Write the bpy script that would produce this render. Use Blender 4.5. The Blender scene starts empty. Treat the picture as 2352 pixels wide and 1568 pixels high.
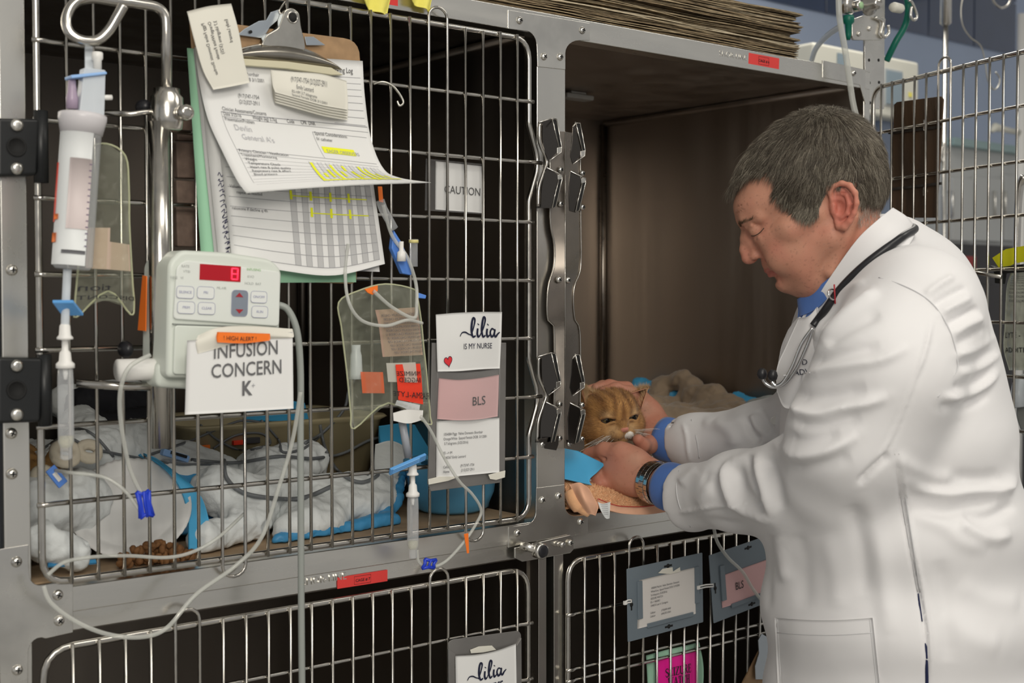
import bpy, math, random
import numpy as np
from mathutils import Vector, Matrix
random.seed(7); rng = np.random.default_rng(7)
S = bpy.context.scene; COL = S.collection
# ---------- camera ----------
YAW, PIT, FPX = math.radians(50.8), math.radians(1.83), 3000.0
CP = np.array([0, -1.48, 1.38])
FW = np.array([math.cos(YAW)*math.cos(PIT), math.sin(YAW)*math.cos(PIT), -math.sin(PIT)])
RT = np.array([math.sin(YAW), -math.cos(YAW), 0.0]); UP = np.cross(RT, FW)
cd = bpy.data.cameras.new('camera'); cam = bpy.data.objects.new('camera', cd); COL.objects.link(cam)
cam.matrix_world = Matrix([[RT[i], UP[i], -FW[i], CP[i]] for i in range(3)] + [[0, 0, 0, 1]])
cd.sensor_width = 36; cd.lens = FPX*36/2352; cd.clip_start = .02
cd.dof.use_dof = True; cd.dof.focus_distance = 1.92; cd.dof.aperture_fstop = 6.3
S.camera = cam
# ---------- light ----------
w = bpy.data.worlds.new('world'); S.world = w; w.use_nodes = True
w.node_tree.nodes['Background'].inputs[0].default_value = (.97, .96, .94, 1)
w.node_tree.nodes['Background'].inputs[1].default_value = .42
def area(name, loc, tgt, sx, sy, power, col=(1, .955, .87)):
    l = bpy.data.lights.new(name, 'AREA'); l.shape = 'RECTANGLE'; l.size = sx; l.size_y = sy; l.energy = power; l.color = col
    o = bpy.data.objects.new(name, l); COL.objects.link(o); o.location = loc
    o.rotation_euler = (Vector(tgt)-Vector(loc)).to_track_quat('-Z', 'Y').to_euler(); return o
area('ceiling_panel_light', (1.0, -1.6, 3.1), (1.0, -1.6, 0), 1.2, .6, 17)
area('ceiling_panel_light', (2.9, -1.2, 3.1), (2.9, -1.2, 0), 1.2, .6, 14)
area('ceiling_panel_light', (-.6, -2.6, 3.1), (-.6, -2.6, 0), 1.2, .6, 18)
area('ceiling_panel_light', (3.4, .9, 3.1), (3.4, .9, 0), 1.2, .6, 20)
area('frontal_fill_light', (-.4, -2.6, 2.25), (1.4, 0, 1.15), .8, .8, 34, (1, .94, .84))  # added lamp for frontal fill near the camera, no fixture behind it
S.view_settings.view_transform = 'Standard'; S.view_settings.look = 'None'
S.view_settings.exposure = 0; S.view_settings.gamma = 1
# ---------- pixel to place helpers ----------
def ray(px, py): return FW + RT*((px-1176)/FPX) - UP*((py-784)/FPX)
def W(px, py, Y=0.0):
    d = ray(px, py); return CP + d*((Y-CP[1])/d[1])
def AT(px, py, z): return CP + ray(px, py)*z
def WX(px, py, X): d = ray(px, py); return CP + d*(X/d[0])
def WZ(px, py, Z): d = ray(px, py); return CP + d*((Z-CP[2])/d[2])
# ---------- materials ----------
MATS = {}
def mat(name, col, rough=.5, metal=0, var=0, scale=20, bump=0, bscale=None, stretch=None, trans=0, ior=1.45, alpha=1, emit=None, estr=0, coat=0, sss=0, sheen=0, attr=None, spec=.5, col2=None):
    if name in MATS: return MATS[name]
    m = bpy.data.materials.new(name); MATS[name] = m; m.use_nodes = True
    nt = m.node_tree; b = nt.nodes['Principled BSDF']; L = nt.links.new
    b.inputs['Base Color'].default_value = (*col, 1); b.inputs['Roughness'].default_value = rough
    b.inputs['Metallic'].default_value = metal; b.inputs['IOR'].default_value = ior
    b.inputs['Transmission Weight'].default_value = trans; b.inputs['Alpha'].default_value = alpha
    b.inputs['Coat Weight'].default_value = coat; b.inputs['Specular IOR Level'].default_value = spec
    if sss: b.inputs['Subsurface Weight'].default_value = sss; b.inputs['Subsurface Radius'].default_value = (1, .35, .2); b.inputs['Subsurface Scale'].default_value = .006
    if sheen: b.inputs['Sheen Weight'].default_value = sheen; b.inputs['Sheen Roughness'].default_value = .42
    if emit: b.inputs['Emission Color'].default_value = (*emit, 1); b.inputs['Emission Strength'].default_value = estr
    src = None
    if attr:
        a = nt.nodes.new('ShaderNodeAttribute'); a.attribute_name = attr; src = a.outputs['Color']
        L(src, b.inputs['Base Color'])
    if var or bump:
        tc = nt.nodes.new('ShaderNodeTexCoord'); mp = nt.nodes.new('ShaderNodeMapping'); L(tc.outputs['Object'], mp.inputs[0])
        if stretch: mp.inputs['Scale'].default_value = stretch
    if var:
        n = nt.nodes.new('ShaderNodeTexNoise'); n.inputs['Scale'].default_value = scale; n.inputs['Detail'].default_value = 6; L(mp.outputs[0], n.inputs[0])
        r = nt.nodes.new('ShaderNodeMapRange'); L(n.outputs[0], r.inputs[0]); r.inputs[1].default_value = .3; r.inputs[2].default_value = .7
        mx = nt.nodes.new('ShaderNodeMix'); mx.data_type = 'RGBA'
        c2 = col2 or [c*(1-var) for c in col]
        mx.inputs[7].default_value = (*col, 1); mx.inputs[6].default_value = (*c2, 1)
        if src: 
            mx.blend_type = 'MULTIPLY'; mx.inputs[0].default_value = 1; L(src, mx.inputs[6])
            cr = nt.nodes.new('ShaderNodeMapRange'); L(n.outputs[0], cr.inputs[0]); cr.inputs[1].default_value = .3; cr.inputs[2].default_value = .7; cr.inputs[3].default_value = 1-var
            L(cr.outputs[0], mx.inputs[7])
        else: L(r.outputs[0], mx.inputs[0])
        L(mx.outputs[2], b.inputs['Base Color'])
        if metal and not attr:
            rr = nt.nodes.new('ShaderNodeMapRange'); L(n.outputs[0], rr.inputs[0]); rr.inputs[1].default_value = .3; rr.inputs[2].default_value = .7
            rr.inputs[3].default_value = rough*.75; rr.inputs[4].default_value = min(1, rough*1.3); L(rr.outputs[0], b.inputs['Roughness'])
    if bump:
        n2 = nt.nodes.new('ShaderNodeTexNoise'); n2.inputs['Scale'].default_value = bscale or scale; n2.inputs['Detail'].default_value = 5; L(mp.outputs[0], n2.inputs[0])
        bp = nt.nodes.new('ShaderNodeBump'); bp.inputs['Strength'].default_value = min(1, bump); bp.inputs['Distance'].default_value = .001*max(1, bump); L(n2.outputs[0], bp.inputs['Height']); L(bp.outputs[0], b.inputs['Normal'])
    return m
def film(name, col, op=.25, rough=.12, var=0):
    """thin clear plastic: a see-through sheet with gloss and a faint tint"""
    m = bpy.data.materials.new(name); MATS[name] = m; m.use_nodes = True; nt = m.node_tree; L = nt.links.new
    nt.nodes.remove(nt.nodes['Principled BSDF']); out = nt.nodes['Material Output']
    t = nt.nodes.new('ShaderNodeBsdfTransparent'); t.inputs[0].default_value = (*[min(1, .85+.13*c/max(col)) for c in col], 1)
    p = nt.nodes.new('ShaderNodeBsdfPrincipled'); p.inputs['Base Color'].default_value = (*col, 1); p.inputs['Roughness'].default_value = rough
    fr = nt.nodes.new('ShaderNodeLayerWeight'); fr.inputs[0].default_value = .35
    r = nt.nodes.new('ShaderNodeMapRange'); L(fr.outputs['Facing'], r.inputs[0]); r.inputs[3].default_value = op; r.inputs[4].default_value = min(1, op*1.6+.2)
    x = nt.nodes.new('ShaderNodeMixShader'); L(r.outputs[0], x.inputs[0]); L(t.outputs[0], x.inputs[1]); L(p.outputs[0], x.inputs[2]); L(x.outputs[0], out.inputs[0])
    if var:
        tc = nt.nodes.new('ShaderNodeTexCoord'); n2 = nt.nodes.new('ShaderNodeTexNoise'); n2.inputs['Scale'].default_value = 30; L(tc.outputs['Object'], n2.inputs[0])
        bp = nt.nodes.new('ShaderNodeBump'); bp.inputs['Strength'].default_value = var; bp.inputs['Distance'].default_value = .02; L(n2.outputs[0], bp.inputs['Height']); L(bp.outputs[0], p.inputs['Normal'])
    return m
STEEL = mat('brushed_steel', (.74, .72, .67), .27, 1, .09, 6, .03, 220, (1, 1, .4))
STEELH = mat('brushed_steel_rail', (.76, .74, .69), .27, 1, .1, 6, .03, 220, (.7, 1, 6))
STEELD = mat('steel_liner', (.46, .40, .345), .46, 1, .12, 3, 0, 90, (6, 6, .3)); STEELK = mat('shaded_steel_liner', (.21, .185, .16), .42, 1, .12, 3, 0, 90, (6, 6, .3))  # second liner copy is darkened: shade of the dimmer cages put into its colour
PLATE = mat('worn_steel_plate', (.76, .74, .69), .25, 1, .2, 16, .06, 60)
CHROME = mat('chrome_wire', (.58, .555, .51), .2, 1, .12, 60)
POLI = mat('polished_steel', (.30, .265, .23), .3, 1, .25, 20)
BLACKP = mat('black_plastic', (.012, .013, .014), .42)
RUB = mat('black_rubber', (.015, .015, .018), .38)
WHITEP = mat('white_plastic', (.8, .79, .76), .35)
PAPER = mat('paper', (.78, .78, .77), .7, 0, .05, 3)
INK = mat('ink', (.015, .015, .018), .6)
INKG = mat('grey_ink', (.12, .12, .13), .6)
HOLE = mat('dark_recess', (.01, .01, .01), .8)
# ---------- mesh helpers ----------
class MB:
    def __init__(s): s.v = []; s.f = []; s.smooth = []
    def add(s, vs, fs, sm=True):
        n = len(s.v); s.v += [tuple(map(float, p)) for p in vs]; s.f += [tuple(i+n for i in q) for q in fs]; s.smooth += [sm]*len(fs); return s
    def box(s, c, d, R=None):
        c = np.array(c, float); h = np.array(d, float)/2
        vs = [np.array((x, y, z))*h for x in (-1, 1) for y in (-1, 1) for z in (-1, 1)]
        if R is not None: vs = [R@v for v in vs]
        return s.add([c+v for v in vs], [(0, 1, 3, 2), (4, 6, 7, 5), (0, 4, 5, 1), (2, 3, 7, 6), (0, 2, 6, 4), (1, 5, 7, 3)], False)
    def bb(s, a, b):
        a = np.array(a, float); b = np.array(b, float); return s.box((a+b)/2, np.abs(b-a))
    def tube(s, path, r, n=8, closed=False, cap=True, flat=None):
        P = [np.array(p, float) for p in path]; m = len(P); rs = r if hasattr(r, '__len__') else [r]*m
        T = []
        for i in range(m):
            a = P[(i-1) % m] if (closed or i > 0) else P[i]; b = P[(i+1) % m] if (closed or i < m-1) else P[i]
            t = b-a; T.append(t/(np.linalg.norm(t)+1e-12))
        up = np.array((0, 0, 1.)) if abs(T[0][2]) < .9 else np.array((1., 0, 0))
        nx = np.cross(T[0], up); nx /= np.linalg.norm(nx); vs = []
        for i in range(m):
            nx = nx - T[i]*(nx@T[i]); nx /= np.linalg.norm(nx)+1e-12; ny = np.cross(T[i], nx)
            for k in range(n):
                a = 2*math.pi*k/n; vs.append(P[i]+rs[i]*(math.cos(a)*nx+math.sin(a)*ny*(flat or 1)))
        fs = []
        for i in range(m if closed else m-1):
            j = (i+1) % m
            for k in range(n): fs.append((i*n+k, i*n+(k+1) % n, j*n+(k+1) % n, j*n+k))
        if not closed and cap: fs += [tuple(range(n))[::-1], tuple((m-1)*n+k for k in range(n))]
        return s.add(vs, fs)
    def lathe(s, prof, o=(0, 0, 0), ax=(0, 0, 1), n=20, cap=True):
        o = np.array(o, float); ax = np.array(ax, float); ax /= np.linalg.norm(ax)
        e = np.array((1., 0, 0)) if abs(ax[0]) < .8 else np.array((0, 1., 0)); x = np.cross(ax, e); x /= np.linalg.norm(x); y = np.cross(ax, x)
        vs = [o+ax*h+r*(math.cos(2*math.pi*k/n)*x+math.sin(2*math.pi*k/n)*y) for r, h in prof for k in range(n)]
        m = len(prof); fs = [(i*n+k, i*n+(k+1) % n, (i+1)*n+(k+1) % n, (i+1)*n+k) for i in range(m-1) for k in range(n)]
        if cap: fs += [tuple(range(n))[::-1], tuple((m-1)*n+k for k in range(n))]
        return s.add(vs, fs)
    def prism(s, poly, off, sm=False):
        """poly: ordered 3-D points, off: extrusion vector"""
        n = len(poly); P = [np.array(p, float) for p in poly]; off = np.array(off, float)
        return s.add(P+[p+off for p in P], [tuple(range(n)), tuple(range(n, 2*n))[::-1]]+[(i, i+n, (i+1) % n+n, (i+1) % n) for i in range(n)], sm)
    def grid(s, fn, nu, nv, th=0, off=None):
        """sheet fn(u,v); th>0 gives it thickness along off or its normals"""
        G = np.array([[fn(i/nu, j/nv) for j in range(nv+1)] for i in range(nu+1)], float); m = nv+1
        fs = [(i*m+j, (i+1)*m+j, (i+1)*m+j+1, i*m+j+1) for i in range(nu) for j in range(nv)]
        V = G.reshape(-1, 3)
        if not th: return s.add(V, fs)
        du = np.gradient(G, axis=0); dv = np.gradient(G, axis=1); N = np.cross(du, dv); N /= np.linalg.norm(N, axis=2, keepdims=True)+1e-12
        V2 = (G+(N*th if off is None else np.array(off)*th)).reshape(-1, 3); k = len(V)
        bd = [i*m for i in range(nu)]+[nu*m+j for j in range(nv)]+[i*m+nv for i in range(nu, 0, -1)]+[j for j in range(nv, 0, -1)]
        f2 = [tuple(q+k for q in f[::-1]) for f in fs]; side = [(bd[i], bd[(i+1) % len(bd)], bd[(i+1) % len(bd)]+k, bd[i]+k) for i in range(len(bd))]
        return s.add(list(V)+list(V2), fs+f2+side)
    def ball(s, c, r, nu=16, nv=10, R=None):
        r = np.array(r if hasattr(r, '__len__') else [r]*3, float); c = np.array(c, float); vs = []
        for i in range(nv+1):
            a = math.pi*i/nv
            for k in range(nu):
                b = 2*math.pi*k/nu; p = np.array((math.sin(a)*math.cos(b), math.sin(a)*math.sin(b), math.cos(a)))*r
                vs.append(c+(R@p if R is not None else p))
        return s.add(vs, [(i*nu+k, (i+1)*nu+k, (i+1)*nu+(k+1) % nu, i*nu+(k+1) % nu) for i in range(nv) for k in range(nu)])
    def obj(s, name, m, parent=None, bevel=0, seg=2):
        me = bpy.data.meshes.new(name); me.from_pydata(s.v, [], s.f); me.polygons.foreach_set('use_smooth', s.smooth)
        if bevel: me.polygons.foreach_set('use_smooth', [True]*len(s.f))
        me.materials.append(m); me.update(); return link(name, me, parent, bevel, seg)
def link(name, me, parent=None, bevel=0, seg=2):
    o = bpy.data.objects.new(name, me); COL.objects.link(o)
    if parent is not None:
        o.parent = parent; o.matrix_parent_inverse = Matrix.Translation(parent_world(parent)).inverted()
    if bevel:
        b = o.modifiers.new('bevel', 'BEVEL'); b.width = bevel; b.segments = seg; b.limit_method = 'ANGLE'; b.angle_limit = .6; b.harden_normals = True
    return o
def parent_world(p):      # meshes are built in world space: only a top-level Empty has an offset to undo
    return Vector(p.location) if p.parent is None else Vector((0, 0, 0))
def tag(o, label, cat, group=None, kind=None):
    o['label'] = label; o['category'] = cat
    if group: o['group'] = group
    if kind: o['kind'] = kind
    return o
def thing(name, loc, label, cat, group=None):
    o = bpy.data.objects.new(name, None); COL.objects.link(o); o.location = tuple(map(float, loc)); o.empty_display_size = .02
    return tag(o, label, cat, group)
def struct(o): o['kind'] = 'structure'; return o
def smooth_path(P, n=8, closed=False):
    P = [np.array(p, float) for p in P]; m = len(P); out = []
    for i in range(m if closed else m-1):
        if closed: a, b, c, d = P[i-1], P[i], P[(i+1) % m], P[(i+2) % m]
        else: a, b, c, d = P[max(i-1, 0)], P[i], P[i+1], P[min(i+2, m-1)]
        for k in range(n):
            t = k/n; out.append(.5*((2*b)+(c-a)*t+(2*a-5*b+4*c-d)*t*t+(3*b-a-3*c+d)*t**3))
    if not closed: out.append(P[-1])
    return out
def rounded(P, r, n=5, closed=True):
    """round the corners of a 3-D polyline"""
    P = [np.array(p, float) for p in P]; m = len(P); out = []; rr = r if hasattr(r, '__len__') else [r]*m
    for i in range(m):
        if not closed and i in (0, m-1): out.append(P[i]); continue
        if rr[i] <= 0: out.append(P[i]); continue
        a, b, c = P[i-1], P[i], P[(i+1) % m]; u = a-b; v = c-b; q = min(rr[i], np.linalg.norm(u)*.49, np.linalg.norm(v)*.49)
        s, e = b+u/np.linalg.norm(u)*q, b+v/np.linalg.norm(v)*q
        for k in range(n+1): t = k/n; out.append((1-t)**2*s+2*t*(1-t)*b+t*t*e)
    return out
def pxpoly(pts, Y): return [W(x, y, Y) for x, y in pts]
def slab(name, pts, Y, th, m, parent=None, bevel=.0006, r=None):
    P = pxpoly(pts, Y)
    if r is not None: P = rounded(P, r)
    return MB().prism(P, (0, th, 0)).obj(name, m, parent, bevel)
def box(name, a, b, m, parent=None, bevel=.001): return MB().bb(a, b).obj(name, m, parent, bevel)
def text(body, o, xd, yd, size, m, parent=None, name='lettering', ext=.00015, align='LEFT', sx=1.0, sp=1.0, shear=0, off=0, line=1.0):
    c = bpy.data.curves.new(name, 'FONT'); c.body = body; c.size = size; c.extrude = ext; c.align_x = align; c.space_character = sp; c.shear = shear; c.offset = off; c.resolution_u = 3; c.space_line = line
    tmp = bpy.data.objects.new('t', c); me = bpy.data.meshes.new_from_object(tmp); me.name = name; bpy.data.objects.remove(tmp); bpy.data.curves.remove(c)
    me.materials.clear(); me.materials.append(m); ob = bpy.data.objects.new(name, me); COL.objects.link(ob)
    x = Vector(xd).normalized(); y = Vector(yd); y = (y-x*y.dot(x)).normalized(); z = x.cross(y)
    M = Matrix([[x[i]*sx, y[i], z[i], float(o[i])] for i in range(3)]+[[0, 0, 0, 1]])
    if parent is not None: ob.parent = parent; ob.matrix_parent_inverse = Matrix.Translation(parent_world(parent)).inverted()
    ob.matrix_basis = M; return ob
XA, YA, ZA = np.array((1., 0, 0)), np.array((0, 1., 0)), np.array((0, 0, 1.))
class Frame:
    """a flat thing's own axes: origin, u (to the right), v (up), n (out towards the viewer)"""
    def __init__(s, o, u, v):
        s.o = np.array(o, float); s.u = np.array(u, float)/np.linalg.norm(u); v = np.array(v, float); v = v-s.u*(v@s.u); s.v = v/np.linalg.norm(v); s.n = np.cross(s.u, s.v)
        s.R = np.array([s.u, s.v, s.n]).T
    def p(s, a, b, c=0): return s.o+s.u*a+s.v*b+s.n*c
    def poly(s, pts, c=0): return [s.p(a, b, c) for a, b in pts]
    def plate(s, name, pts, c, th, m, parent, bevel=0, r=0):
        P = s.poly(pts, c); P = rounded(P, r) if r else P
        return MB().prism(P, s.n*th).obj(name, m, parent, bevel)
    def rect(s, name, a0, b0, a1, b1, c, th, m, parent=None, bevel=0, r=0): return s.plate(name, [(a0, b0), (a1, b0), (a1, b1), (a0, b1)], c, th, m, parent, bevel, r)
    def text(s, body, a, b, size, m, parent, c=.0004, **k): return text(body, s.p(a, b, c), s.u, s.v, size, m, parent, **k)
    def px(s, x, y, c=0):
        d = ray(x, y); k = ((s.o+s.n*c-CP)@s.n)/(d@s.n); q = CP+d*k-s.o; return (q@s.u, q@s.v)
def screws(pts, Y, parent, r=.0058, name='screw'):
    for i, (x, y) in enumerate(pts):
        o = W(x, y, Y); b = MB().lathe([(r, 0), (r*.98, -.0006), (r*.8, -.0026), (r*.45, -.0038), (r*.1, -.0042)], o, YA*1, 18)
        # phillips recess
        s = b.obj(name, PLATE, parent); a = random.random()
        c = MB(); 
        for k in range(2):
            t = a+k*math.pi/2; R = np.array([[math.cos(t), 0, math.sin(t)], [0, 1, 0], [-math.sin(t), 0, math.cos(t)]])
            c.box(o+np.array((0, -.0041, 0)), (r*1.0, .0012, r*.22), R)
        c.obj('cross_recess', HOLE, s)
# ---------- the room ----------
WALLB = mat('blue_paint', (.42, .50, .66), .5, 0, .08, 2)
TILEN = mat('navy_tile', (.035, .06, .13), .08, 0, .2, 4, coat=.6)
GROUT = mat('pale_grout', (.35, .38, .45), .8)
FLOORM = mat('vinyl_floor', (.42, .41, .39), .35, 0, .2, 6)
CEIL = mat('ceiling_white', (.75, .75, .74), .9)
struct(box('floor', (-3, -4, -.05), (7, 2.25, 0), FLOORM, bevel=0))
struct(box('ceiling', (-3, -4, 3.2), (7, 2.25, 3.25), CEIL, bevel=0))
wb = struct(box('wall_back', (-3, 2.2, 0), (7, 2.26, 3.2), WALLB, bevel=0))
# navy glazed tiles above the pale blue paint (visible above the cages)
tz0 = 2.655
me = None
for i in range(12):
    for k in range(2):
        x0 = 1.6+i*.4; z0 = tz0+k*.275
        t = MB().bb((x0+.004, 2.188, z0+.004), (x0+.396, 2.2, z0+.27))
        if me is None:
            o = MB().bb((.004, -.012, .004), (.396, 0, .27)).obj('tile', TILEN, wb, .002); me = o.data; o.matrix_basis = Matrix.Translation((x0, 2.2, z0))
        else:
            o = link('tile', me, wb, .002); o.matrix_basis = Matrix.Translation((x0, 2.2, z0))
# ---------- cage bank ----------
DEP = .71; Z0, Z1 = 1.05, 1.787; XL, XM, XR = .5, 1.283, 2.058
def cage(lbl, x0, x1, z0, z1):
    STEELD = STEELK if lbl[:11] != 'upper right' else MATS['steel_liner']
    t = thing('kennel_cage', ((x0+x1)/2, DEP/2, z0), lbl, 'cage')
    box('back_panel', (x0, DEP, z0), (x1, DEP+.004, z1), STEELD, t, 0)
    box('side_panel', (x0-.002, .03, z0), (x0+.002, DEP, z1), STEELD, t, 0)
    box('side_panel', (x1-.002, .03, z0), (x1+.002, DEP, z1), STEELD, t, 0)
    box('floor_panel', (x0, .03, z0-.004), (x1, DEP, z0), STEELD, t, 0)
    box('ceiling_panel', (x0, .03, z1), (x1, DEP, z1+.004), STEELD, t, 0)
    return t
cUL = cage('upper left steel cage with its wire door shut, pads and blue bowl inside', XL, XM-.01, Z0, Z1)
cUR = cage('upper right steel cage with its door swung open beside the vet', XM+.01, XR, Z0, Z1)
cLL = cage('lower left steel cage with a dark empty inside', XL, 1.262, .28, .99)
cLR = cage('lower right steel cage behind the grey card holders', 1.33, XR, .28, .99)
for c in (cUL, cUR, cLR):      # rolled corner beads inside the cages
    xx = {id(cUL): XM-.012, id(cUR): XR-.003, id(cLR): 1.334}[id(c)]; z0, z1 = (.28, .99) if c is cLR else (Z0, Z1)
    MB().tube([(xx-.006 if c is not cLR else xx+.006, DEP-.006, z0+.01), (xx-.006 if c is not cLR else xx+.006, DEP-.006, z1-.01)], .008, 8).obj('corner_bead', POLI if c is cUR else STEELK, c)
    if c is not cLR: MB().tube([(xx-.004, .04, z1-.008), (xx-.004, DEP-.01, z1-.008)], .006, 8).obj('corner_bead', STEELD, c)
# grey block standing in for a lamp reflection at the open cage's ceiling panel
b = W(1343, 221, .42)
MB().bb(b-np.array((.045, .0, .006)), b+np.array((.026, .03, .004))).obj('lamp_reflection', mat('translucent_grey', (.4, .4, .38), .4), cUR, .003); MB().bb(b-np.array((.03, -.005, -.004)), b+np.array((.01, .03, .009))).obj('lamp_reflection_top', MATS['translucent_grey'], cUR, .002); MB().bb(b-np.array((.02, -.01, -.004)), (b[0], b[1]+.03, Z1)).obj('lamp_reflection_stem', MATS['translucent_grey'], cUR, 0)
# outer shell + front frame
fr = thing('steel_framework', (1.28, .02, .2), 'brushed steel front frame of posts and rails holding the four cages', 'frame')
box('outer_side', (2.062, .02, .2), (2.071, DEP+.01, 1.805), STEEL, fr)
box('top_sheet', (.2, .0, 1.7955), (2.071, DEP+.01, 1.805), STEEL, fr)
box('post', (.477, 0, .1), (.5065, .022, 1.80), STEEL, fr, .0015)
box('post', (1.2546, 0, 1.0), (1.311, .03, 1.80), STEEL, fr, .0015)
box('post', (2.052, 0, .1), (2.071, .03, 1.80), STEEL, fr, .0015)
box('post', (.40, .004, .1), (.4735, .026, 1.80), STEEL, fr, .0015)
slab('post', [(1237, 1262), (1255, 1262), (1256, 2400), (1236, 2400)], .006, .03, STEEL, fr)
slab('post', [(1272, 1262), (1294, 1262), (1295, 2400), (1273, 2400)], .002, .03, STEEL, fr)
box('rail', (.2, -.0006, 1.772), (2.0705, .029, 1.8048), STEELH, fr, .0015)
box('rail', (.4, -.0006, 1.02), (2.0705, .029, 1.05), STEELH, fr, .0015)
box('rail', (.4, .006, .997), (2.0702, .03, 1.021), STEELH, fr, .0012)
box('rail', (.4, 0, .22), (2.0702, .03, .27), STEELH, fr, .0015)
box('neighbour_side', (.38, .03, .1), (.40, DEP, 1.8), STEEL, fr)
# gusset plates with rounded inner corners
def arc(cx, cy, rx, ry, a0, a1, n=6): return [(cx+rx*math.cos(math.radians(a0+(a1-a0)*i/n)), cy+ry*math.sin(math.radians(a0+(a1-a0)*i/n))) for i in range(n+1)]
slab('gusset_plate', [(1167, 22), (1355, 53), (1355, 93)]+arc(1330, 122, 31, 29, -90, -180)+[(1299, 160), (1235, 153)]+arc(1207, 105, 26, 34, 0, -80)+[(1167, 66)], -.0015, .0025, PLATE, fr, .0008)
slab('gusset_plate', [(1232, 1120), (1297, 1112)]+arc(1320, 1160, 22, 24, 180, 90)+[(1350, 1182), (1350, 1225), (1212, 1246), (1168, 1258), (1168, 1210)]+arc(1205, 1175, 26, 30, 90, 0), -.0015, .0025, PLATE, fr, .0008)
slab('gusset_plate', [(-10, 1262), (66, 1250), (66, 1290)]+arc(92, 1320, 24, 24, 180, 90)+[(168, 1332), (168, 1452)]+arc(95, 1500, 30, 36, -70, -180)+[(64, 1640), (4, 1650)], -.0015, .0025, PLATE, fr, .0008)
slab('gusset_plate', [(1890, 138), (1988, 160), (1988, 240), (1975, 195), (1890, 178)], -.0015, .0025, PLATE, fr, .0008)
screws([(1193, 47), (1337, 70), (1249, 130), (1286, 131), (1245, 1148), (1282, 1139), (1188, 1224), (1333, 1198)], -.0015, fr)
screws([(28, 620), (27, 995), (28, 1088), (38, 1290), (133, 1366), (136, 1425), (40, 1538)], -.0015, fr, .0063)
screws([(1960, 168)], -.0015, fr)
text('SHOR-LINE', W(1652, 128, -.0005), XA, ZA, .0135, STEEL, fr, 'embossed_lettering', .0006, sp=1.05)
text('SHOR-LINE', W(695, 1345, .005), XA, ZA, .013, STEEL, fr, 'embossed_lettering', .0006, sp=1.05)
# ---------- wire doors ----------
def solve_x(px): return W(px, 690, -.012)[0]
def wire(name, P, r, parent, n=7): return MB().tube(P, r, n).obj(name, CHROME, parent)
def wire_door(parent, xl, xr, zb, zt, xs, zs, Y=-.006, R=.0042, r=.0022, rh=.003, kinks=(), loops=(), M=None, cr=.03):
    """frame rod, rails behind, uprights in front; M moves an open door about its hinge"""
    T = (lambda p: p) if M is None else (lambda p: np.array(M@Vector(p)))
    d = bpy.data.objects.new('door', None); COL.objects.link(d); d.parent = parent; d.matrix_parent_inverse = Matrix.Translation(parent_world(parent)).inverted()
    right = []
    for k in kinks: right += [(xr, Y, k-.055), (xr+.004, Y, k-.045), (xr+.016, Y, k-.012), (xr+.016, Y, k+.012), (xr+.004, Y, k+.045), (xr, Y, k+.055)]
    P = rounded([(xl, Y, zb), (xr, Y, zb)]+sorted(right, key=lambda q: q[2])+[(xr, Y, zt), (xl, Y, zt)], [cr, cr]+[.008]*len(right)+[cr, cr])
    MB().tube([T(p) for p in P], R, 10, True).obj('frame_rod', CHROME, d)
    for z in zs:
        e = .016 if any(abs(z-k) < .02 for k in kinks) else 0
        wire('horizontal_wire', [T(p) for p in ((xl-.006, Y-.003, z), (xl+.006, Y-.0045, z), (xl+.014, Y-.001, z), (xr-.014, Y-.001, z), (xr-.006, Y-.0045, z), (xr+.006+e, Y-.0035, z))], rh, d, 8)
    used = set()
    for a, b, top in loops:      # two uprights joined by a bent loop past the frame rod
        xa, xb = xs[a], xs[b]; used |= {a, b}; h = .022; s = 1 if top else -1
        base, end = (zb, zt) if top else (zt, zb); c = (xa+xb)/2; q = (xb-xa)/2
        P = [(xa, Y-.006, base)]+[(c-q*math.cos(math.pi*i/8), Y-.006, end+s*(h*.35+h*.65*math.sin(math.pi*i/8))) for i in range(9)]+[(xb, Y-.006, base)]
        wire('looped_wire', [T(p) for p in P], r, d)
    for i, x in enumerate(xs):
        if i not in used: wire('vertical_wire', [T(p) for p in ((x, Y-.0062, zb-.003), (x, Y-.0058, (zb+zt)/2), (x, Y-.0062, zt+.003))], r, d)
    return d
xs = [float(x) for x in np.linspace(solve_x(158), solve_x(1188), 22)]; dx = xs[1]-xs[0]
zr = [W(1233, y, -.008)[2] for y in (238, 376, 511.5, 646.4, 779.5, 913.5, 1049)]
zl = [W(95, y, -.008)[2] for y in (90, 272, 453.6, 627, 799, 976, 1157)]
zs = [(a+b)/2 for a, b in zip(zr, zl)]; print('levels', np.round(zs, 4), 'dx', dx)
wire_door(cUL, xs[0]-dx, xs[-1]+dx*.85, 1.0585, 1.760, xs, zs, kinks=(zs[1], zs[5]), loops=((16, 17, True), (6, 7, False), (18, 19, False)))
wire_door(cLL, xs[0]-dx, xs[-1]+dx*.8, .3, .983, xs, [W(1218, y, -.008)[2] for y in (1430, 1558)]+[.8, .71, .62, .53, .44], loops=((4, 5, True), (16, 17, True)), cr=.035)
xr_ = [W(p, 1275, -.012)[0] for p in (1342.6, 1377, 1412, 1446.5, 1479, 1511, 1543, 1574, 1605, 1634, 1663, 1692, 1719, 1746)]
dr = (xr_[-1]-xr_[0])/13; xr_ = [xr_[0]+dr*i for i in range(23)]
wire_door(cLR, xr_[0]-dr*.9, xr_[-1]+dr, .3, .9835, xr_, [W(1309, y, -.008)[2] for y in (1411, 1538)]+[.8, .71, .62, .53, .44], loops=((3, 4, True),))
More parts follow.
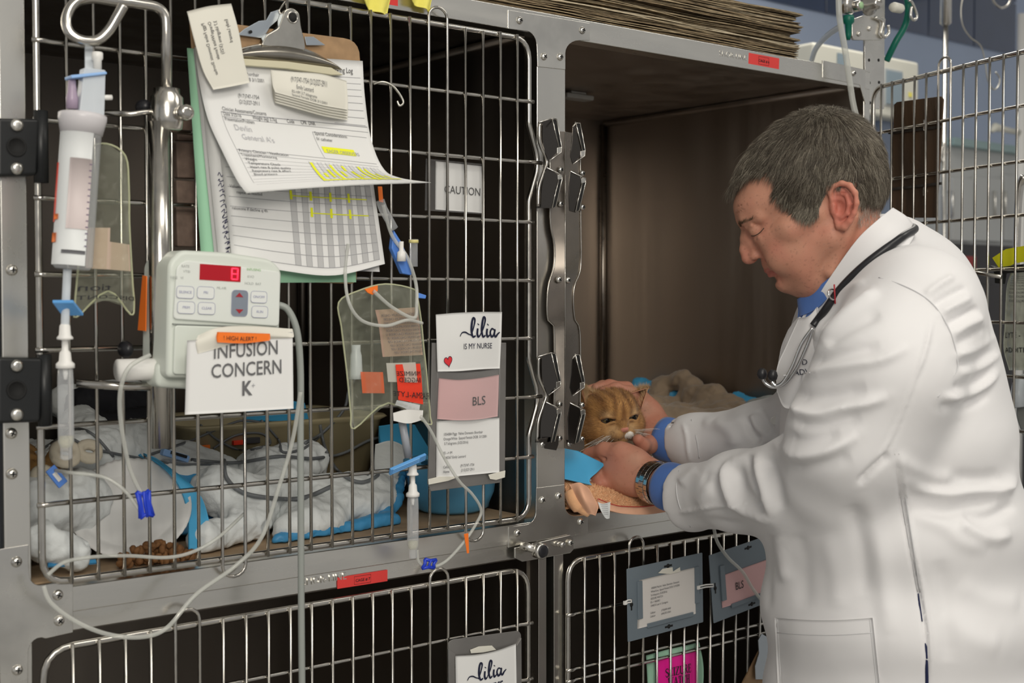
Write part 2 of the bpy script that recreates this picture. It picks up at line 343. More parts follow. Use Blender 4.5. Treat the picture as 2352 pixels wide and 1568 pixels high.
# the open door of the upper right cage, swung out past the vet
ang = math.radians(-108)
Mo = Matrix.Translation((2.056, -.012, 0))@Matrix.Rotation(ang, 4, 'Z')@Matrix.Translation((-1.3, .012, 0))
xo = [1.3+.0315*(i+1) for i in range(22)]
def rot_door_z(y): return W(2000, y, 0)[2]
zo = [W(2005, y, 0)[2] for y in (312, 420, 524, 628, 733, 838)]; zo.append(2*zo[-1]-zo[-2])
dO = wire_door(cUR, 1.3, 1.3+.0315*23, 1.0585, 1.772, xo, zo, loops=((5, 6, True),), M=Mo@Matrix.Scale(1, 4))
for c_, y0 in ((cUL, 268), (cUL, 818)):    # black plastic hinges on the left post
    x1 = 92 if y0 == 268 else 100; h = 138 if y0 == 268 else 155
    hg = slab('hinge', [(-6, y0+2), (x1, y0+4), (x1-6, y0+h-4), (-6, y0+h)], -.02, .02, BLACKP, c_, .004)
    p0 = W(x1+2, y0+h/2, -.012); MB().tube([p0-ZA*.04, p0+ZA*.04], .008, 10).obj('hinge_knuckle', BLACKP, hg)
    for dy in (.14, .86):
        p = W(38, y0+h*dy, -.02); MB().lathe([(.007, 0), (.007, -.003), (.003, -.0045)], p, YA, 14).obj('bolt', PLATE, hg)
    p = W(38, y0+h*.5, -.0202); MB().lathe([(.011, 0), (.011, -.0012), (.009, -.0012), (.0088, .0004)], p, YA, 16).obj('recess', HOLE, hg)
# latch strip on the mid post
lt = thing('latch_strip', W(1293, 1035, -.01), 'scalloped steel latch strip with four bent catches on the middle post', 'latch')
L = [(1268, 300), (1268, 498), (1278, 560), (1277, 612), (1265, 650), (1261, 690), (1263, 735), (1278, 765), (1277, 1000), (1280, 1030)]
R_ = [(1343, 1030), (1336, 1010), (1337, 775), (1325, 735), (1321, 690), (1324, 655), (1338, 612), (1338, 500), (1336, 300), (1334, 282)]
YL = -.012
LP = smooth_path([W(x, y, YL) for x, y in L], 5); RP = smooth_path([W(x, y, YL) for x, y in R_[::-1]], 5)
zz = np.linspace(max(LP[-1][2], RP[-1][2]), min(LP[0][2], RP[0][2]), 60); xL = np.interp(zz, [p[2] for p in LP][::-1], [p[0] for p in LP][::-1]); xR = np.interp(zz, [p[2] for p in RP][::-1], [p[0] for p in RP][::-1]); xc = W(1293, 600, YL)[0]
for nm, xa, xb, ya, yb in (('left_half', xL, 0*zz+xc, YL+.005, YL-.004), ('right_half', 0*zz+xc, xR, YL-.004, YL+.005)):
    mb = MB(); V = []
    for i in range(60): V += [(xa[i], ya, zz[i]), (xb[i], yb, zz[i])]
    mb.add(V, [(2*i, 2*i+1, 2*i+3, 2*i+2) for i in range(59)]); n_ = len(V); mb.add([(a, b+.0018, c) for a, b, c in V], [(2*i, 2*i+2, 2*i+3, 2*i+1) for i in range(59)]); o = mb.obj(nm, POLI, lt)
for xx_, yy_ in ((xL, YL+.004), (xR, YL+.004)): MB().tube([(xx_[i], yy_, zz[i]) for i in range(60)], .0011, 6).obj('rolled_edge', CHROME, lt)
MB().tube([(xc, YL-.0048, zz[0]), (xc, YL-.0048, zz[-1])], .0008, 6).obj('fold_line', CHROME, lt)
screws([(1283, 642), (1304, 643)], YL-.0035, lt, .0052)
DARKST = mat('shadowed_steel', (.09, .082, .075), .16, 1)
def catch(dx, dy, left):
    """a bent sheet catch: two cheeks that funnel to a notch, open slots between their folded lips"""
    g = bpy.data.objects.new('catch', None); COL.objects.link(g); g.parent = lt; g.matrix_parent_inverse = Matrix.Translation(parent_world(lt)).inverted()
    def w(x, y): return W(x+dx, y+dy, -.012-.022*min(1, max(0, (x-1238)/34)) if left else -.0335)
    def w2(x, y, e=0): return W(x+dx, y+dy, -.034-e)
    if left: cheeks = ([(1237, 281), (1268, 272), (1284, 338), (1277, 352), (1260, 370), (1252, 350), (1238, 328)], [(1256, 386), (1270, 392), (1284, 404), (1283, 412), (1268, 478), (1232, 478), (1234, 440), (1246, 410)])
    else: cheeks = ([(1262, 284), (1268, 276), (1284, 338), (1277, 352), (1262, 370), (1256, 350), (1260, 320)], [(1256, 386), (1270, 392), (1284, 404), (1283, 412), (1268, 480), (1254, 476), (1252, 420)])
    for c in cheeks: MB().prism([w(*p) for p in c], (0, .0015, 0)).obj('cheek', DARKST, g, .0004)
    for slot in ([(1270, 275), (1278, 274), (1289, 336), (1284, 340)], [(1283, 412), (1291, 410), (1276, 474), (1268, 478)]): MB().prism([w2(*p) for p in slot], (0, .002, 0)).obj('slot', HOLE, g)
    for ln in ([(1237, 281), (1268, 272), (1278, 274)] if left else [(1262, 284), (1268, 275), (1278, 274)], [(1268, 272), (1284, 338)], [(1278, 274), (1290, 336), (1289, 350), (1262, 369)], [(1256, 385), (1291, 402), (1291, 412), (1276, 476)], [(1283, 412), (1268, 478)]): MB().tube([w2(*p, .0004) for p in ln], .0010, 6).obj('lip', CHROME, g)
    if left: MB().tube(smooth_path([w2(*p, -.016) for p in ((1239, 283), (1240, 328), (1256, 366), (1250, 392), (1238, 430), (1236, 474))], 5), .0028, 8).obj('guide_rod', CHROME, g)
    for tb_ in ([(1280, 339), (1290, 337), (1289, 351), (1280, 353)], [(1281, 402), (1291, 399), (1292, 411), (1282, 413)]): MB().prism([w2(*p, .0006) for p in tb_], (0, .003, 0)).obj('tab', PLATE, g, .0006)
    screws([(1287+dx-(0 if left else 4), 390+dy), (1287+dx-(0 if left else 4), 468+dy)], YL-.004, lt, .0048)
catch(0, 0, True); catch(54, 8, False); catch(-2, 538, True); catch(53, 540, False)
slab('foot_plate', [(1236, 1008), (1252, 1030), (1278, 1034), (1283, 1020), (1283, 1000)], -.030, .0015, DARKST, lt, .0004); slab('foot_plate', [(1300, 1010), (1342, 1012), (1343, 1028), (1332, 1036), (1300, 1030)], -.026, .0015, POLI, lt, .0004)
for x, y in ((1246, 1021), (1308, 1019)): MB().lathe([(.0042, 0), (.0042, -.0008)], W(x, y, -.0305), YA, 14).obj('rivet', PLATE, lt)
# threaded knob latch below the gusset
kn = thing('knob_latch', W(1240, 1265, -.03), 'round black-capped steel knob on a slotted latch plate under the middle post', 'latch')
slab('latch_plate', [(1183, 1258), (1310, 1228), (1318, 1234), (1318, 1262), (1310, 1270), (1200, 1290), (1183, 1282)], -.006, .003, PLATE, kn, .001)
p = W(1238, 1264, -.03); MB().lathe([(.006, .02), (.0065, .008), (.0115, .006), (.0118, -.008), (.0095, -.0095)], p, YA, 24).obj('knob', PLATE, kn)
MB().lathe([(.0095, -.0092), (.009, -.0104), (.003, -.0108)], p, YA, 24).obj('knob_cap', RUB, kn)
MB().tube([W(1196, 1250, -.012), W(1232, 1263, -.03)], .006, 12).obj('knob_stem', PLATE, kn)
screws([(1309, 1246)], -.008, kn, .0055); 
q = W(1288, 1250, -.012); MB().tube([q+YA*.01, q-YA*.006], .0045, 12).obj('stud', CHROME, kn)
# red cage number stickers
def cage_sticker(px, Y, txt, lbl, grp=None):
    P = pxpoly(px, Y); fr_ = Frame(P[0], P[1]-P[0], P[3]-P[0]); w_, h_ = np.linalg.norm(P[1]-P[0]), np.linalg.norm(P[3]-P[0])
    o = MB().prism(P, (0, .0006, 0)).obj('cage_sticker', mat('red_sticker', (.72, .05, .045), .4, 0, .1, 8), None); tag(o, lbl, 'sticker')
    if txt:
        k = INK
        MB().tube([fr_.p(w_*.33, h_*.15, .0002), fr_.p(w_*.66, h_*.15, .0002), fr_.p(w_*.66, h_*.85, .0002), fr_.p(w_*.33, h_*.85, .0002)], .00025, 4, True).obj('printed_border', INK, o)
        fr_.text(txt, w_*.5, h_*.36, h_*.36, k, o, align='CENTER')
cage_sticker([(775, 1352), (890, 1334), (890, 1308), (775, 1326)], .0045, 'CAGE # 7', 'red cage number 7 sticker on the middle rail')
cage_sticker([(1719, 146), (1789, 159), (1790, 134), (1720, 121)], -.0007, 'CAGE # 6', 'red cage number 6 sticker on the top rail above the vet')
cage_sticker([(868, 6), (914, 14), (914, -20), (868, -28)], -.0007, '', 'red sticker on the top rail under the yellow cloth')
# ---------- sheets: curved papers, cards and bags ----------
def cr(P, t):
    m = len(P)-1; x = min(max(t, 0), 1)*m; i = min(int(x), m-1); t = x-i
    a, b, c, d = P[max(i-1, 0)], P[i], P[i+1], P[min(i+2, m)]
    if i == 0: a = 2*b-c
    if i == m-1: d = 2*c-b
    return .5*((2*b)+(c-a)*t+(2*a-5*b+4*c-d)*t*t+(3*b-a-3*c+d)*t**3)
class Sheet:
    """curved surface through rows (top to bottom) of points (left to right); local x right / y up in metres"""
    def __init__(s, rows, w=None, h=None):
        s.R = [[np.array(p, float) for p in r] for r in rows]
        s.w = w or float(np.linalg.norm(s.R[0][0]-s.R[0][-1])); s.h = h or float(sum(np.linalg.norm(s.R[i][0]-s.R[i+1][0]) for i in range(len(s.R)-1)))
    def f(s, u, v): return cr([cr(r, u) for r in s.R], v)
    def n(s, u, v):
        e = .01; a = s.f(min(u+e, 1), v)-s.f(max(u-e, 0), v); b = s.f(u, max(v-e, 0))-s.f(u, min(v+e, 1)); k = np.cross(a, b); return k/(np.linalg.norm(k)+1e-12)
    def q(s, x, y, c=0): u, v = x/s.w, 1-y/s.h; return s.f(u, v)+s.n(u, v)*c
    def sheet(s, name, m, parent=None, th=.0003, nu=16, nv=16):
        mb = MB(); mb.grid(lambda v, u: s.f(u, v), max(nv, 24), max(nu, 24), -th, None); return mb.obj(name, m, parent)
    def rects(s, L, m, parent, name='print', c=.0005, n=6):
        mb = MB()
        for x0, y0, x1, y1 in L:
            k = max(1, int(max(abs(x1-x0)/s.w, abs(y1-y0)/s.h)*24))
            if abs(x1-x0) > abs(y1-y0): mb.grid(lambda a, b: s.q(x0+(x1-x0)*a, y0+(y1-y0)*b, c), k, 1)
            else: mb.grid(lambda a, b: s.q(x0+(x1-x0)*b, y0+(y1-y0)*a, c), k, 1)
        return mb.obj(name, m, parent)
    def text(s, body, x, y, size, m, parent, c=.0011, align='LEFT', name='lettering', sx=1., line=1., flip=False, sp=1., off=0):
        o = text(body, (0, 0, 0), XA, YA, size, m, None, name, 0, align, sp=sp, line=line, off=off); me = o.data
        for vt in me.vertices: a = -vt.co.x*sx if flip else vt.co.x*sx; vt.co = s.q(x+a, y+vt.co.y, c)
        o.matrix_basis = Matrix.Identity(4)
        if parent is not None: o.parent = parent; o.matrix_parent_inverse = Matrix.Translation(parent_world(parent)).inverted()
        return o
    def brush(s, strokes, m, parent, c=.0009, name='lettering'):
        mb = MB()
        for pts, wd in strokes:
            P = smooth_path([np.array((a, b, 0)) for a, b in pts], 6); k = len(P)
            if isinstance(wd, (int, float)): wd = [wd]*2
            ws = [np.interp(i/(k-1), np.linspace(0, 1, len(wd)), wd) for i in range(k)]; V = []
            for i in range(k):
                t = P[min(i+1, k-1)]-P[max(i-1, 0)]; t /= np.linalg.norm(t)+1e-12; nn = np.array((-t[1], t[0], 0))*ws[i]/2
                V += [s.q(*(P[i]+nn)[:2], c), s.q(*(P[i]-nn)[:2], c)]
            mb.add(V, [(2*i, 2*i+1, 2*i+3, 2*i+2) for i in range(k-1)])
        return mb.obj(name, m, parent)
def prow(Y, *pts): return [W(x, y, Y) for x, y in pts]
def psheet(rows, w=None, h=None): return Sheet([[W(p[0], p[1], p[2]) for p in r] for r in rows], w, h)
def quad_sheet(tl, tr, br, bl, Y, w=None, h=None, bulge=0):
    """four pixel corners on the plane Y, optionally curved about an upright axis"""
    rows = []
    for k in range(4):
        t = k/3; a = (tl[0]+(bl[0]-tl[0])*t, tl[1]+(bl[1]-tl[1])*t); b = (tr[0]+(br[0]-tr[0])*t, tr[1]+(br[1]-tr[1])*t)
        A, B = W(*a, Y), W(*b, Y); rows.append([A+(B-A)*j/4-YA*bulge*math.sin(math.pi*j/4) for j in range(5)])
    return Sheet(rows, w, h)
TUBE = film('clear_tubing', (.66, .67, .63), .42, .15)
TUBEG = mat('grey_tubing', (.30, .32, .30), .35, alpha=1)
BAGF = film('clear_bag_film', (.74, .76, .64), .03, .06, .9)
SEAM = film('bag_seam_film', (.72, .74, .5), .45, .15)
CLEAR = film('clear_plastic', (.8, .82, .84), .22, .08)
FROST = film('frosted_plastic', (.72, .77, .82), .7, .3)
BLUEC = mat('blue_clamp', (.12, .36, .74), .35); BLUED = mat('dark_blue_clamp', (.015, .05, .55), .35)
ORG = mat('orange_label', (.9, .19, .02), .5); REDL = mat('red_label', (.82, .05, .02), .5)
def tube(name, pts, r, lbl=None, cat='tubing', m=None, parent=None, n=9, k=7, grp=None):
    """pts: (px, py, Y)"""
    P = smooth_path([W(*p) for p in pts], k); o = MB().tube(P, r, n).obj(name, m or TUBE, parent)
    if lbl: tag(o, lbl, cat, grp)
    return o
# ---------- clipboard with the monitoring log ----------
BOARD = mat('fibreboard', (.40, .25, .13), .6, 0, .25, 60, .2, 200)
GREENF = mat('green_card', (.34, .62, .42), .6)
PAPERW = mat('cream_label_paper', (.74, .72, .64), .6)
CREAM = mat('cream_clip_lip', (.62, .58, .42), .35)
HIL = mat('yellow_highlighter', (.83, .86, .02), .7); SHADE = mat('grey_print_shade', (.5, .5, .5), .7); RULE = mat('grey_rule', (.33, .33, .35), .7)
Yc = -.030
cb = thing('clipboard', W(640, 640, Yc), 'brown fibreboard clipboard with a big steel clip hanging on the left cage door', 'clipboard')
slab('board', [(436, 42), (828, 92), (820, 652), (478, 640)], Yc, .003, BOARD, cb, .001, [.002, .025, .01, .01])
MB().tube([W(655, 5, Yc), W(640, 25, Yc-.006), W(650, 42, Yc-.008)], .0012, 6).obj('hanging_hook', CHROME, cb)
# clip: sprung back plate, arched bar, housing with an eyelet
cF = Frame(W(512, 140, Yc-.004), W(770, 165, Yc-.004)-W(512, 140, Yc-.004), ZA)
wc = np.linalg.norm(W(770, 165, Yc-.004)-W(512, 140, Yc-.004))
mb = MB()
def barf(u, v):
    x = u*wc; hgt = (.026*math.sin(math.pi*min(max(u, .0), 1))**.6)*(1-v)+.001
    return cF.p(x, hgt, .004+.012*math.sin(math.pi*v*.9)+.003*math.sin(math.pi*u))
mb.grid(barf, 24, 8, .001, cF.n); o = mb.obj('clip_bar', mat('clip_steel', (.42, .39, .34), .22, 1, .3, 20), cb)
cF.plate('clip_lip', [(-.002, -.004), (wc*.1, .002), (wc*.5, .004), (wc*.9, .002), (wc+.002, -.006), (wc*.9, -.0075), (wc*.5, -.005), (wc*.1, -.006)], .010, .007, CREAM, cb, .001)
ho = [(600, 104), (702, 116), (700, 92), (692, 62), (688, 30), (672, 17), (655, 22), (648, 42), (640, 64), (612, 80)]
P = [W(x, y, Yc-.017) for x, y in ho]; P = rounded(P, .004)
MB().prism(P, (0, .011, 0)).obj('clip_housing', mat('clip_steel_bright', (.72, .69, .62), .18, 1, .25, 30), cb, .0025, 3)
q = W(673, 40, Yc-.0175); MB().lathe([(.0058, 0), (.0075, -.001), (.0078, .001), (.0058, .0014)], q, YA, 20, False).obj('eyelet', CHROME, cb)
MB().lathe([(.0056, .0), (.0056, -.0006)], q, YA, 20).obj('eyelet_hole', HOLE, cb)
ZN = mat('zinc_plate', (.5, .55, .6), .35, 1)
slab('clip_wing', [(545, 80), (562, 66), (595, 48), (612, 46), (622, 28), (640, 22), (645, 40), (620, 62), (605, 88)], Yc-.006, .0015, ZN, cb, .0004)
slab('clip_wing', [(700, 84), (720, 84), (748, 104), (735, 104), (704, 104)], Yc-.006, .0015, ZN, cb, .0004)
q = W(576, 73, Yc-.0078); MB().lathe([(.002, .001), (.002, -.0006)], q, YA, 10).obj('rivet', HOLE, cb)
# papers, back to front
fo = quad_sheet((430, 110), (812, 150), (818, 648), (466, 650), Yc-.002); tag(fo.sheet('green_folder', GREENF, None, .0005), 'pale green card folder under the forms on the clipboard', 'folder')
for i, (dx0, dx1, lb) in enumerate([(0, 10, 'white under-sheet whose edge shows beside the green folder'), (9, 20, 'white under-sheet with handwriting down its left margin')]):
    sh = quad_sheet((444+dx0, 112), (828, 150), (868+i*4, 620+i*4), (484+dx1, 600+i*12), Yc-.004-i*.0025)
    o = tag(sh.sheet('form_sheet', PAPER, None, .0003), lb, 'paper')
    if i == 1:
        st = []
        for k in range(16):
            y = sh.h*(.42-.024*k); x = sh.w*.035
            st.append(([(x+random.uniform(0, .002), y), (x+random.uniform(.003, .008), y+random.uniform(.002, .005)), (x+random.uniform(.002, .009), y-.001), (x+random.uniform(.007, .012), y+.002)], .0009))
        sh.brush(st, mat('blue_black_ink', (.05, .05, .12), .6), o, name='handwriting')
lo = psheet([[(500, 300, Yc-.012), (620, 312, Yc-.012), (740, 322, Yc-.012), (845, 330, Yc-.012)], [(512, 400, Yc-.012), (635, 412, Yc-.013), (755, 420, Yc-.013), (858, 425, Yc-.012)],
             [(523, 500, Yc-.013), (645, 512, Yc-.016), (762, 520, Yc-.016), (872, 522, Yc-.013)], [(533, 598, Yc-.014), (655, 622, Yc-.02), (770, 632, Yc-.02), (884, 606, Yc-.014)]])
o = tag(lo.sheet('form_sheet', PAPER, None, .0003), 'lower white treatment chart with a ruled grid hanging below the curled page', 'paper')
w_, h_ = lo.w, lo.h
lo.rects([(w_*.02, h_*(.05+.075*i), w_*.97, h_*(.05+.075*i)+.0005) for i in range(10)]+[(w_*(.405+.0375*j), h_*.05, w_*(.405+.0375*j)+.0004, h_*.75) for j in range(16)], RULE, o, 'printed_rules', .0005, 10)
lo.rects([(w_*(.405+.075*j), h_*.05, w_*(.4425+.075*j), h_*.73) for j in range(8)], SHADE, o, 'printed_shading', .0003)
ys = [(h_*.545, [.405, .53, .66, .79]), (h_*.42, [.53, .66, .79])]
lo.rects([(w_*x, y-.004, w_*(x+.016), y+.007) for y, xx in ys for x in xx]+[(w_*xx[0], y, w_*.93, y+.0012) for y, xx in ys], HIL, o, 'highlighter', .0007)
lo.text('Valium 0.5mg/kg IV slowly\n      repeat as needed\n\n\nnaloxone if decline q 4h', w_*.03, h_*.57, .0052, INKG, o, line=1.25, sx=.95)
tp = psheet([[(447, 108, Yc-.012), (580, 124, Yc-.012), (710, 132, Yc-.012), (833, 140, Yc-.012)],
             [(458, 190, Yc-.014), (590, 204, Yc-.014), (716, 214, Yc-.014), (838, 222, Yc-.014)],
             [(478, 275, Yc-.018), (608, 292, Yc-.02), (734, 305, Yc-.02), (852, 318, Yc-.018)],
             [(512, 350, Yc-.028), (642, 362, Yc-.03), (768, 374, Yc-.032), (880, 386, Yc-.034)],
             [(545, 415, Yc-.048), (668, 410, Yc-.05), (800, 406, Yc-.056), (918, 408, Yc-.062)],
             [(566, 443, Yc-.066), (690, 433, Yc-.064), (840, 424, Yc-.078), (990, 419, Yc-.098)]])
o = tag(tp.sheet('form_sheet', PAPER, None, .0003, 20, 26), 'top page of the log curling up and out under the steel clip', 'paper')
w_, h_ = tp.w, tp.h
tp.text('Monitoring Log', w_*.75, h_*.925, .0085, INK, o, sx=.8)
tp.rects([(w_*.09, h_*.655, w_*.99, h_*.655+.0007), (w_*.09, h_*.63, w_*.99, h_*.63+.0004), (w_*.09, h_*.43, w_*.97, h_*.43+.0005), (w_*.09, h_*.405, w_*.97, h_*.405+.0004), (w_*.62, h_*.43, w_*.62+.0005, h_*.6), (w_*.09, h_*.16, w_*.09+.0005, h_*.655), (w_*.62, h_*.6, w_*.97, h_*.6+.0004)]
         + [(w_*.78, h_*(.9-.034*i), w_*.98, h_*(.9-.034*i)+.0004) for i in range(8)] + [(w_*.1, h_*(.37-.033*i), w_*.95, h_*(.37-.033*i)+.0003) for i in range(8)]
         + [(w_*(.5+.025*j), h_*.12, w_*(.5+.025*j)+.0003, h_*.39) for j in range(19)], RULE, o, 'printed_rules', .0005, 12)
tp.rects([(w_*(.5+.05*j), h_*.12, w_*(.525+.05*j), h_*.385) for j in range(9)], mat('pale_print_shade', (.66, .66, .67), .7), o, 'printed_shading', .0003)
hl = []
for j, (a, b) in enumerate([(.14, .38), (.2, .26), (.19, .31), (.14, .37), (.2, .29), (.3, .37), (.13, .3), (.2, .25), (.12, .38), (.13, .36), (.18, .28), (.18, .24)]): hl.append((w_*(.503+.0375*j), h_*a, w_*(.503+.0375*j+.016), h_*b))
tp.rects(hl+[(w_*.5, h_*.135, w_*.96, h_*.135+.004), (w_*.64, h_*.475, w_*.85, h_*.475+.008)], HIL, o, 'highlighter', .0007)
tp.text('Patient   Domestic Shorthair\n              Female DOB 3/1/2001\n\n\n                 (917)747-1754\n                 (212)327-2911', w_*.11, h_*.87, .0055, INKG, o, sx=.9, line=1.1)
tp.text('Clinician Assessments/Concerns\nDate 3/25/16            Weight (kg) 3.7kg           Code       CPR  DNR\nPresentation/Problem', w_*.1, h_*.665, .0055, INKG, o, sx=.85, line=.95)
tp.text('Devlin\n  General A\'s', w_*.14, h_*.56, .0095, mat('faint_pencil', (.5, .5, .52), .8), o, line=1.1)
tp.text('Special Considerations:\nIV catheter', w_*.63, h_*.585, .0052, INKG, o, line=1.2); tp.text('EAGER OBSERVERS', w_*.66, h_*.478, .006, RULE, o, c=.001)
tp.text('Primary Clinician / Notification\nTreatment/Monitoring\n  Weight\n   Temperature Check\n   Heart rate & pulse quality\n   Respiratory rate & effort\n   Blood pressure', w_*.1, h_*.415, .0055, INKG, o, line=1.02)
# label strips clipped to the board
ls = psheet([[(430, 26, Yc-.03), (480, 14, Yc-.032), (531, 8, Yc-.03)], [(446, 90, Yc-.03), (496, 78, Yc-.033), (548, 70, Yc-.03)], [(466, 160, Yc-.028), (512, 145, Yc-.03), (560, 135, Yc-.028)], [(490, 206, Yc-.026), (530, 199, Yc-.028), (574, 190, Yc-.026)]])
o = tag(ls.sheet('label_strip', PAPERW, None, .0012), 'long cream strip of patient labels clipped at the top left of the clipboard', 'label')
t_ = ls.text('1054084 Piggy Feline Domestic Shorthair\nOrange/White  Spayed Female DOB 3/1/2001\n3.7 kilograms (3/25/2016)\n\nES -> IM\n1040367 Emily Leonard', ls.h*0, 0, .0001, INKG, o)
bpy.data.objects.remove(t_)
for k, (tx, xo) in enumerate([('Piggy Feline Domestic Shorthair', .3), ('Orange/White Female', .45), ('3.7 kilograms (3/25)', .58), ('Emily Leonard', .82)]):
    fo_ = text(tx, (0, 0, 0), XA, YA, .0062, INKG, None)
    for vt in fo_.data.vertices: x, y = vt.co.x, vt.co.y; vt.co = ls.q(ls.w*xo-y, ls.h*.82-x*.72 if False else ls.h*.82-x*.72, .0006)
    fo_.matrix_basis = Matrix.Identity(4); fo_.parent = o
for k in range(5):
    dy = k*5; Yk = Yc-.034+k*.0028
    st = psheet([[(622, 160+dy*.6, Yk), (680, 165+dy*.6, Yk-.006), (740, 170+dy*.6, Yk-.006), (796, 186+dy*.6, Yk)], [(626, 195+dy, Yk), (684, 205+dy, Yk-.009), (742, 218+dy, Yk-.009), (799, 230+dy, Yk)], [(632, 212+dy*1.2, Yk), (684, 226+dy*1.2, Yk-.008), (742, 242+dy*1.2, Yk-.008), (798, 252+dy*1.2, Yk)]])
    o = tag(st.sheet('label_strip', PAPERW, None, .0006), ('topmost printed', 'second', 'third', 'fourth', 'lowest')[k]+' patient label strip of the folded stack under the clip', 'label', 'folded patient label strips under the clip')
    if k == 0: st.text('(917)747-1754 (212)327-2911\n      Emily Leonard\nES->IM 3.7 kilograms\nSpayed Female DOB 3/1/2001', st.w*.25, st.h*.72, .0052, INKG, o, line=1.1, sx=.8)
# yellow cloths over the top rail
YEL = mat('yellow_cloth', (.86, .78, .16), .9, 0, .1, 30, .3, 200)
for P_, lb in (([(818, -40), (905, -40), (893, 34), (862, 30), (840, 15)], 'yellow cloth corner hanging over the top rail, left one'), ([(935, -40), (1000, -40), (990, 28), (968, 18), (945, 5)], 'yellow cloth corner hanging over the top rail, right one')):
    pp = [W(x, y, -.012) for x, y in P_]; mb = MB()
    tl, tr, br, bm, bl = pp
    mb.grid(lambda u, v: (tl+(tr-tl)*u)*(1-v)+v*(bl*(1-u)**2+2*u*(1-u)*bm+br*u*u)-YA*.004*math.sin(u*9+v*2), 16, 10, .0016, YA)
    tag(mb.obj('yellow_cloth', YEL, None), lb, 'cloth')
# ---------- IV pole and its mounting ----------
Yp = -.055
ip = thing('iv_pole', W(372, 1020, Yp), 'chrome IV pole with a coiled hook clamped to the left cage door', 'iv pole')
MB().lathe([(.0125, 0), (.0125, .375)], W(371, 1028, Yp), ZA, 24).obj('pole', CHROME, ip)
top = W(383, 232, Yp); MB().lathe([(.0125, -.035), (.017, -.032), (.0185, -.02), (.0185, .004), (.015, .008), (.015, .014), (.006, .014)], top, ZA, 24).obj('collar', CHROME, ip)
MB().lathe([(.004, 0), (.009, -.004), (.009, -.02), (.004, -.022)], W(412, 262, Yp-.01), YA, 14).obj('wing_knob', CHROME, ip)
bt = W(383, 235, Yp); e = W(378, 18, Yp)
P = rounded([bt, np.array((bt[0], bt[1], e[2])), W(300, 6, Yp)], .018, 6, False)
coil = [W(x, y, Yp-.004*k) for k, (x, y) in enumerate([(255, 2), (205, -4), (170, 8), (153, 40), (158, 72), (185, 92), (222, 93), (248, 72), (268, 40), (284, 12)])]
MB().tube(P+smooth_path(coil, 6), .0058, 12).obj('hook_rod', CHROME, ip)
MB().tube([W(228, 258, Yp+.03), W(300, 262, Yp+.01), W(378, 252, Yp)], .0035, 8).obj('support_rod', CHROME, ip)
MB().tube([W(175, 880, Yp+.035), W(270, 886, Yp+.02), W(365, 888, Yp)], .005, 10).obj('support_rod', CHROME, ip)
MB().ball(W(330, 246, Yp+.028), (.009, .012, .009)).obj('rubber_grip', RUB, ip)
MB().ball(W(288, 802, Yp+.03), (.008, .014, .01)).obj('rubber_grip', RUB, ip)
# ---------- infusion pump ----------
PUMP = mat('pump_casing', (.66, .70, .64), .4); PUMPD = mat('pump_panel', (.72, .75, .71), .4)
pF = Frame(W(385, 868, -.10), (math.cos(-.045), 0, math.sin(-.045)), ZA)
pw, ph = .142, .142
pu = thing('infusion_pump', W(480, 868, -.08), 'pale grey infusion pump with a red lit display on the IV pole', 'pump')
# casing: rounded box swept back, its upper half wider than the foot
prof = [(0, .0), (pw, 0.0), (pw, ph-.012), (pw-.015, ph), (pw*.5, ph+.004), (.012, ph+.003), (-.002, ph-.012)]
MB().prism(rounded(pF.poly(prof, -.074), .008), pF.n*.072).obj('casing', PUMP, pu, .006, 3)
pF.plate('face_panel', [(.004, .066), (pw-.003, .062), (pw-.004, ph-.014), (.016, ph-.008), (.006, ph-.016)], -.003, .004, PUMPD, pu, .002, .006)
pF.rect('door_panel', .006, .004, pw-.004, .06, -.003, .0045, PUMP, pu, .002, .005)
pF.rect('door_groove', .004, .0605, pw-.004, .0618, -.002, .003, mat('groove_grey', (.3, .32, .3), .6), pu)
pF.plate('side_bulge', [(-.004, -.012), (.05, -.014), (.05, .016), (-.004, .018)], -.07, .05, PUMP, pu, .012, .01)
MB().lathe([(.0125, 0), (.0125, .05), (.010, .054)], pF.p(-.012, .008, -.04)-XA*.03, XA, 18).obj('clamp_knob', WHITEP, pu)
a0, b0 = pF.px(457, 642); a1, b1 = pF.px(552, 612)
pF.rect('display', a0, b0, a1, b1, .0005, .0012, mat('red_display', (.25, .005, .01), .2, emit=(.9, .01, .03), estr=.18), pu, 0)
LED = mat('led_digit', (.9, .05, .1), .3, emit=(1, .02, .06), estr=1.5)
ax_, ay = pF.px(530, 641); mb = MB(); dw, dh = .0075, .0125
for (x0, y0, x1, y1) in ((0, 0, dw, 0), (0, dh/2, dw, dh/2), (0, dh, dw, dh), (0, 0, 0, dh), (dw, 0, dw, dh)):
    mb.tube([pF.p(ax_+x0, ay+y0, .0022), pF.p(ax_+x1, ay+y1, .0022)], .0009, 6)
mb.obj('digit', LED, pu)
def pbtn(x, y, w, h, m=None, name='button', r=.004, lab=None):
    a, b = pF.px(x, y); o = pF.rect(name, a-w/2, b-h/2, a+w/2, b+h/2, .0005, .0014, m or mat('button_white', (.74, .76, .74), .4), pu, .0004, r)
    MB().tube(rounded(pF.poly([(a-w/2, b-h/2), (a+w/2, b-h/2), (a+w/2, b+h/2), (a-w/2, b+h/2)], .0019), r), .0003, 4, True).obj('printed_ring', mat('lilac_print', (.35, .36, .5), .6), o)
    if lab: pF.text(lab, a, b-.0012, .0042, mat('lilac_print', (.35, .36, .5), .6), o, .0021, align='CENTER')
for x, y, l in ((424, 671, 'SILENCE'), (471, 672, 'PRI'), (426, 706, 'PRIM'), (473, 708, 'CLEAR'), (593, 682, 'ON/OFF'), (595, 716, 'RUN')): pbtn(x, y, .021, .0135, lab=l)
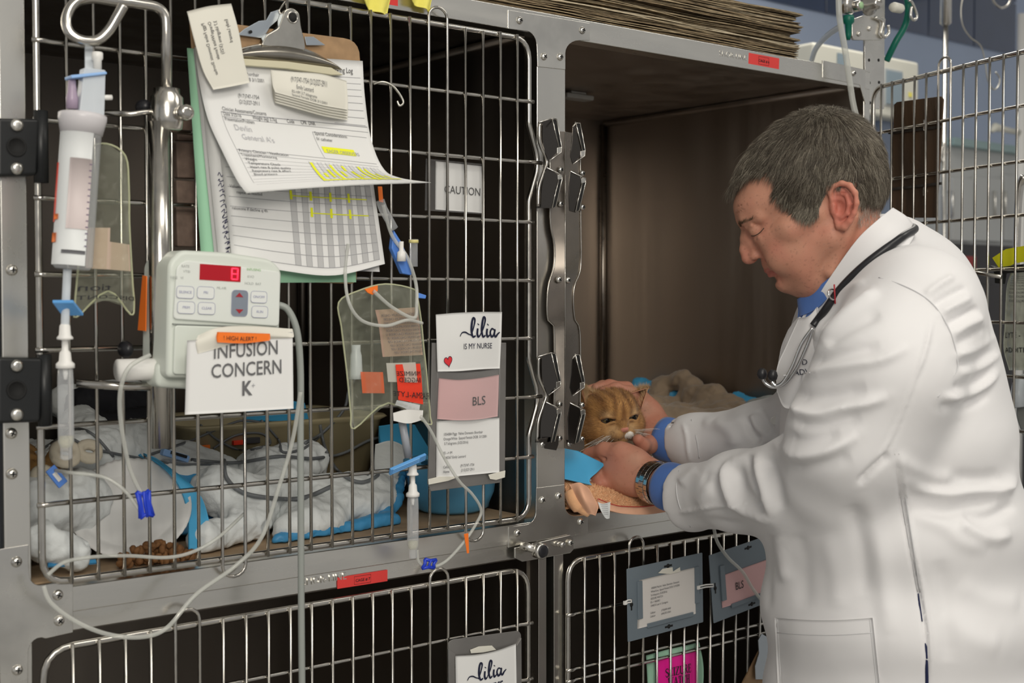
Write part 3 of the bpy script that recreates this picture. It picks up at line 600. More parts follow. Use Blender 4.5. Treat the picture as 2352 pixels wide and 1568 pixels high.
pbtn(549, 696, .0205, .030, mat('slate_button', (.22, .25, .30), .4), 'rocker_button', .005)
for y, s in ((678, 1), (714, -1)):
    a, b = pF.px(548, y); MB().prism(pF.poly([(a-.005, b-.002*s), (a+.005, b-.002*s), (a, b+.003*s)], .002), pF.n*.0003).obj('arrow', mat('dark_red_print', (.35, .02, .03), .5), pu)
for x, y, l in ((425, 610, 'RATE'), (428, 622, 'VTBI'), (405, 636, 'TIME   VI'), (582, 618, 'INFUSING'), (575, 634, 'KVO'), (580, 650, 'HOLD  BAT'), (508, 660, 'ML-HR')):
    a, b = pF.px(x, y); pF.text(l, a, b-.002, .0042, mat('green_print', (.35, .55, .3), .6) if l[:3] == 'INF' else mat('pale_grey_print', (.45, .47, .45), .6), pu, .0012, align='CENTER')
# stickers on its left cheek
o = MB().prism([WX(329, 632, pF.p(-.0035, 0)[0]), WX(338, 634, pF.p(-.0035, 0)[0]), WX(336, 760, pF.p(-.0035, 0)[0]), WX(318, 758, pF.p(-.0035, 0)[0])], (-.001, 0, 0)).obj('orange_sticker', ORG, pu)
# sign taped over its lower half
sg = quad_sheet((430, 782), (672, 762), (674, 938), (425, 952), -.118, bulge=.002)
o = tag(sg.sheet('paper_sign', PAPER, None, .0004), 'white sign reading INFUSION CONCERN K+ taped to the pump', 'sign'); w_, h_ = sg.w, sg.h
for i, (tx, x) in enumerate((('INFUSION', .54), ('CONCERN', .55), ('K', .54))):
    sg.text(tx, w_*x, h_*(.73-.255*i), .0215, mat('sign_grey_ink', (.13, .13, .135), .6), o, align='CENTER', sx=.86, off=.0002 if i < 2 else .0007)
sg.text('+', w_*.585, h_*.30, .009, RULE, o)
tpz = psheet([[(455, 770, -.112), (500, 752, -.122), (570, 748, -.124), (672, 755, -.114)], [(450, 785, -.119), (500, 775, -.124), (570, 768, -.125), (675, 772, -.12)], [(454, 812, -.119), (500, 800, -.1205), (570, 782, -.1205), (670, 776, -.119)]])
tag(tpz.sheet('masking_tape', mat('cream_tape', (.72, .70, .62), .6), None, .0004), 'crumpled cream tape strip holding the infusion sign to the pump', 'tape')
ol = psheet([[(499, 762, -.1262), (560, 764, -.1275), (620, 766, -.1262)], [(497, 774, -.1262), (560, 778, -.1275), (621, 776, -.1262)], [(499, 786, -.1262), (560, 788, -.1275), (619, 782, -.1262)]])
o = tag(ol.sheet('orange_label', ORG, None, .0003), 'small orange warning label stuck on the tape over the sign', 'label'); ol.text('! HIGH ALERT !', ol.w*.12, ol.h*.3, .0068, INK, o, sx=.9)
# ---------- burette, bag and drip chamber at the left ----------
Yb = -.085
bu = thing('burette_set', W(160, 615, Yb), 'clear burette chamber with a white and red label hanging from the pole hook', 'burette')
A0, A1 = W(190, 262, Yb), W(166, 618, Yb); ax = (A1-A0); Lh = np.linalg.norm(ax); axn = ax/Lh
MB().lathe([(.0235, 0), (.0235, .004), (.021, .006), (.021, Lh-.004), (.018, Lh)], A0, axn, 28).obj('chamber', CLEAR, bu)
MB().lathe([(.0236, 0), (.0255, .001), (.0255, .006), (.022, .022), (.0215, .022)], A0, axn, 28).obj('chamber_cap', mat('translucent_cap', (.62, .60, .62), .35), bu)
e1 = np.cross(axn, -YA); e1 /= np.linalg.norm(e1); 
def cyl(a, t, r): return A0+axn*(Lh*t)+r*(math.sin(a)*(-e1 if (e1@XA) > 0 else e1)*-1+math.cos(a)*(-YA))
sgn = 1 if (e1@XA) > 0 else -1
def cyl(a, t, r): return A0+axn*(Lh*t)+r*(math.sin(a)*e1*sgn-math.cos(a)*YA)
MB().grid(lambda u, v: cyl(-1.75+2.0*u, .03+.95*v, .0219), 14, 4, .0005).obj('white_label', mat('label_white', (.74, .76, .76), .5), bu)
MB().grid(lambda u, v: cyl(-1.8+.2*u, .33+.38*v, .0228), 3, 2, .0005).obj('red_stripe', REDL, bu)
MB().grid(lambda u, v: cyl(-.8+1.05*u, .3+.45*v, .0226), 8, 2, .0003).obj('pink_scale_panel', mat('pinkish_label', (.62, .54, .53), .5), bu)
MB().grid(lambda u, v: cyl(-.95+1.15*u, .885+.022*v, .0226), 8, 1, .0003).obj('printed_bar', INKG, bu)
for i in range(14): MB().grid(lambda u, v: cyl(.12+.13*u, .33+.04*i+.006*v, .0230), 2, 1, .0002).obj('scale_mark', mat('purple_print', (.2, .14, .25), .6), bu)
MB().grid(lambda u, v: cyl(-1.62+.35*u, .66+.035*v, .0231), 3, 1, .0003).obj('orange_dot_label', ORG, bu); MB().grid(lambda u, v: cyl(-1.72+.4*u, .78+.06*v, .0231), 3, 1, .0003).obj('orange_dot_label', ORG, bu)
N0, N1 = W(212, 160, Yb), W(205, 262, Yb); MB().prism(rounded([N0+np.array((-.012, .006, 0)), N0+np.array((.012, .006, 0)), N1+np.array((.014, .006, -.002)), N1+np.array((-.014, .006, -.002))], .002), (0, -.014, 0)).obj('inlet_block', FROST, bu, .003)
MB().prism([W(163, 172, Yb-.012), W(245, 164, Yb-.012), W(247, 170, Yb-.012), W(165, 180, Yb-.012)], (0, .02, 0)).obj('roller_clamp', mat('pale_blue_clamp', (.3, .5, .85), .35), bu, .001)
MB().lathe([(.0045, 0), (.0045, .01), (.006, .012), (.006, .018), (.005, .019)], W(224, 160, Yb), ZA, 14).obj('vent_cap', WHITEP, bu)
MB().lathe([(.0065, 0), (.0065, .012), (.005, .018), (.004, .03), (.0025, .034)], W(166, 250, Yb), ZA, 14).obj('injection_port', mat('violet_clear', (.38, .3, .4), .3), bu)
MB().lathe([(.002, 0), (.003, .008), (.003, .014)], W(228, 224, Yb-.004), (1, 0, .1), 10).obj('side_port', WHITEP, bu)
MB().prism([W(196, 95, Yb+.03), W(212, 95, Yb+.03), W(216, 165, Yb), W(196, 165, Yb)], (0, .002, 0)).obj('hanging_strap', FROST, bu)
def bag(name, rows, Y, bl, lbl, parent=None, m=None):
    """two welded films: rows of pixel triples, top to bottom"""
    t = thing(name, W(*rows[-1][1], Y), lbl, 'iv bag')
    for s, nm in ((-1, 'front_film'), (1, 'back_film')):
        R = []
        for k, r in enumerate(rows):
            P = [W(x, y, Y) for x, y in r]; e = math.sin(math.pi*min(1, max(0, (k+.15)/(len(rows)-.7))))**.6
            a, b, c = P; R.append([a, a*.45+b*.55+YA*s*bl*e*.85, b+YA*s*bl*e, b*.45+c*.55+YA*s*bl*e*.85, c])
        sh = Sheet(R); sh.sheet(nm, m or BAGF, t, .0002, 18, 24)
        if s == -1: front = sh
    ed = [W(*r[0], Y) for r in rows]+[W(*rows[-1][1], Y)]+[W(*r[2], Y) for r in rows[::-1]]+[W(*rows[0][1], Y)]
    MB().tube(smooth_path(ed, 4, True), .0011, 6, True).obj('welded_edge', SEAM, t)
    return t, front
bg, fs_ = bag('iv_bag', [((205, 345), (245, 330), (288, 358)), ((195, 420), (245, 420), (296, 430)), ((188, 500), (245, 500), (297, 510)), ((182, 580), (242, 585), (301, 590)), ((176, 650), (240, 650), (305, 655)), ((172, 700), (240, 690), (308, 700)), ((176, 728), (248, 668), (300, 722))], -.05, .011, 'slack clear IV bag with mirrored lettering hanging behind the burette')
fs_.rects([(fs_.w*.1, fs_.h*.42, fs_.w*.5, fs_.h*.62), (fs_.w*.5, fs_.h*.42, fs_.w*.95, fs_.h*.56)], mat('tan_label', (.5, .38, .3), .6), bg, 'paper_label', .0006)
fs_.text('tion', fs_.w*.55, fs_.h*.28, .013, INK, bg, flip=True, sx=1.1); fs_.text('DISCONTINUED', fs_.w*1.0, fs_.h*.21, .0095, INK, bg, flip=True)
# blue slide clamp, spike and drip chamber below the burette
dc = thing('drip_chamber', W(135, 1000, Yb), 'clear drip chamber with a white spike beside the upper black hinge line', 'drip chamber')
def chamber(t, top, h, sc=1.0, cols=None):
    o = np.array(top); D = -ZA
    MB().lathe([(.0028*sc, -.004*sc), (.0055*sc, 0), (.0062*sc, .010*sc), (.0085*sc, .0125*sc), (.0085*sc, .0145*sc), (.0035*sc, .0155*sc), (.0035*sc, .026*sc), (.0058*sc, .029*sc), (.0066*sc, .038*sc), (.0098*sc, .041*sc), (.0098*sc, .0455*sc), (.0078*sc, .046*sc)], o, D, 20).obj('spike', WHITEP, t)
    MB().lathe([(.0078*sc, .046*sc), (.0084*sc, .060*sc), (.0084*sc, h), (.0062*sc, h+.006*sc), (.0062*sc, h+.018*sc), (.003*sc, h+.02*sc)], o, D, 22).obj('chamber', CLEAR, t)
    MB().lathe([(.001, h-.006*sc), (.0076*sc, h-.006*sc), (.0076*sc, h+.001*sc), (.0055*sc, h+.006*sc)], o, D, 20).obj('fluid', film('fluid_tint' if 'fluid_tint' not in MATS else 'fluid_tint2', (.7, .68, .5), .3, .05), t)
    MB().lathe([(.003*sc, .046*sc), (.002*sc, .058*sc)], o, D, 10).obj('drip_nozzle', WHITEP, t)
chamber(dc, W(149, 748, Yb), .125)
MB().prism([W(120, 688, Yb-.012), W(168, 688, Yb-.012), W(192, 718, Yb+.006), W(142, 718, Yb+.006)], (0, 0, -.0035)).obj('slide_clamp', BLUEC, dc, .0008)
tube('outlet_tube', [(155, 618, Yb), (152, 680, Yb), (149, 752, Yb)], .0045, m=FROST, parent=dc)
# ---------- central bag with its line ----------
Yg = -.05
cg, fg = bag('iv_bag', [((822, 668), (885, 652), (950, 664)), ((778, 694), (868, 690), (959, 684)), ((784, 750), (875, 745), (968, 742)), ((790, 800), (880, 800), (973, 795)), ((796, 850), (886, 850), (979, 850)), ((801, 900), (892, 900), (984, 908)), ((806, 950), (896, 925), (988, 955)), ((814, 984), (892, 925), (984, 974))], Yg, .016, 'full clear IV bag with red stickers hanging below the clipboard')
w_, h_ = fg.w, fg.h
fg.rects([(w_*.38, h_*.52, w_*.95, h_*.80)], film('tan_print_film', (.62, .42, .32), .55, .4), cg, 'paper_label', .0007)
fg.rects([(w_*.42, h_*.36, w_*.78, h_*.48)], film('white_print_film', (.7, .68, .6), .6, .4), cg, 'paper_label', .0009)
fg.rects([(w_*.53, h_*.22, w_*.84, h_*.47)], REDL, cg, 'red_sticker', .0026)
fg.rects([(w_*.12, h_*.28, w_*.36, h_*.42)], film('orange_red_film', (.7, .14, .05), .8, .4), cg, 'red_sticker', .0005)
fg.rects([(w_*.52, h_*.1, w_*.80, h_*.21)], mat('label_white', (.74, .76, .76), .5), cg, 'white_sticker', .0009)
for i in range(11): fg.text('ML CONTAINS SODIUM CHLORIDE USP'[i:i+24], w_*.94, h_*(.76-.022*i), .0038, INKG, cg, c=.0016, flip=True, sx=.8)
fg.text('PLASMA-LYTE', w_*.97, h_*.26, .012, INK, cg, c=.0034, flip=True, sx=.6); fg.text('MINIMIZE\nBAGGED', w_*.82, h_*.4, .0075, INK, cg, c=.0034, flip=True, sx=.8)
MB().lathe([(.009, 0), (.0085, .006), (.0075, .03), (.006, .036), (.006, .044)], W(818, 870, Yg+.004), ZA, 16).obj('additive_port', FROST, cg)
pp = psheet([[(903, 948, Yg-.012), (935, 940, Yg-.018), (972, 942, Yg-.012)], [(904, 966, Yg-.012), (938, 972, Yg-.018), (970, 964, Yg-.012)]]); pp.sheet('white_tab', WHITEP, cg, .0006)
MB().tube([W(923, 965, Yg), W(938, 1050, Yg)], .0052, 12).obj('outlet_port', mat('grey_port', (.34, .36, .40), .35), cg)
o = slab('orange_clip', [(838, 664), (868, 655), (868, 668), (856, 677), (845, 672)], Yg-.022, .002, ORG, cg, .0004)
d2 = thing('drip_chamber', W(958, 1255, Yg), 'clear drip chamber with white spike hanging before the lower sill', 'drip chamber')
chamber(d2, W(948, 1068, Yg), .107, .92)
bc = thing('roller_clamp', W(935, 1060, Yg-.012), 'sky blue slotted clamp above the central drip chamber', 'clamp')
RR = Frame(W(893, 1083, Yg-.01), W(974, 1048, Yg-.01)-W(893, 1083, Yg-.01), (0, -.35, .5)); lw = np.linalg.norm(W(893, 1083, Yg-.01)-W(974, 1048, Yg-.01))
RR.rect('clamp_body', 0, -.004, lw, .007, 0, .004, BLUEC, bc, .0008, .001)
for k in (-.001, .0025, .0055): RR.rect('rib', .003, k, lw-.012, k+.001, .004, .001, mat('clamp_rib', (.22, .5, .85), .3), bc)
tube('iv_line', [(958, 1262, Yg), (962, 1290, Yg), (985, 1302, Yg), (1022, 1290, Yg), (1065, 1245, Yg), (1095, 1200, Yg), (1105, 1170, Yg), (1085, 1135, Yg-.005), (1055, 1105, Yg-.008), (1020, 1050, Yg-.01), (990, 990, Yg-.012), (966, 955, Yg-.014)], .0021, 'clear looping line from the central drip chamber past the card holder')
pc = thing('pinch_clamp', W(985, 1300, Yg), 'dark blue pinch clamp on the line under the central drip chamber', 'clamp')
def pinch(t, px0, px1, px2, px3, Y):
    P = [W(*p, Y) for p in (px0, px1, px2, px3)]; c = sum(P)/4
    for i in range(4): a, b = P[i], P[(i+1) % 4]; MB().tube([a, a*.5+b*.5+(c-(a+b)/2)*.25, b], .0024, 8).obj('clamp_arm', BLUED, t)
    MB().tube([P[0]*.5+P[1]*.5-YA*.002, c, P[2]*.5+P[3]*.5-YA*.002], .0018, 8).obj('clamp_tooth', BLUED, t)
pinch(pc, (976, 1284), (1002, 1285), (997, 1304), (970, 1305), Yg-.004)
p2_ = thing('pinch_clamp', W(330, 1190, -.06), 'dark blue pinch clamp dangling in front of the paper plate', 'clamp')
pinch(p2_, (314, 1130), (342, 1126), (352, 1184), (322, 1190), -.062); slab('clamp_web', [(318, 1135), (325, 1135), (334, 1186), (325, 1187)], -.064, .004, BLUED, p2_); slab('clamp_web', [(333, 1132), (339, 1131), (349, 1182), (341, 1184)], -.064, .004, BLUED, p2_)
tag(slab('orange_tag', [(1066, 1226), (1076, 1224), (1078, 1270), (1073, 1271)], Yg-.004, .001, ORG), 'small orange tag hanging on the clear line by the bottom hook loop', 'tag')
tube('iv_line', [(345, 815, -.09), (300, 840, -.09), (280, 880, -.085), (275, 930, -.08), (282, 1000, -.075), (300, 1080, -.065), (328, 1140, -.06)], .0025, 'clear tube dropping from the pump to the blue pinch clamp')
tube('iv_line', [(326, 1180, -.06), (290, 1130, -.05), (250, 1100, -.04), (210, 1090, -.03), (160, 1085, -.02), (128, 1080, .02)], .0022, 'clear tube running left from the dangling blue clamp into the cage')
tube('iv_line', [(100, 1345, -.04), (118, 1385, -.045), (180, 1430, -.05), (255, 1458, -.055), (330, 1462, -.055), (385, 1440, -.055), (450, 1365, -.055), (540, 1300, -.06), (600, 1235, -.07), (640, 1120, -.08), (672, 1010, -.09), (690, 900, -.10)], .0026, 'long clear tube sagging across the middle rail below the left door')
tube('iv_line', [(110, 1320, -.03), (150, 1290, -.02), (220, 1278, -.016), (300, 1276, -.016), (380, 1280, -.018), (440, 1268, -.02), (500, 1235, -.022), (560, 1180, .02)], .0022, 'clear tube lying along the kibble behind the bottom bars')
tube('power_cable', [(640, 700, -.08), (662, 712, -.085), (682, 760, -.09), (690, 850, -.09), (690, 1000, -.09), (691, 1200, -.085), (692, 1400, -.08), (695, 1700, -.08)], .0042, 'thick grey cable hanging straight down from the pump', 'cable', TUBEG)
tube('iv_line', [(800, 560, Yg), (793, 620, Yg), (800, 690, Yg-.024), (830, 735, Yg-.026), (885, 748, Yg-.028), (935, 735, Yg-.026), (970, 742, Yg-.02)], .0022, 'clear tube crossing the front of the central bag')
tube('iv_line', [(880, 470, Yg), (900, 540, Yg), (935, 590, Yg-.01), (955, 650, Yg-.01), (957, 700, Yg-.022), (950, 730, Yg-.024), (900, 705, Yg-.024), (858, 668, Yg-.024)], .0024, 'clear tube curling down beside the blue clip to the central bag')
bl = thing('blue_line_clips', W(925, 620, Yg), 'cluster of blue line clips and a yellow capped port right of the clipboard', 'clip')
slab('clip_body', [(905, 528), (925, 560), (948, 620), (945, 632), (925, 628), (900, 570)], Yg, .008, mat('mid_blue', (.1, .25, .7), .35), bl, .001)
slab('clip_body', [(962, 672), (980, 678), (978, 686), (960, 684)], Yg, .006, mat('mid_blue', (.1, .25, .7), .35), bl, .001)
MB().lathe([(.006, 0), (.0055, .012), (.003, .014), (.003, .026)], W(922, 600, Yg-.008), ZA, 14).obj('port', WHITEP, bl)
MB().lathe([(.0055, 0), (.0055, .030), (.0065, .032), (.0065, .036)], W(950, 612, Yg-.004), ZA, 14).obj('clear_port', CLEAR, bl); MB().lathe([(.0066, 0), (.0066, .004)], W(950, 558, Yg-.004), ZA, 14).obj('yellow_cap', mat('cream_yellow', (.7, .62, .25), .4), bl)
slab('orange_tab', [(868, 428), (878, 428), (881, 465), (871, 463)], Yg, .001, ORG, bl)
MB().tube([W(905, 525, Yg), W(880, 480, Yg), W(873, 460, Yg)], .006, 10).obj('clear_sleeve', CLEAR, bl)
# stray hook on the door wire
hk = MB().tube(smooth_path([W(858, 193, -.012), W(880, 188, -.02), (W(905, 200, -.025)), W(926, 232, -.028), W(918, 243, -.028), W(912, 232, -.026)], 6), .0016, 7).obj('wire_hook', mat('dull_wire', (.6, .58, .52), .35, 1), None); tag(hk, 'bent wire hook sticking out of the upper left door right of the clipboard', 'hook')
# ---------- cards and card holders ----------
GREYH = mat('grey_card_holder', (.30, .29, .28), .35, .6, .15, 20); SLATE = mat('slate_plastic', (.17, .21, .245), .5, 0, .08, 15); PINK = mat('pink_card', (.66, .40, .40), .6)
ch = thing('card_holder', W(1070, 1128, -.022), 'tall grey metal card holder taped to the upper left cage door', 'card holder')
slab('back_plate', [(993, 787), (1163, 787), (1159, 1085), (1150, 1108), (990, 1128), (984, 1112)], -.020, .0015, GREYH, ch, .0006)
slab('side_channel', [(993, 787), (1008, 788), (1001, 1100), (984, 1112)], -.0225, .003, GREYH, ch, .0006); slab('side_channel', [(1147, 787), (1163, 787), (1160, 1085), (1146, 1095)], -.0225, .003, GREYH, ch, .0006)
for P_ in ([(984, 1100), (1010, 1094), (1056, 1094), (1030, 1104), (985, 1113)], [(1122, 1090), (1145, 1084), (1161, 1080), (1160, 1096), (1140, 1102), (1126, 1100)]): slab('tape_piece', P_, -.0245, .001, mat('cream_tape', (.72, .70, .62), .6), ch, .0004)
def script_lilia(sh, x, y, k, m, o):
    L = [([(-.35, .1), (-.2, .3), (.05, .32), (.3, .2), (.55, .15)], [.05, .09, .05]), ([(.45, .1), (.62, .5), (.75, 1.0), (.62, 1.12), (.52, .8), (.5, .35), (.6, .05), (.8, .1)], [.06, .13, .16, .09]),
         ([(.95, .52), (.92, .2), (1.0, .04), (1.15, .14)], [.13, .15, .07]), ([(1.1, .1), (1.35, .5), (1.5, 1.02), (1.38, 1.16), (1.28, .8), (1.25, .35), (1.35, .04), (1.52, .12)], [.06, .13, .16, .09]),
         ([(1.65, .5), (1.62, .2), (1.7, .04), (1.84, .14)], [.13, .15, .07]), ([(2.2, .42), (2.0, .5), (1.88, .28), (1.98, .05), (2.14, .14), (2.24, .45), (2.2, .15), (2.3, .05), (2.45, .2), (2.6, .3)], [.07, .12, .13, .1, .14, .06]),
         ([(.98, .74), (1.01, .78)], .15), ([(1.68, .72), (1.71, .76)], .15)]
    sh.brush([([(x+a*k, y+b*k) for a, b in P], [q*k for q in w] if isinstance(w, list) else w*k) for P, w in L], m, o)
ll = psheet([[(1001, 722, -.024), (1050, 718, -.034), (1102, 716, -.034), (1153, 716, -.024)], [(1003, 785, -.025), (1052, 783, -.034), (1102, 781, -.034), (1151, 781, -.025)], [(1005, 853, -.025), (1053, 852, -.03), (1102, 848, -.03), (1148, 846, -.025)]])
o = tag(ll.sheet('name_card', PAPER, None, .0004), 'white nurse card with script lettering and red heart atop the tall holder', 'card')
NAVY = mat('navy_ink', (.012, .015, .04), .5)
script_lilia(ll, ll.w*.435, ll.h*.55, ll.w*.205, NAVY, o); ll.text('IS MY NURSE', ll.w*.41, ll.h*.36, .0105, NAVY, o, sx=.86)
def heart(sh, x, y, k, o):
    P = [(x+k*.062*16*math.sin(t)**3, y+k*.062*(13*math.cos(t)-5*math.cos(2*t)-2*math.cos(3*t)-math.cos(4*t))) for t in np.linspace(0, 2*math.pi, 25)[:-1]]
    P = [(a*math.cos(.2)-b*math.sin(.2)-x*math.cos(.2)+y*math.sin(.2)+x, a*math.sin(.2)+b*math.cos(.2)-x*math.sin(.2)-y*math.cos(.2)+y) for a, b in P]
    MB().prism([sh.q(a, b, .0008) for a, b in P], (0, -.0002, 0)).obj('heart', mat('heart_red', (.7, .03, .04), .5), o); sh.brush([(P+[P[0], P[1]], .0008)], NAVY, o, .0012, 'heart_outline')
heart(ll, ll.w*.17, ll.h*.17, .0075, o)
pk = psheet([[(1008, 868, -.024), (1053, 872, -.029), (1100, 868, -.029), (1146, 860, -.024)], [(1006, 915, -.024), (1052, 918, -.03), (1098, 914, -.03), (1145, 908, -.024)], [(1004, 962, -.024), (1052, 965, -.028), (1098, 963, -.028), (1143, 956, -.024)]])
o = tag(pk.sheet('code_card', PINK, None, .0004), 'pink card printed BLS in the middle of the tall grey holder', 'card'); pk.text('BLS', pk.w*.56, pk.h*.34, .0165, INK, o, sx=.95)
PR = film('clear_sleeve_film', (.8, .8, .8), .02, .08)
pk2 = psheet([[(1004, 853, -.026), (1053, 856, -.032), (1100, 853, -.032), (1150, 846, -.026)], [(1003, 966, -.026), (1052, 968, -.032), (1100, 966, -.032), (1147, 958, -.026)]]); pk2.sheet('clear_sleeve', PR, ch, .0003)
inf = quad_sheet((1003, 967), (1147, 959), (1147, 1084), (1002, 1098), -.0235)
o = tag(inf.sheet('patient_card', PAPER, None, .0004, 6, 6), 'white patient card at the foot of the tall grey holder', 'card')
def patient(sh, o, x, y, s, rows):
    for i, (t1, bold, t2) in enumerate(rows):
        a = sh.text(t1+bold+t2, x, y-i*s*1.25, s, INKG, o, sx=.78, off=.00012 if bold and not t1 else 0)
patient(inf, o, inf.w*.1, inf.h*.74, .0052, [('1054084 Piggy  Feline Domestic Shorthair', '', ''), ('Orange/White  Spayed Female DOB: 3/1/2001', '', ''), (' 3.7 kilograms (3/25/2016)', '', ''), ('', '', ''), ('ES --> IM', '', ''), ('1040367 Emily Leonard', '', ''), ('', '', ''), ('Cellular:              (917)747-1754', '', ''), ('Home:                 (212)327-2911', '', '')])
# CAUTION card in its clear sleeve, behind the wires
cs = quad_sheet((978, 364), (1113, 377), (1110, 492), (976, 483), .004); o = thing('caution_card', W(1050, 488, .004), 'white CAUTION card in a clear sleeve behind the door wires', 'card')
cs.sheet('clear_sleeve', PR, o, .0003, 4, 4); c2 = quad_sheet((1001, 370), (1111, 382), (1107, 489), (1000, 481), .006); c2.sheet('card', PAPER, o, .0004, 4, 4)
c2.text('CAUTION', c2.w*.17, c2.h*.36, .0158, INK, o, sx=.92)
# slate plastic holders on the lower right door
def slate_holder(px, Y, lbl, slots=True):
    t = thing('card_holder', W(*px[3], Y), lbl, 'card holder'); P = [W(*p, Y) for p in px]; F = Frame(P[3], P[2]-P[3], P[0]-P[3]); w = np.linalg.norm(P[2]-P[3]); h = np.linalg.norm(P[0]-P[3])
    F.rect('back_plate', 0, 0, w, h, 0, .0015, SLATE, t, .0006, .002)
    F.rect('side_channel', w*.12, h*.28, w*.18, h*.80, .0015, .003, SLATE, t, .0007); F.rect('side_channel', w*.88, h*.3, w*.94, h*.82, .0015, .003, SLATE, t, .0007); F.rect('bottom_channel', w*.24, h*.13, w*.85, h*.19, .0015, .003, SLATE, t, .0007)
    for a, b in ((.53, .92), (.53, .07), (.05, .5), (.95, .5)):
        hz = b in (.92, .07); F.rect('hanging_slot', w*a-(.009 if hz else .0016), h*b-(.0016 if hz else .009), w*a+(.009 if hz else .0016), h*b+(.0016 if hz else .009), .0013, .0004, HOLE, t); MB().lathe([(.0036, 0), (.0036, .0006)], F.p(w*a, h*b, .0012), F.n, 12).obj('hanging_slot', HOLE, t)
    return t, F, w, h
t, F, w_, h_ = slate_holder([(1438, 1306), (1612, 1269), (1614, 1428), (1441, 1474)], -.024, 'square slate plastic holder with a white patient card on the lower right door')
ca = quad_sheet((1469, 1332), (1595, 1303), (1598, 1409), (1464, 1444), -.0262)
o = tag(ca.sheet('patient_card', mat('ivory_card', (.72, .69, .66), .6), None, .0004, 5, 5), 'white SEIZURE WATCH patient card in the square slate holder', 'card')
patient(ca, o, ca.w*.2, ca.h*.76, .0045, [('1058043 Mechiti  Feline Shorthair, Domestic', '', ''), ('White/Grey  Spayed Female DOB: 5/19/2005', '', ''), ('5.6 kilograms (5/18/2016)', '', ''), ('SEIZURE WATCH', '', ''), ('ES--> NEURO', '', ''), ('1048235 Luis A. Cartagena', '', ''), ('', '', ''), ('Cellular:            (718)690-4640', '', ''), ('Cellular:            (646)353-3364', '', '')])
slab('old_tape', [(1522, 1306), (1545, 1302), (1546, 1312), (1562, 1302), (1563, 1312), (1540, 1318), (1512, 1316)], -.0275, .0004, mat('cream_tape', (.72, .70, .62), .6), t)
t, F, w_, h_ = slate_holder([(1622, 1277), (1790, 1217), (1800, 1368), (1638, 1431)], -.026, 'tilted slate plastic holder half hidden behind the white coat')
cp = quad_sheet((1655, 1323), (1772, 1281), (1776, 1358), (1659, 1396), -.0285)
o = tag(cp.sheet('code_card', PINK, None, .0004, 5, 5), 'pink BLS card in the tilted slate holder beside the coat', 'card'); cp.text('BLS', cp.w*.26, cp.h*.42, .0175, INK, o, sx=.8)
for a, b, lb in (((1436, 1384), (1450, 1380), 'white cable tie at the left edge of the square slate holder'), ((1604, 1349), (1638, 1344), 'white cable tie linking the two slate holders')):
    P0, P1 = W(*a, -.029), W(*b, -.029); tt = thing('cable_tie', P0, lb, 'cable tie'); MB().tube([P0+ZA*.002, (P0+P1)/2+ZA*.003, P1+ZA*.002, P1-ZA*.002, (P0+P1)/2-ZA*.001, P0-ZA*.002], .0012, 6, True).obj('strap', WHITEP, tt); MB().box(P0, (.006, .004, .006)).obj('lock', WHITEP, tt, .0006)
MINT = mat('mint_laminate', (.36, .62, .46), .35, coat=.4); MAG = mat('magenta_card', (.85, .01, .32), .5)
sz = psheet([[(1484, 1505, .008), (1530, 1492, -.004), (1575, 1482, -.004), (1606, 1474, .01)], [(1487, 1560, .008), (1532, 1550, -.008), (1577, 1543, -.008), (1616, 1535, .012)], [(1490, 1640, .008), (1534, 1630, -.008), (1579, 1625, -.008), (1612, 1620, .012)]])
o = tag(sz.sheet('laminated_sign', MINT, None, .0006), 'mint green laminated sign with magenta SEIZURE WATCH card behind the wires', 'sign')
sm = psheet([[(1505, 1513, -.0015), (1540, 1504, -.0065), (1575, 1495, -.0065), (1602, 1486, .0015)], [(1507, 1560, -.002), (1541, 1552, -.010), (1576, 1545, -.010), (1602, 1540, .001)], [(1508, 1615, -.002), (1542, 1610, -.010), (1577, 1602, -.010), (1602, 1598, .001)]])
sm.sheet('magenta_card', MAG, o, .0004)
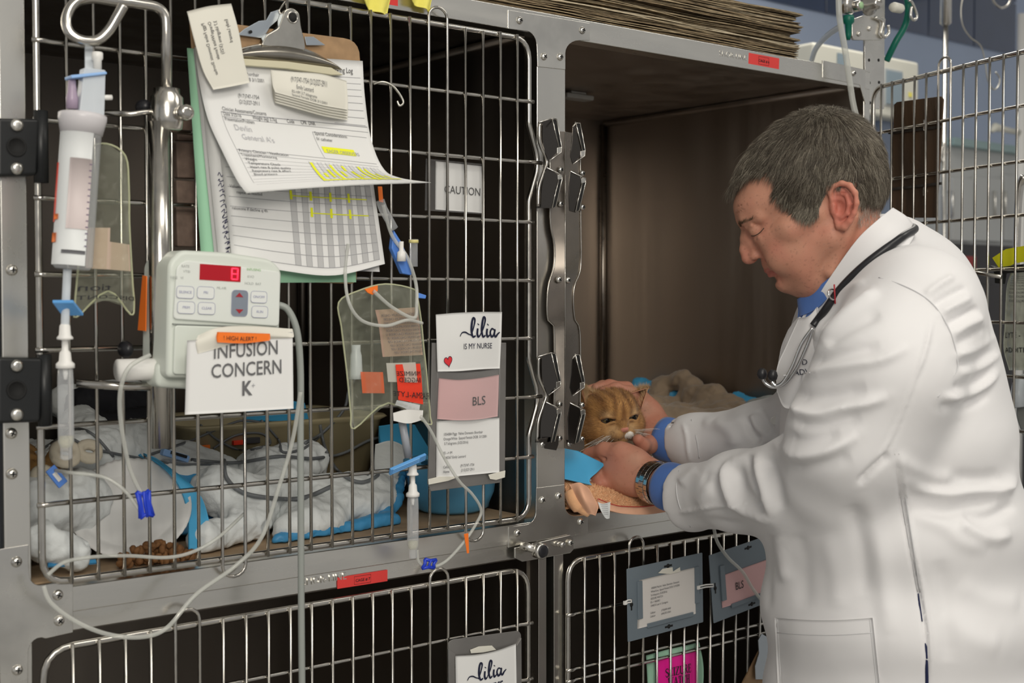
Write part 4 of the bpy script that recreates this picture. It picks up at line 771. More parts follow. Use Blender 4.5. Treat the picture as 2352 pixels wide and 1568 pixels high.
def serif(sh, word, x, y, s, m, o):
    """bold roman capitals with serifs, drawn as strokes"""
    T, H = .17, .07
    G = {'S': ([([(.62, .78), (.5, .97), (.25, .95), (.14, .75), (.3, .56), (.55, .42), (.64, .22), (.5, .03), (.24, .03), (.1, .22)], [.06, .1, .15, .16, .16, .12, .06])], .74), 'E': ([([(.2, 0), (.2, 1)], T), ([(.04, .03), (.64, .03)], H), ([(.04, .97), (.62, .97)], H), ([(.2, .52), (.48, .52)], H), ([(.62, .03), (.66, .25)], H), ([(.6, .97), (.62, .76)], H), ([(.48, .4), (.48, .64)], H)], .76),
         'I': ([([(.2, 0), (.2, 1)], T), ([(.03, .03), (.37, .03)], H), ([(.03, .97), (.37, .97)], H)], .42), 'Z': ([([(.1, .03), (.56, .97)], T), ([(.04, .03), (.62, .03)], H), ([(.08, .97), (.62, .97)], H), ([(.08, .97), (.06, .76)], H), ([(.62, .03), (.66, .25)], H)], .74),
         'U': ([([(.18, .97), (.18, .3), (.3, .05), (.5, .05), (.62, .3), (.62, .97)], [T, T, .12, .07, .07]), ([(.03, .97), (.34, .97)], H), ([(.5, .97), (.76, .97)], H)], .82), 'R': ([([(.18, 0), (.18, 1)], T), ([(.03, .03), (.34, .03)], H), ([(.03, .97), (.42, .97), (.58, .85), (.56, .6), (.4, .5), (.2, .5)], [.07, .12, .16, .07]), ([(.38, .5), (.68, .02)], T), ([(.6, .03), (.82, .03)], H)], .84),
         'W': ([([(.12, .97), (.32, .03)], T), ([(.32, .03), (.5, .8)], H), ([(.46, .97), (.68, .03)], T), ([(.68, .03), (.9, .97)], H), ([(.0, .97), (.26, .97)], H), ([(.36, .97), (.6, .97)], H), ([(.8, .97), (1.02, .97)], H)], 1.06), 'A': ([([(.1, .03), (.38, .97)], H), ([(.38, .97), (.66, .03)], T), ([(.2, .35), (.56, .35)], H), ([(.0, .03), (.22, .03)], H), ([(.52, .03), (.78, .03)], H)], .82),
         'T': ([([(.34, 0), (.34, 1)], T), ([(.2, .03), (.48, .03)], H), ([(.03, .97), (.65, .97)], H), ([(.04, .97), (.03, .74)], H), ([(.64, .97), (.65, .74)], H)], .72), 'C': ([([(.66, .72), (.55, .95), (.32, .97), (.12, .7), (.12, .3), (.32, .03), (.55, .05), (.68, .25)], [.06, .1, .17, .17, .1, .05]), ([(.65, .97), (.66, .72)], H)], .76), 'H': ([([(.18, 0), (.18, 1)], T), ([(.64, 0), (.64, 1)], T), ([(.18, .5), (.64, .5)], H), ([(.03, .03), (.33, .03)], H), ([(.49, .03), (.79, .03)], H), ([(.03, .97), (.33, .97)], H), ([(.49, .97), (.79, .97)], H)], .86)}
    st = []
    for ch_ in word:
        S_, ad = G[ch_]; st += [([(x+a*s*.86, y+b*s) for a, b in P], [q*s for q in w] if isinstance(w, list) else w*s) for P, w in S_]; x += ad*s*.86
    sh.brush(st, m, o, .0012)
serif(sm, 'SEIZURE', sm.w*.20, sm.h*.50, .0140, INK, o); serif(sm, 'WATCH', sm.w*.26, sm.h*.28, .0140, INK, o)
# the second lilia holder, lower left door
ch = thing('card_holder', W(1110, 1600, -.02), 'grey metal card holder on the lower left door, cut by the frame edge', 'card holder')
MB().prism(rounded([W(*p, -.02) for p in ((1030, 1474), (1040, 1468), (1190, 1448), (1197, 1455), (1199, 1640), (1033, 1665))], .004), (0, .0015, 0)).obj('back_plate', GREYH, ch, .0005)
slab('side_channel', [(1030, 1490), (1046, 1500), (1048, 1660), (1032, 1664)], -.0225, .003, GREYH, ch, .0006); slab('side_channel', [(1187, 1482), (1198, 1464), (1199, 1640), (1188, 1645)], -.0225, .003, GREYH, ch, .0006)
slab('old_tape', [(1080, 1492), (1100, 1484), (1130, 1482), (1140, 1492), (1110, 1498), (1082, 1500)], -.0216, .0006, mat('cream_tape', (.72, .70, .62), .6), ch)
l2 = psheet([[(1046, 1506, -.024), (1095, 1503, -.027), (1140, 1494, -.027), (1185, 1478, -.024)], [(1047, 1560, -.024), (1096, 1555, -.027), (1141, 1545, -.027), (1186, 1532, -.024)], [(1048, 1625, -.024), (1097, 1618, -.027), (1142, 1608, -.027), (1187, 1597, -.024)]])
o = tag(l2.sheet('name_card', PAPER, None, .0004), 'white nurse card with script lettering in the holder at the bottom edge', 'card')
script_lilia(l2, l2.w*.25, l2.h*.43, l2.w*.22, NAVY, o); l2.text('IS MY NURSE', l2.w*.2, l2.h*.22, .012, NAVY, o, sx=.9, off=.0003)
# ---------- soft and living shapes: smooth-union fields turned into one surface ----------
class Field:
    def __init__(s, lo, hi, h, big=.05):
        s.lo = np.array(lo, float); s.h = h; s.n = np.ceil((np.array(hi)-s.lo)/h).astype(int)+1; s.D = np.full(s.n, big, np.float32); s.big = big
        s.ax = [(s.lo[i]+h*np.arange(s.n[i])).astype(np.float32) for i in range(3)]
    def reg(s, a, b, m):
        i0 = np.clip(np.floor((a-m-s.lo)/s.h).astype(int), 0, s.n-1); i1 = np.clip(np.ceil((b+m-s.lo)/s.h).astype(int)+1, 1, s.n)
        sl = tuple(slice(i0[i], max(i1[i], i0[i]+1)) for i in range(3)); return sl, np.meshgrid(*[s.ax[i][sl[i]] for i in range(3)], indexing='ij', sparse=True)
    def comb(s, sl, d, k, op):
        D = s.D[sl]
        if op == '+':
            if k > 0: h = np.clip(.5+.5*(D-d)/k, 0, 1); s.D[sl] = D*(1-h)+d*h-k*h*(1-h)
            else: s.D[sl] = np.minimum(D, d)
        else:
            if k > 0: h = np.clip(.5-.5*(D+d)/k, 0, 1); s.D[sl] = D*(1-h)-d*h+k*h*(1-h)
            else: s.D[sl] = np.maximum(D, -d)
    def ell(s, c, r, R=None, k=.01, op='+'):
        c = np.array(c, float); r = np.array(r, float); R = np.eye(3) if R is None else np.array(R)
        e = np.sqrt(((R*r)**2).sum(1)); sl, (x, y, z) = s.reg(c-e, c+e, k+3*s.h)
        x = x-c[0]; y = y-c[1]; z = z-c[2]; q = [R[0, i]*x+R[1, i]*y+R[2, i]*z for i in range(3)]
        k0 = np.sqrt(sum((q[i]/r[i])**2 for i in range(3))); k1 = np.sqrt(sum((q[i]/r[i]**2)**2 for i in range(3)))+1e-9
        s.comb(sl, k0*(k0-1)/k1, k, op); return s
    def cap(s, a, b, ra, rb, k=.01, op='+'):
        a = np.array(a, float); b = np.array(b, float); m = max(ra, rb); sl, (x, y, z) = s.reg(np.minimum(a, b)-m, np.maximum(a, b)+m, k+3*s.h); ab = b-a
        t = np.clip(((x-a[0])*ab[0]+(y-a[1])*ab[1]+(z-a[2])*ab[2])/(ab@ab+1e-12), 0, 1)
        d = np.sqrt((x-a[0]-t*ab[0])**2+(y-a[1]-t*ab[1])**2+(z-a[2]-t*ab[2])**2)-(ra+(rb-ra)*t); s.comb(sl, d, k, op); return s
    def chain(s, P, r, k=.01, op='+'):
        r = r if hasattr(r, '__len__') else [r]*len(P)
        for i in range(len(P)-1): s.cap(P[i], P[i+1], r[i], r[i+1], k, op)
        return s
    def half(s, p, n, k=0):
        """keep only the side the normal n points away from"""
        p = np.array(p); x, y, z = np.meshgrid(*s.ax, indexing='ij', sparse=True); d = (x-p[0])*n[0]+(y-p[1])*n[1]+(z-p[2])*n[2]; s.D = np.maximum(s.D, d.astype(np.float32)); return s
    def mesh(s):
        D = s.D; ins = D < 0; n = D.shape; cs = tuple(q-1 for q in n); acc = np.zeros(cs+(3,), np.float32); cnt = np.zeros(cs, np.float32)
        c8 = [ins[i:n[0]-1+i, j:n[1]-1+j, k:n[2]-1+k] for i in (0, 1) for j in (0, 1) for k in (0, 1)]; tot = sum(c.astype(np.int8) for c in c8); act = (tot > 0) & (tot < 8)
        idx = np.argwhere(act); pos = np.zeros((len(idx), 3)); w = np.zeros(len(idx)); I, J, K = idx.T
        for ax in range(3):
            o = [0, 0, 0]; o[ax] = 1
            for p in (0, 1):
                for q in (0, 1):
                    b = [0, 0, 0]; r = [a for a in range(3) if a != ax]; b[r[0]] = p; b[r[1]] = q
                    d0 = D[I+b[0], J+b[1], K+b[2]]; d1 = D[I+b[0]+o[0], J+b[1]+o[1], K+b[2]+o[2]]; m = (d0 < 0) != (d1 < 0); t = np.where(m, d0/(d0-d1+1e-12), 0)
                    P = np.stack([b[0]+o[0]*t, b[1]+o[1]*t, b[2]+o[2]*t], 1); pos += P*m[:, None]; w += m
        V = s.lo+(idx+pos/w[:, None])*s.h; vid = np.full(cs, -1, np.int64); vid[I, J, K] = np.arange(len(idx)); F = []
        for ax in range(3):
            a, b = [q for q in range(3) if q != ax]; sl0 = [slice(1, -1)]*3; sl0[ax] = slice(0, n[ax]-1); sl1 = list(sl0); sl1[ax] = slice(1, n[ax])
            s0 = ins[tuple(sl0)]; s1 = ins[tuple(sl1)]; x = np.argwhere(s0 != s1); 
            if not len(x): continue
            fl = s0[tuple(x.T)]; g = x.copy(); g[:, a] += 1; g[:, b] += 1
            def g_(da, db): h = g.copy(); h[:, a] -= da; h[:, b] -= db; return vid[h[:, 0], h[:, 1], h[:, 2]]
            Q = np.stack([g_(1, 1), g_(0, 1), g_(0, 0), g_(1, 0)], 1); flip = fl if ax != 1 else ~fl; Q[~flip] = Q[~flip][:, ::-1]; F.append(Q)
        F = np.concatenate(F); return V, F[(F >= 0).all(1)]
def smoothV(V, F, it=2, lam=.5):
    n = len(V); a = np.concatenate([F[:, i] for i in range(4)]); b = np.concatenate([F[:, (i+1) % 4] for i in range(4)])
    deg = np.bincount(a, minlength=n)+np.bincount(b, minlength=n)
    for _ in range(it):
        S_ = np.stack([np.bincount(a, V[b, i], n)+np.bincount(b, V[a, i], n) for i in range(3)], 1); V = V+(S_/np.maximum(deg, 1)[:, None]-V)*lam
    return V
def normals(V, F):
    N = np.cross(V[F[:, 2]]-V[F[:, 0]], V[F[:, 3]]-V[F[:, 1]]); n = len(V)
    R = np.stack([sum(np.bincount(F[:, k], N[:, i], n) for k in range(4)) for i in range(3)], 1); return R/(np.linalg.norm(R, axis=1, keepdims=True)+1e-12)
def np_obj(name, V, F, m, parent=None, col=None):
    me = bpy.data.meshes.new(name); F = np.asarray(F); k = F.shape[1]
    me.vertices.add(len(V)); me.vertices.foreach_set('co', np.asarray(V, np.float32).ravel()); me.loops.add(F.size); me.loops.foreach_set('vertex_index', F.astype(np.int32).ravel())
    me.polygons.add(len(F)); me.polygons.foreach_set('loop_start', np.arange(0, F.size, k, dtype=np.int32)); me.polygons.foreach_set('loop_total', np.full(len(F), k, np.int32)); me.polygons.foreach_set('use_smooth', np.ones(len(F), bool)); me.update(calc_edges=True); me.validate()
    if col is not None:
        ca = me.color_attributes.new('tint', 'FLOAT_COLOR', 'POINT'); ca.data.foreach_set('color', np.concatenate([col, np.ones((len(col), 1))], 1).astype(np.float32).ravel())
    me.materials.append(m); return link(name, me, parent)
def vnoise(P, sc, seed=0):
    """smooth value noise, -1..1"""
    r = np.random.default_rng(seed).random((32, 32, 32))*2-1; q = np.asarray(P)*sc+100; i = np.floor(q).astype(int); f_ = q-i; f_ = f_*f_*(3-2*f_); o = 0
    for a in (0, 1):
        for b in (0, 1):
            for c in (0, 1):
                wt = (f_[:, 0] if a else 1-f_[:, 0])*(f_[:, 1] if b else 1-f_[:, 1])*(f_[:, 2] if c else 1-f_[:, 2]); o = o+wt*r[(i[:, 0]+a) % 32, (i[:, 1]+b) % 32, (i[:, 2]+c) % 32]
    return o
BED = []; ROTN = np.linalg.qr(np.random.default_rng(5).normal(size=(3, 3)))[0]
def strands(name, roots, nrm, dirs, length, rad, m, parent, col, bend=.5, seg=3, lift=.35, jit=.25):
    """tapered three-sided hairs"""
    n = len(roots); L_ = (length*(.7+.6*rng.random(n)))[:, None]; d = dirs+rng.normal(0, jit, (n, 3)); d /= np.linalg.norm(d, axis=1, keepdims=True); dd = d+nrm*lift; dd /= np.linalg.norm(dd, axis=1, keepdims=True)
    sd = np.cross(dd, nrm+1e-4); sd /= np.linalg.norm(sd, axis=1, keepdims=True); up = np.cross(sd, dd); V = []; C = []
    for i in range(seg+1):
        t = i/seg; c = roots+L_*(dd*t+(d-nrm*bend*.5-dd)*t*t*.5); r = rad*(1-t*.85)
        for k in range(3): a = 2.094*k; V.append(c+r*(math.cos(a)*sd+math.sin(a)*up)); C.append(col)
    V = np.stack(V, 1).reshape(-1, 3); C = np.stack(C, 1).reshape(-1, 3); q = 3*(seg+1)
    f0 = np.array([[i*3+k, i*3+(k+1) % 3, i*3+3+(k+1) % 3, i*3+3+k] for i in range(seg) for k in range(3)]); F = (f0[None]+np.arange(n)[:, None, None]*q).reshape(-1, 4)
    o = np_obj(name, V, F, m, parent, C); o['kind'] = 'stuff'; return o
# ---------- newspapers stacked on the cages ----------
NEWS = [mat('newsprint_%s' % n, c, .9, 0, .55, 60, .3, 90, (1, 1, 14), col2=d) for n, c, d in (('tan', (.58, .46, .29), (.20, .15, .09)), ('brown', (.42, .31, .18), (.11, .08, .05)), ('dark', (.24, .18, .11), (.07, .05, .03)), ('pale', (.78, .68, .50), (.38, .30, .19)))]
ORD = [''] + 'second third fourth fifth sixth seventh eighth ninth tenth eleventh twelfth thirteenth fourteenth fifteenth sixteenth seventeenth eighteenth nineteenth twentieth twenty-first'.split(); NN = 22; xr0 = W(1822, 125, .05)[0]
for k in range(NN):
    z0 = 1.8055+k*.0042; mb = MB(); x0 = .80; rx = xr0+random.uniform(-.012, .006); fy = .035+random.uniform(-.008, .01); ph_ = random.random()*6; nl = 3
    for l in range(nl):
        a = rx-random.uniform(0, .006); yy = fy+random.uniform(-.004, .004)
        def fn(u, v, l=l, a=a, yy=yy):
            x = x0+(a-x0)*u; wv = .0016*math.sin(x*9+k*.15)+.0010*math.sin(x*21+k*.3)
            edge = .0010*math.sin(x*47+ph_+l*2)+.0008*math.sin(x*23+ph_)
            y = yy+v*.34+.003*math.sin(x*17+ph_+l)*(1-v); return np.array((x, y, z0+l*.0013+wv*(k/NN)+edge*(1-v)*.35))
        mb.grid(fn, 60, 2, .00115, ZA)
    tag(mb.obj('folded_newspaper', random.choices(NEWS, (4, 3, 2, 2))[0]), ('bottom folded newspaper' if k == 0 else 'topmost folded newspaper' if k == NN-1 else 'folded newspaper, %s from the bottom' % ORD[k])+' of the pile on the cages', 'newspaper', 'folded newspapers piled on the cages')
# ---------- background beyond the cages ----------
def bx(name, a, b, m, parent, bevel=.004): return MB().bb(a, b).obj(name, m, parent, bevel)
CREAMP = mat('cream_device', (.66, .65, .57), .4); SCR = mat('dim_blue_screen', (.24, .31, .36), .2)
def device(lbl, x0, y0, x1, y1, Y, dep, scr, zfloor=None):
    A, B = W(x0, y1, Y), W(x1, y0, Y); z0 = zfloor if zfloor is not None else A[2]
    t = thing('monitor', ((A[0]+B[0])/2, Y, z0), lbl, 'monitor'); bx('casing', (A[0], Y, z0), (B[0], Y+dep, B[2]), CREAMP, t, .012)
    a, b = W(scr[0], scr[3], Y-.001), W(scr[2], scr[1], Y-.001); bx('bezel', (a[0]-.008, Y-.003, a[2]-.008), (b[0]+.008, Y+.001, b[2]+.008), mat('grey_bezel', (.4, .42, .42), .5), t, .002); bx('screen', a-YA*.006, b+YA*.001, SCR, t, .001); return t
m2 = device('wide cream patient monitor behind the perforated steel upright', 1868, 143, 2112, 245, 1.2, .25, (2034, 168, 2070, 238))
bx('small_screen', W(1924, 150, 1.196), W(1942, 125, 1.199), SCR, m2, 0)
A, B = W(2022, 420, 1.25), W(2108, 245, 1.25); bx('stand_column', (A[0], 1.25, 0), (B[0]-.08, 1.4, B[2]), mat('slate_blue_panel', (.16, .2, .28), .35), m2, .01)
bx('yellow_dot', W(2088, 222, 1.197), W(2094, 213, 1.199), mat('yellow_cloth', (0, 0, 0)), m2, 0)
WH = mat('cabinet_white', (.5, .51, .5), .45)
A, B = W(2182, 560, 1.75), W(2420, 352, 1.75)
cbn = thing('wall_cabinet', ((A[0]+B[0])/2, 1.75, A[2]), 'white wall cabinet with upright handles beyond the open wire door', 'cabinet')
bx('body', (A[0], 1.76, A[2]), (B[0], 2.18, B[2]), WH, cbn); bx('top_edge', (A[0]-.02, 1.72, B[2]-.03), (B[0]+.02, 2.18, B[2]+.005), mat('teal_edge', (.3, .42, .42), .4), cbn)
for x0, x1, hx in ((2183, 2232, 2188), (2234, 2300, 2286), (2302, 2400, 2310)):
    a, b = W(x0, 552, 1.75), W(x1, 412, 1.75); d = bx('door', a-YA*.01, b+YA*.01, WH, cbn, .003); h0, h1 = W(hx, 495, 1.73), W(hx, 440, 1.73); MB().tube([h0+YA*.02, h0, h1, h1+YA*.02], .006, 8).obj('handle', PLATE, d)
A, B = W(2150, 1000, 1.72), W(2430, 560, 1.72); dk = thing('dark_shelf_unit', ((A[0]+B[0])/2, 1.7, 0), 'dark shelf unit below the white wall cabinet', 'shelf'); bx('body', (A[0], 1.74, 0), (B[0], 2.18, B[2]-.02), mat('dark_unit', (.035, .032, .034), .5), dk)
a, b = W(2165, 640, 1.70), W(2205, 590, 1.70); tag(bx('red_box', (a[0], 1.62, a[2]), (b[0], 1.738, b[2]), mat('dull_red', (.3, .03, .03), .5), None), 'dull red box below the wall cabinet seen through the door wires', 'box')
bx('ledge', (a[0]-.06, 1.6, a[2]-.025), (b[0]+.1, 1.745, a[2]-.0005), MATS['dark_unit'], dk)
# chrome IV pole behind the open door
q = W(2172, 58, .75); bp = thing('iv_pole', (q[0], q[1], 0), 'background chrome IV pole with a hanging ring behind the open wire door', 'iv pole')
MB().lathe([(.0075, 0), (.0075, q[2])], (q[0], q[1], 0), ZA, 16).obj('inner_rod', PLATE, bp); MB().lathe([(.010, 0), (.0165, .006), (.0165, .35), (.01, .36)], q, ZA, 18).obj('outer_sleeve', CHROME, bp)
MB().tube(smooth_path([W(x, y, .75) for x, y in ((2160, 350), (2165, 338), (2174, 340), (2176, 352), (2168, 352))], 5, True), .003, 6, True).obj('ring', CHROME, bp)
MB().tube(smooth_path([W(x, y, .75) for x, y in ((2168, 325), (2163, 345), (2160, 365), (2168, 372), (2174, 355))], 5), .004, 6).obj('hook', CHROME, bp)
tag(MB().tube(smooth_path([W(x, y, .5) for x, y in ((2222, -30), (2208, 10), (2210, 55), (2228, 85), (2252, 105), (2262, 140), (2268, 180), (2280, 204), (2292, 200), (2296, 180), (2287, 166))], 6), .0022, 7).obj('wire_hook', mat('dull_wire', (.6, .58, .52), .35, 1)), 'long bent wire hook hanging at the top right above the open door', 'hook')
tag(MB().tube(smooth_path([W(x, y, .5) for x, y in ((2275, -20), (2283, 5), (2300, 18), (2318, 8), (2322, -20))], 6), .0035, 7).obj('steel_ring', CHROME), 'steel ring cut by the top edge at the far right', 'ring')
q = W(2345, 300, 1.5); wp = thing('white_pole', (q[0], 1.5, 0), 'pale pole with a small cream arm at the far right', 'pole'); MB().lathe([(.02, 0), (.02, 2.6)], (q[0], 1.5, 0), ZA, 14).obj('pole', WHITEP, wp)
MB().tube([W(2345, 305, 1.5), W(2310, 298, 1.5), W(2285, 292, 1.48), W(2278, 302, 1.48)], [.012, .012, .018, .008], 10).obj('arm', CREAMP, wp)
# ---------- gas and tube fittings at the top of the right post ----------
up_ = thing('perforated_upright', W(2008, 250, .035), 'grey perforated steel upright bolted beside the top right post', 'upright')
slab('plate', [(1985, -60), (2033, -60), (2031, 250), (1987, 250)], .035, .004, PLATE, up_)
for x, y in ((1995, 38), (1996, 138), (2018, 138), (1997, 190), (2019, 189), (1996, 84), (2019, 86), (1998, 236)): MB().lathe([(.0030, 0), (.0030, -.0006)], W(x, y, .035), YA, 12).obj('hole', HOLE, up_)
rg = thing('gas_valve', W(1990, 80, .01), 'silver gas valve block with hooks on the steel upright', 'valve')
slab('bracket', [(1957, 45), (1985, 35), (2035, 42), (2032, 70), (2028, 92), (1962, 92), (1958, 85)], .01, .006, PLATE, rg, .001, [.003]*7)
MB().lathe([(.012, 0), (.013, .02), (.012, .034)], W(1944, 32, -.0), ZA, 18).obj('body', CHROME, rg)
MB().lathe([(.008, 0), (.010, .003), (.010, .022), (.007, .024)], W(1978, 12, -.022), (0, 1, 0), 18).obj('port', CHROME, rg); MB().lathe([(.0065, 0), (.0065, -.001)], W(1978, 12, -.022), YA, 18).obj('green_ring', mat('green_print', (0, 0, 0)), rg)
MB().lathe([(.006, 0), (.011, .004), (.011, .02), (.018, .024), (.019, .03), (.008, .034)], W(2020, 6, -.03), (.2, 1, 0), 20).obj('gauge', CHROME, rg)
MB().lathe([(.008, 0), (.0095, .006), (.009, .03), (.007, .034)], W(2050, 16, -.01), (1, .1, .05), 16).obj('cream_handle', CREAMP, rg)
for pts in (((2010, 40), (2028, 50), (2024, 75), (2032, 85), (2042, 75), (2040, 58)), ((2088, 0), (2096, 8), (2106, 36), (2100, 46), (2092, 38), (2094, 15))): MB().tube(smooth_path([W(x, y, .005) for x, y in pts], 5), .003, 8).obj('hook', PLATE, rg)
for x, y in ((1972, 78), (1996, 66)): MB().lathe([(.005, 0), (.004, -.003)], W(x, y, .01), YA, 12).obj('bolt', PLATE, rg)
tag(MB().lathe([(.0095, 0), (.0105, -.004), (.0105, -.012), (.0065, -.016), (.005, -.036), (.0035, -.044)], W(1949, 36, -.005), ZA, 14).obj('hose_connector', mat('deep_green', (.0, .12, .08), .4)), 'dark green tube connector under the gas valve', 'connector')
tube('green_hose', [(2082, -10, .02), (2086, 22, .02), (2078, 60, .03), (2058, 95, .04), (2036, 140, .06)], .0065, 'dark green hose curving down behind the steel upright', 'hose', mat('deep_green', (0, 0, 0)))
tube('oxygen_tube', [(1926, -20, -.03), (1928, 40, -.03), (1940, 110, -.03), (1952, 190, -.03), (1962, 250, -.035), (1985, 330, -.05), (2000, 420, -.06)], .0055, 'clear tube running down in front of the top right post behind the head')
tube('oxygen_tube', [(1932, 60, .02), (1900, 82, .1), (1875, 110, .2), (1864, 140, .3)], .0055, 'clear tube arching back from the gas valve to the small monitor')
# ---------- things on the open door ----------
DD = np.array((math.cos(ang), math.sin(ang), 0)); DNn = np.array((-math.sin(-ang)*-1, 0, 0)); DNn = np.array((DD[1], -DD[0], 0)); DNn = DNn if DNn@(CP-np.array((2.056, -.012, 0))) > 0 else -DNn; DO = np.array((2.056, -.012, 0))
def Wd(px, py, off=0): d = ray(px, py); o = DO+DNn*off; return CP+d*(((o-CP)@DNn)/(d@DNn))
P = [Wd(*p, -.012) for p in ((2053, 240), (2060, 234), (2160, 221), (2166, 228), (2150, 500), (2044, 500))]
ACR = mat('smoked_brown_plate', (.06, .042, .03), .25, .3, .5, 9, col2=(.14, .085, .05), stretch=(4, 4, .6)); hp = thing('door_chart_holder', P[4], 'dark brown chart holder hanging on the open wire door', 'chart holder')
MB().prism(P, -DNn*.003).obj('back_plate', ACR, hp, .0006)
for y in (302, 432): MB().prism([Wd(2040, y, -.008), Wd(2160, y-14, -.008), Wd(2160, y-8, -.008), Wd(2040, y+6, -.008)], -DNn*.003).obj('cross_band', mat('smoke_edge', (.035, .03, .025), .3), hp)
MB().tube([Wd(2125, 275, -.01), Wd(2125, 300, -.01)], .003, 8).obj('clip', PLATE, hp); MB().tube([Wd(2124, 430, -.01), Wd(2124, 450, -.01)], .003, 8).obj('clip', PLATE, hp)
b2g = thing('iv_bag', Wd(2330, 850, -.03), 'clear IV bag with printed text behind the open door at the right edge', 'iv bag')
R = [[Wd(x, y, -.03+(.012 if 0 < i < 2 else 0)) for i, x in enumerate((l, m_, r))] for y, l, m_, r in ((618, 2325, 2350, 2420), (660, 2312, 2350, 2430), (740, 2308, 2350, 2430), (800, 2305, 2352, 2430), (850, 2318, 2352, 2420))]
sb = Sheet(R); sb.sheet('front_film', film('milky_bag_film', (.62, .65, .55), .55, .15, .4), b2g)
for i in range(9): sb.text('POTASSIUM CHLORIDE INJ', sb.w*.12, sb.h*(.88-.03*i), .004, INKG, b2g)
sb.text('LYTE - 148\n\nADDITIVES', sb.w*.05, sb.h*.36, .013, INK, b2g)
P = [Wd(*p, -.02) for p in ((2279, 592), (2310, 572), (2420, 552), (2420, 588), (2330, 605), (2299, 622))]
tag(MB().prism(P, -DNn*.001).obj('yellow_tag', mat('neon_yellow', (.82, .8, .02), .5)), 'bright yellow paper tag on the open door above the IV bag', 'tag')
P = [Wd(*p, -.012) for p in ((2274, 610), (2290, 614), (2350, 606), (2352, 624), (2304, 628), (2300, 652), (2284, 650), (2284, 630))]
tag(MB().prism(P, -DNn*.008).obj('black_clip', BLACKP, None, .001), 'black spring clip on the open door under the yellow tag', 'clip')
tag(MB().tube([Wd(2205, 629, .004), Wd(2240, 626, .01), Wd(2300, 636, .006)], .003, 8).obj('spring_rod', CHROME), 'short chrome rod resting on the open door wires', 'rod')
tag(MB().tube(smooth_path([Wd(*p, -.06) for p in ((2352, 405), (2344, 425), (2338, 480), (2334, 600), (2330, 640))], 5), .006, 8).obj('chrome_bracket', CHROME), 'bent chrome bracket behind the open door at the right edge', 'bracket')
pr = thing('second_pump', Wd(2345, 1000, -.09), 'grey pump body half seen behind the open door below the IV bag', 'pump')
P = [Wd(*p, -.09) for p in ((2330, 860), (2420, 850), (2420, 1000), (2348, 1010), (2330, 960))]; MB().prism(P, -DNn*.08).obj('casing', mat('grey_pump', (.3, .32, .31), .45), pr, .008)
MB().tube([Wd(2340, 862, -.08), Wd(2338, 905, -.08), Wd(2342, 935, -.08)], [.008, .012, .012], 12).obj('chamber', FROST, pr)
# ---------- inside the upper left cage ----------
def hx(X, Y):      # height of the bedding above the cage floor
    X, Y = np.asarray(X, float), np.asarray(Y, float); s1 = 1/(1+np.exp(-(Y-.17)*22)); s0 = 1/(1+np.exp((X-.93)*30))
    b = .012+.10*s1*s0+.035*np.exp(-((X-.60)/.08)**2-((Y-.12)/.07)**2)+.03*np.exp(-((X-.78)/.08)**2-((Y-.25)/.09)**2)
    return b
def pad_sheet(name, x0, x1, y0, y1, m, lbl, dz=0, th=.006, amp=.006, seed=1, rot=0, extra=None, nx=150, ny=130, kind='pad'):
    u, v = np.meshgrid(np.linspace(0, 1, nx), np.linspace(0, 1, ny), indexing='ij'); X = x0+(x1-x0)*u+rot*v; Y = y0+(y1-y0)*v; P = np.stack([X.ravel(), Y.ravel(), 0*X.ravel()], 1)
    z = hx(X, Y)+amp*(vnoise(P, 18, seed)+.6*vnoise(P, 40, seed+1)-1.6*np.abs(vnoise(P@ROTN, 22, seed+5))-.8*np.abs(vnoise(P@ROTN, 60, seed+6))).reshape(X.shape)+dz
    if extra is not None: z = z+extra(X, Y)
    z = np.maximum(z, .004+dz*.2)*np.clip(.25+np.minimum(v, 1-v)*12, .3, 1); V = np.stack([X, Y, 1.05+z], -1)
    top = V.reshape(-1, 3); bot = top-ZA*th; i = np.arange(nx*ny).reshape(nx, ny); f = np.stack([i[:-1, :-1], i[1:, :-1], i[1:, 1:], i[:-1, 1:]], -1).reshape(-1, 4); k = nx*ny
    bd = np.concatenate([i[:-1, 0], i[-1, :-1], i[:0:-1, -1], i[0, :0:-1]]); nb = np.roll(bd, -1); F = np.concatenate([f, f[:, ::-1]+k, np.stack([bd, bd+k, nb+k, nb], 1)])
    BED.append((top, f)); o = np_obj(name, np.concatenate([top, bot]), F, m); tag(o, lbl, kind); return o
PADW = mat('white_pad', (.76, .79, .79), .85, 0, .06, 40, 1.2, 130); PADB = mat('blue_pad_backing', (.06, .31, .60), .45, 0, .15, 20)
struct_z = bx('cage_liner', (XL+.004, .034, 1.0502), (XM-.02, DEP-.01, 1.0525), mat('kraft_liner', (.44, .31, .19), .8, 0, .3, 25), None, 0); tag(struct_z, 'brown newsprint liner on the floor of the left cage', 'liner')
pad_sheet('absorbent_pad', .515, .955, .16, .60, PADB, 'blue-backed pad under the white bedding in the left cage', -.004, .004, .006, 3)
pad_sheet('absorbent_pad', .525, .93, .175, .58, PADW, 'crumpled white absorbent pad filling the middle of the left cage', .006, .006, .009, 3)
def px_sheet(name, rows, m, lbl, cat='pad', th=.002, nu=24, nv=16): o = psheet(rows).sheet(name, m, None, th, nu, nv); return tag(o, lbl, cat)
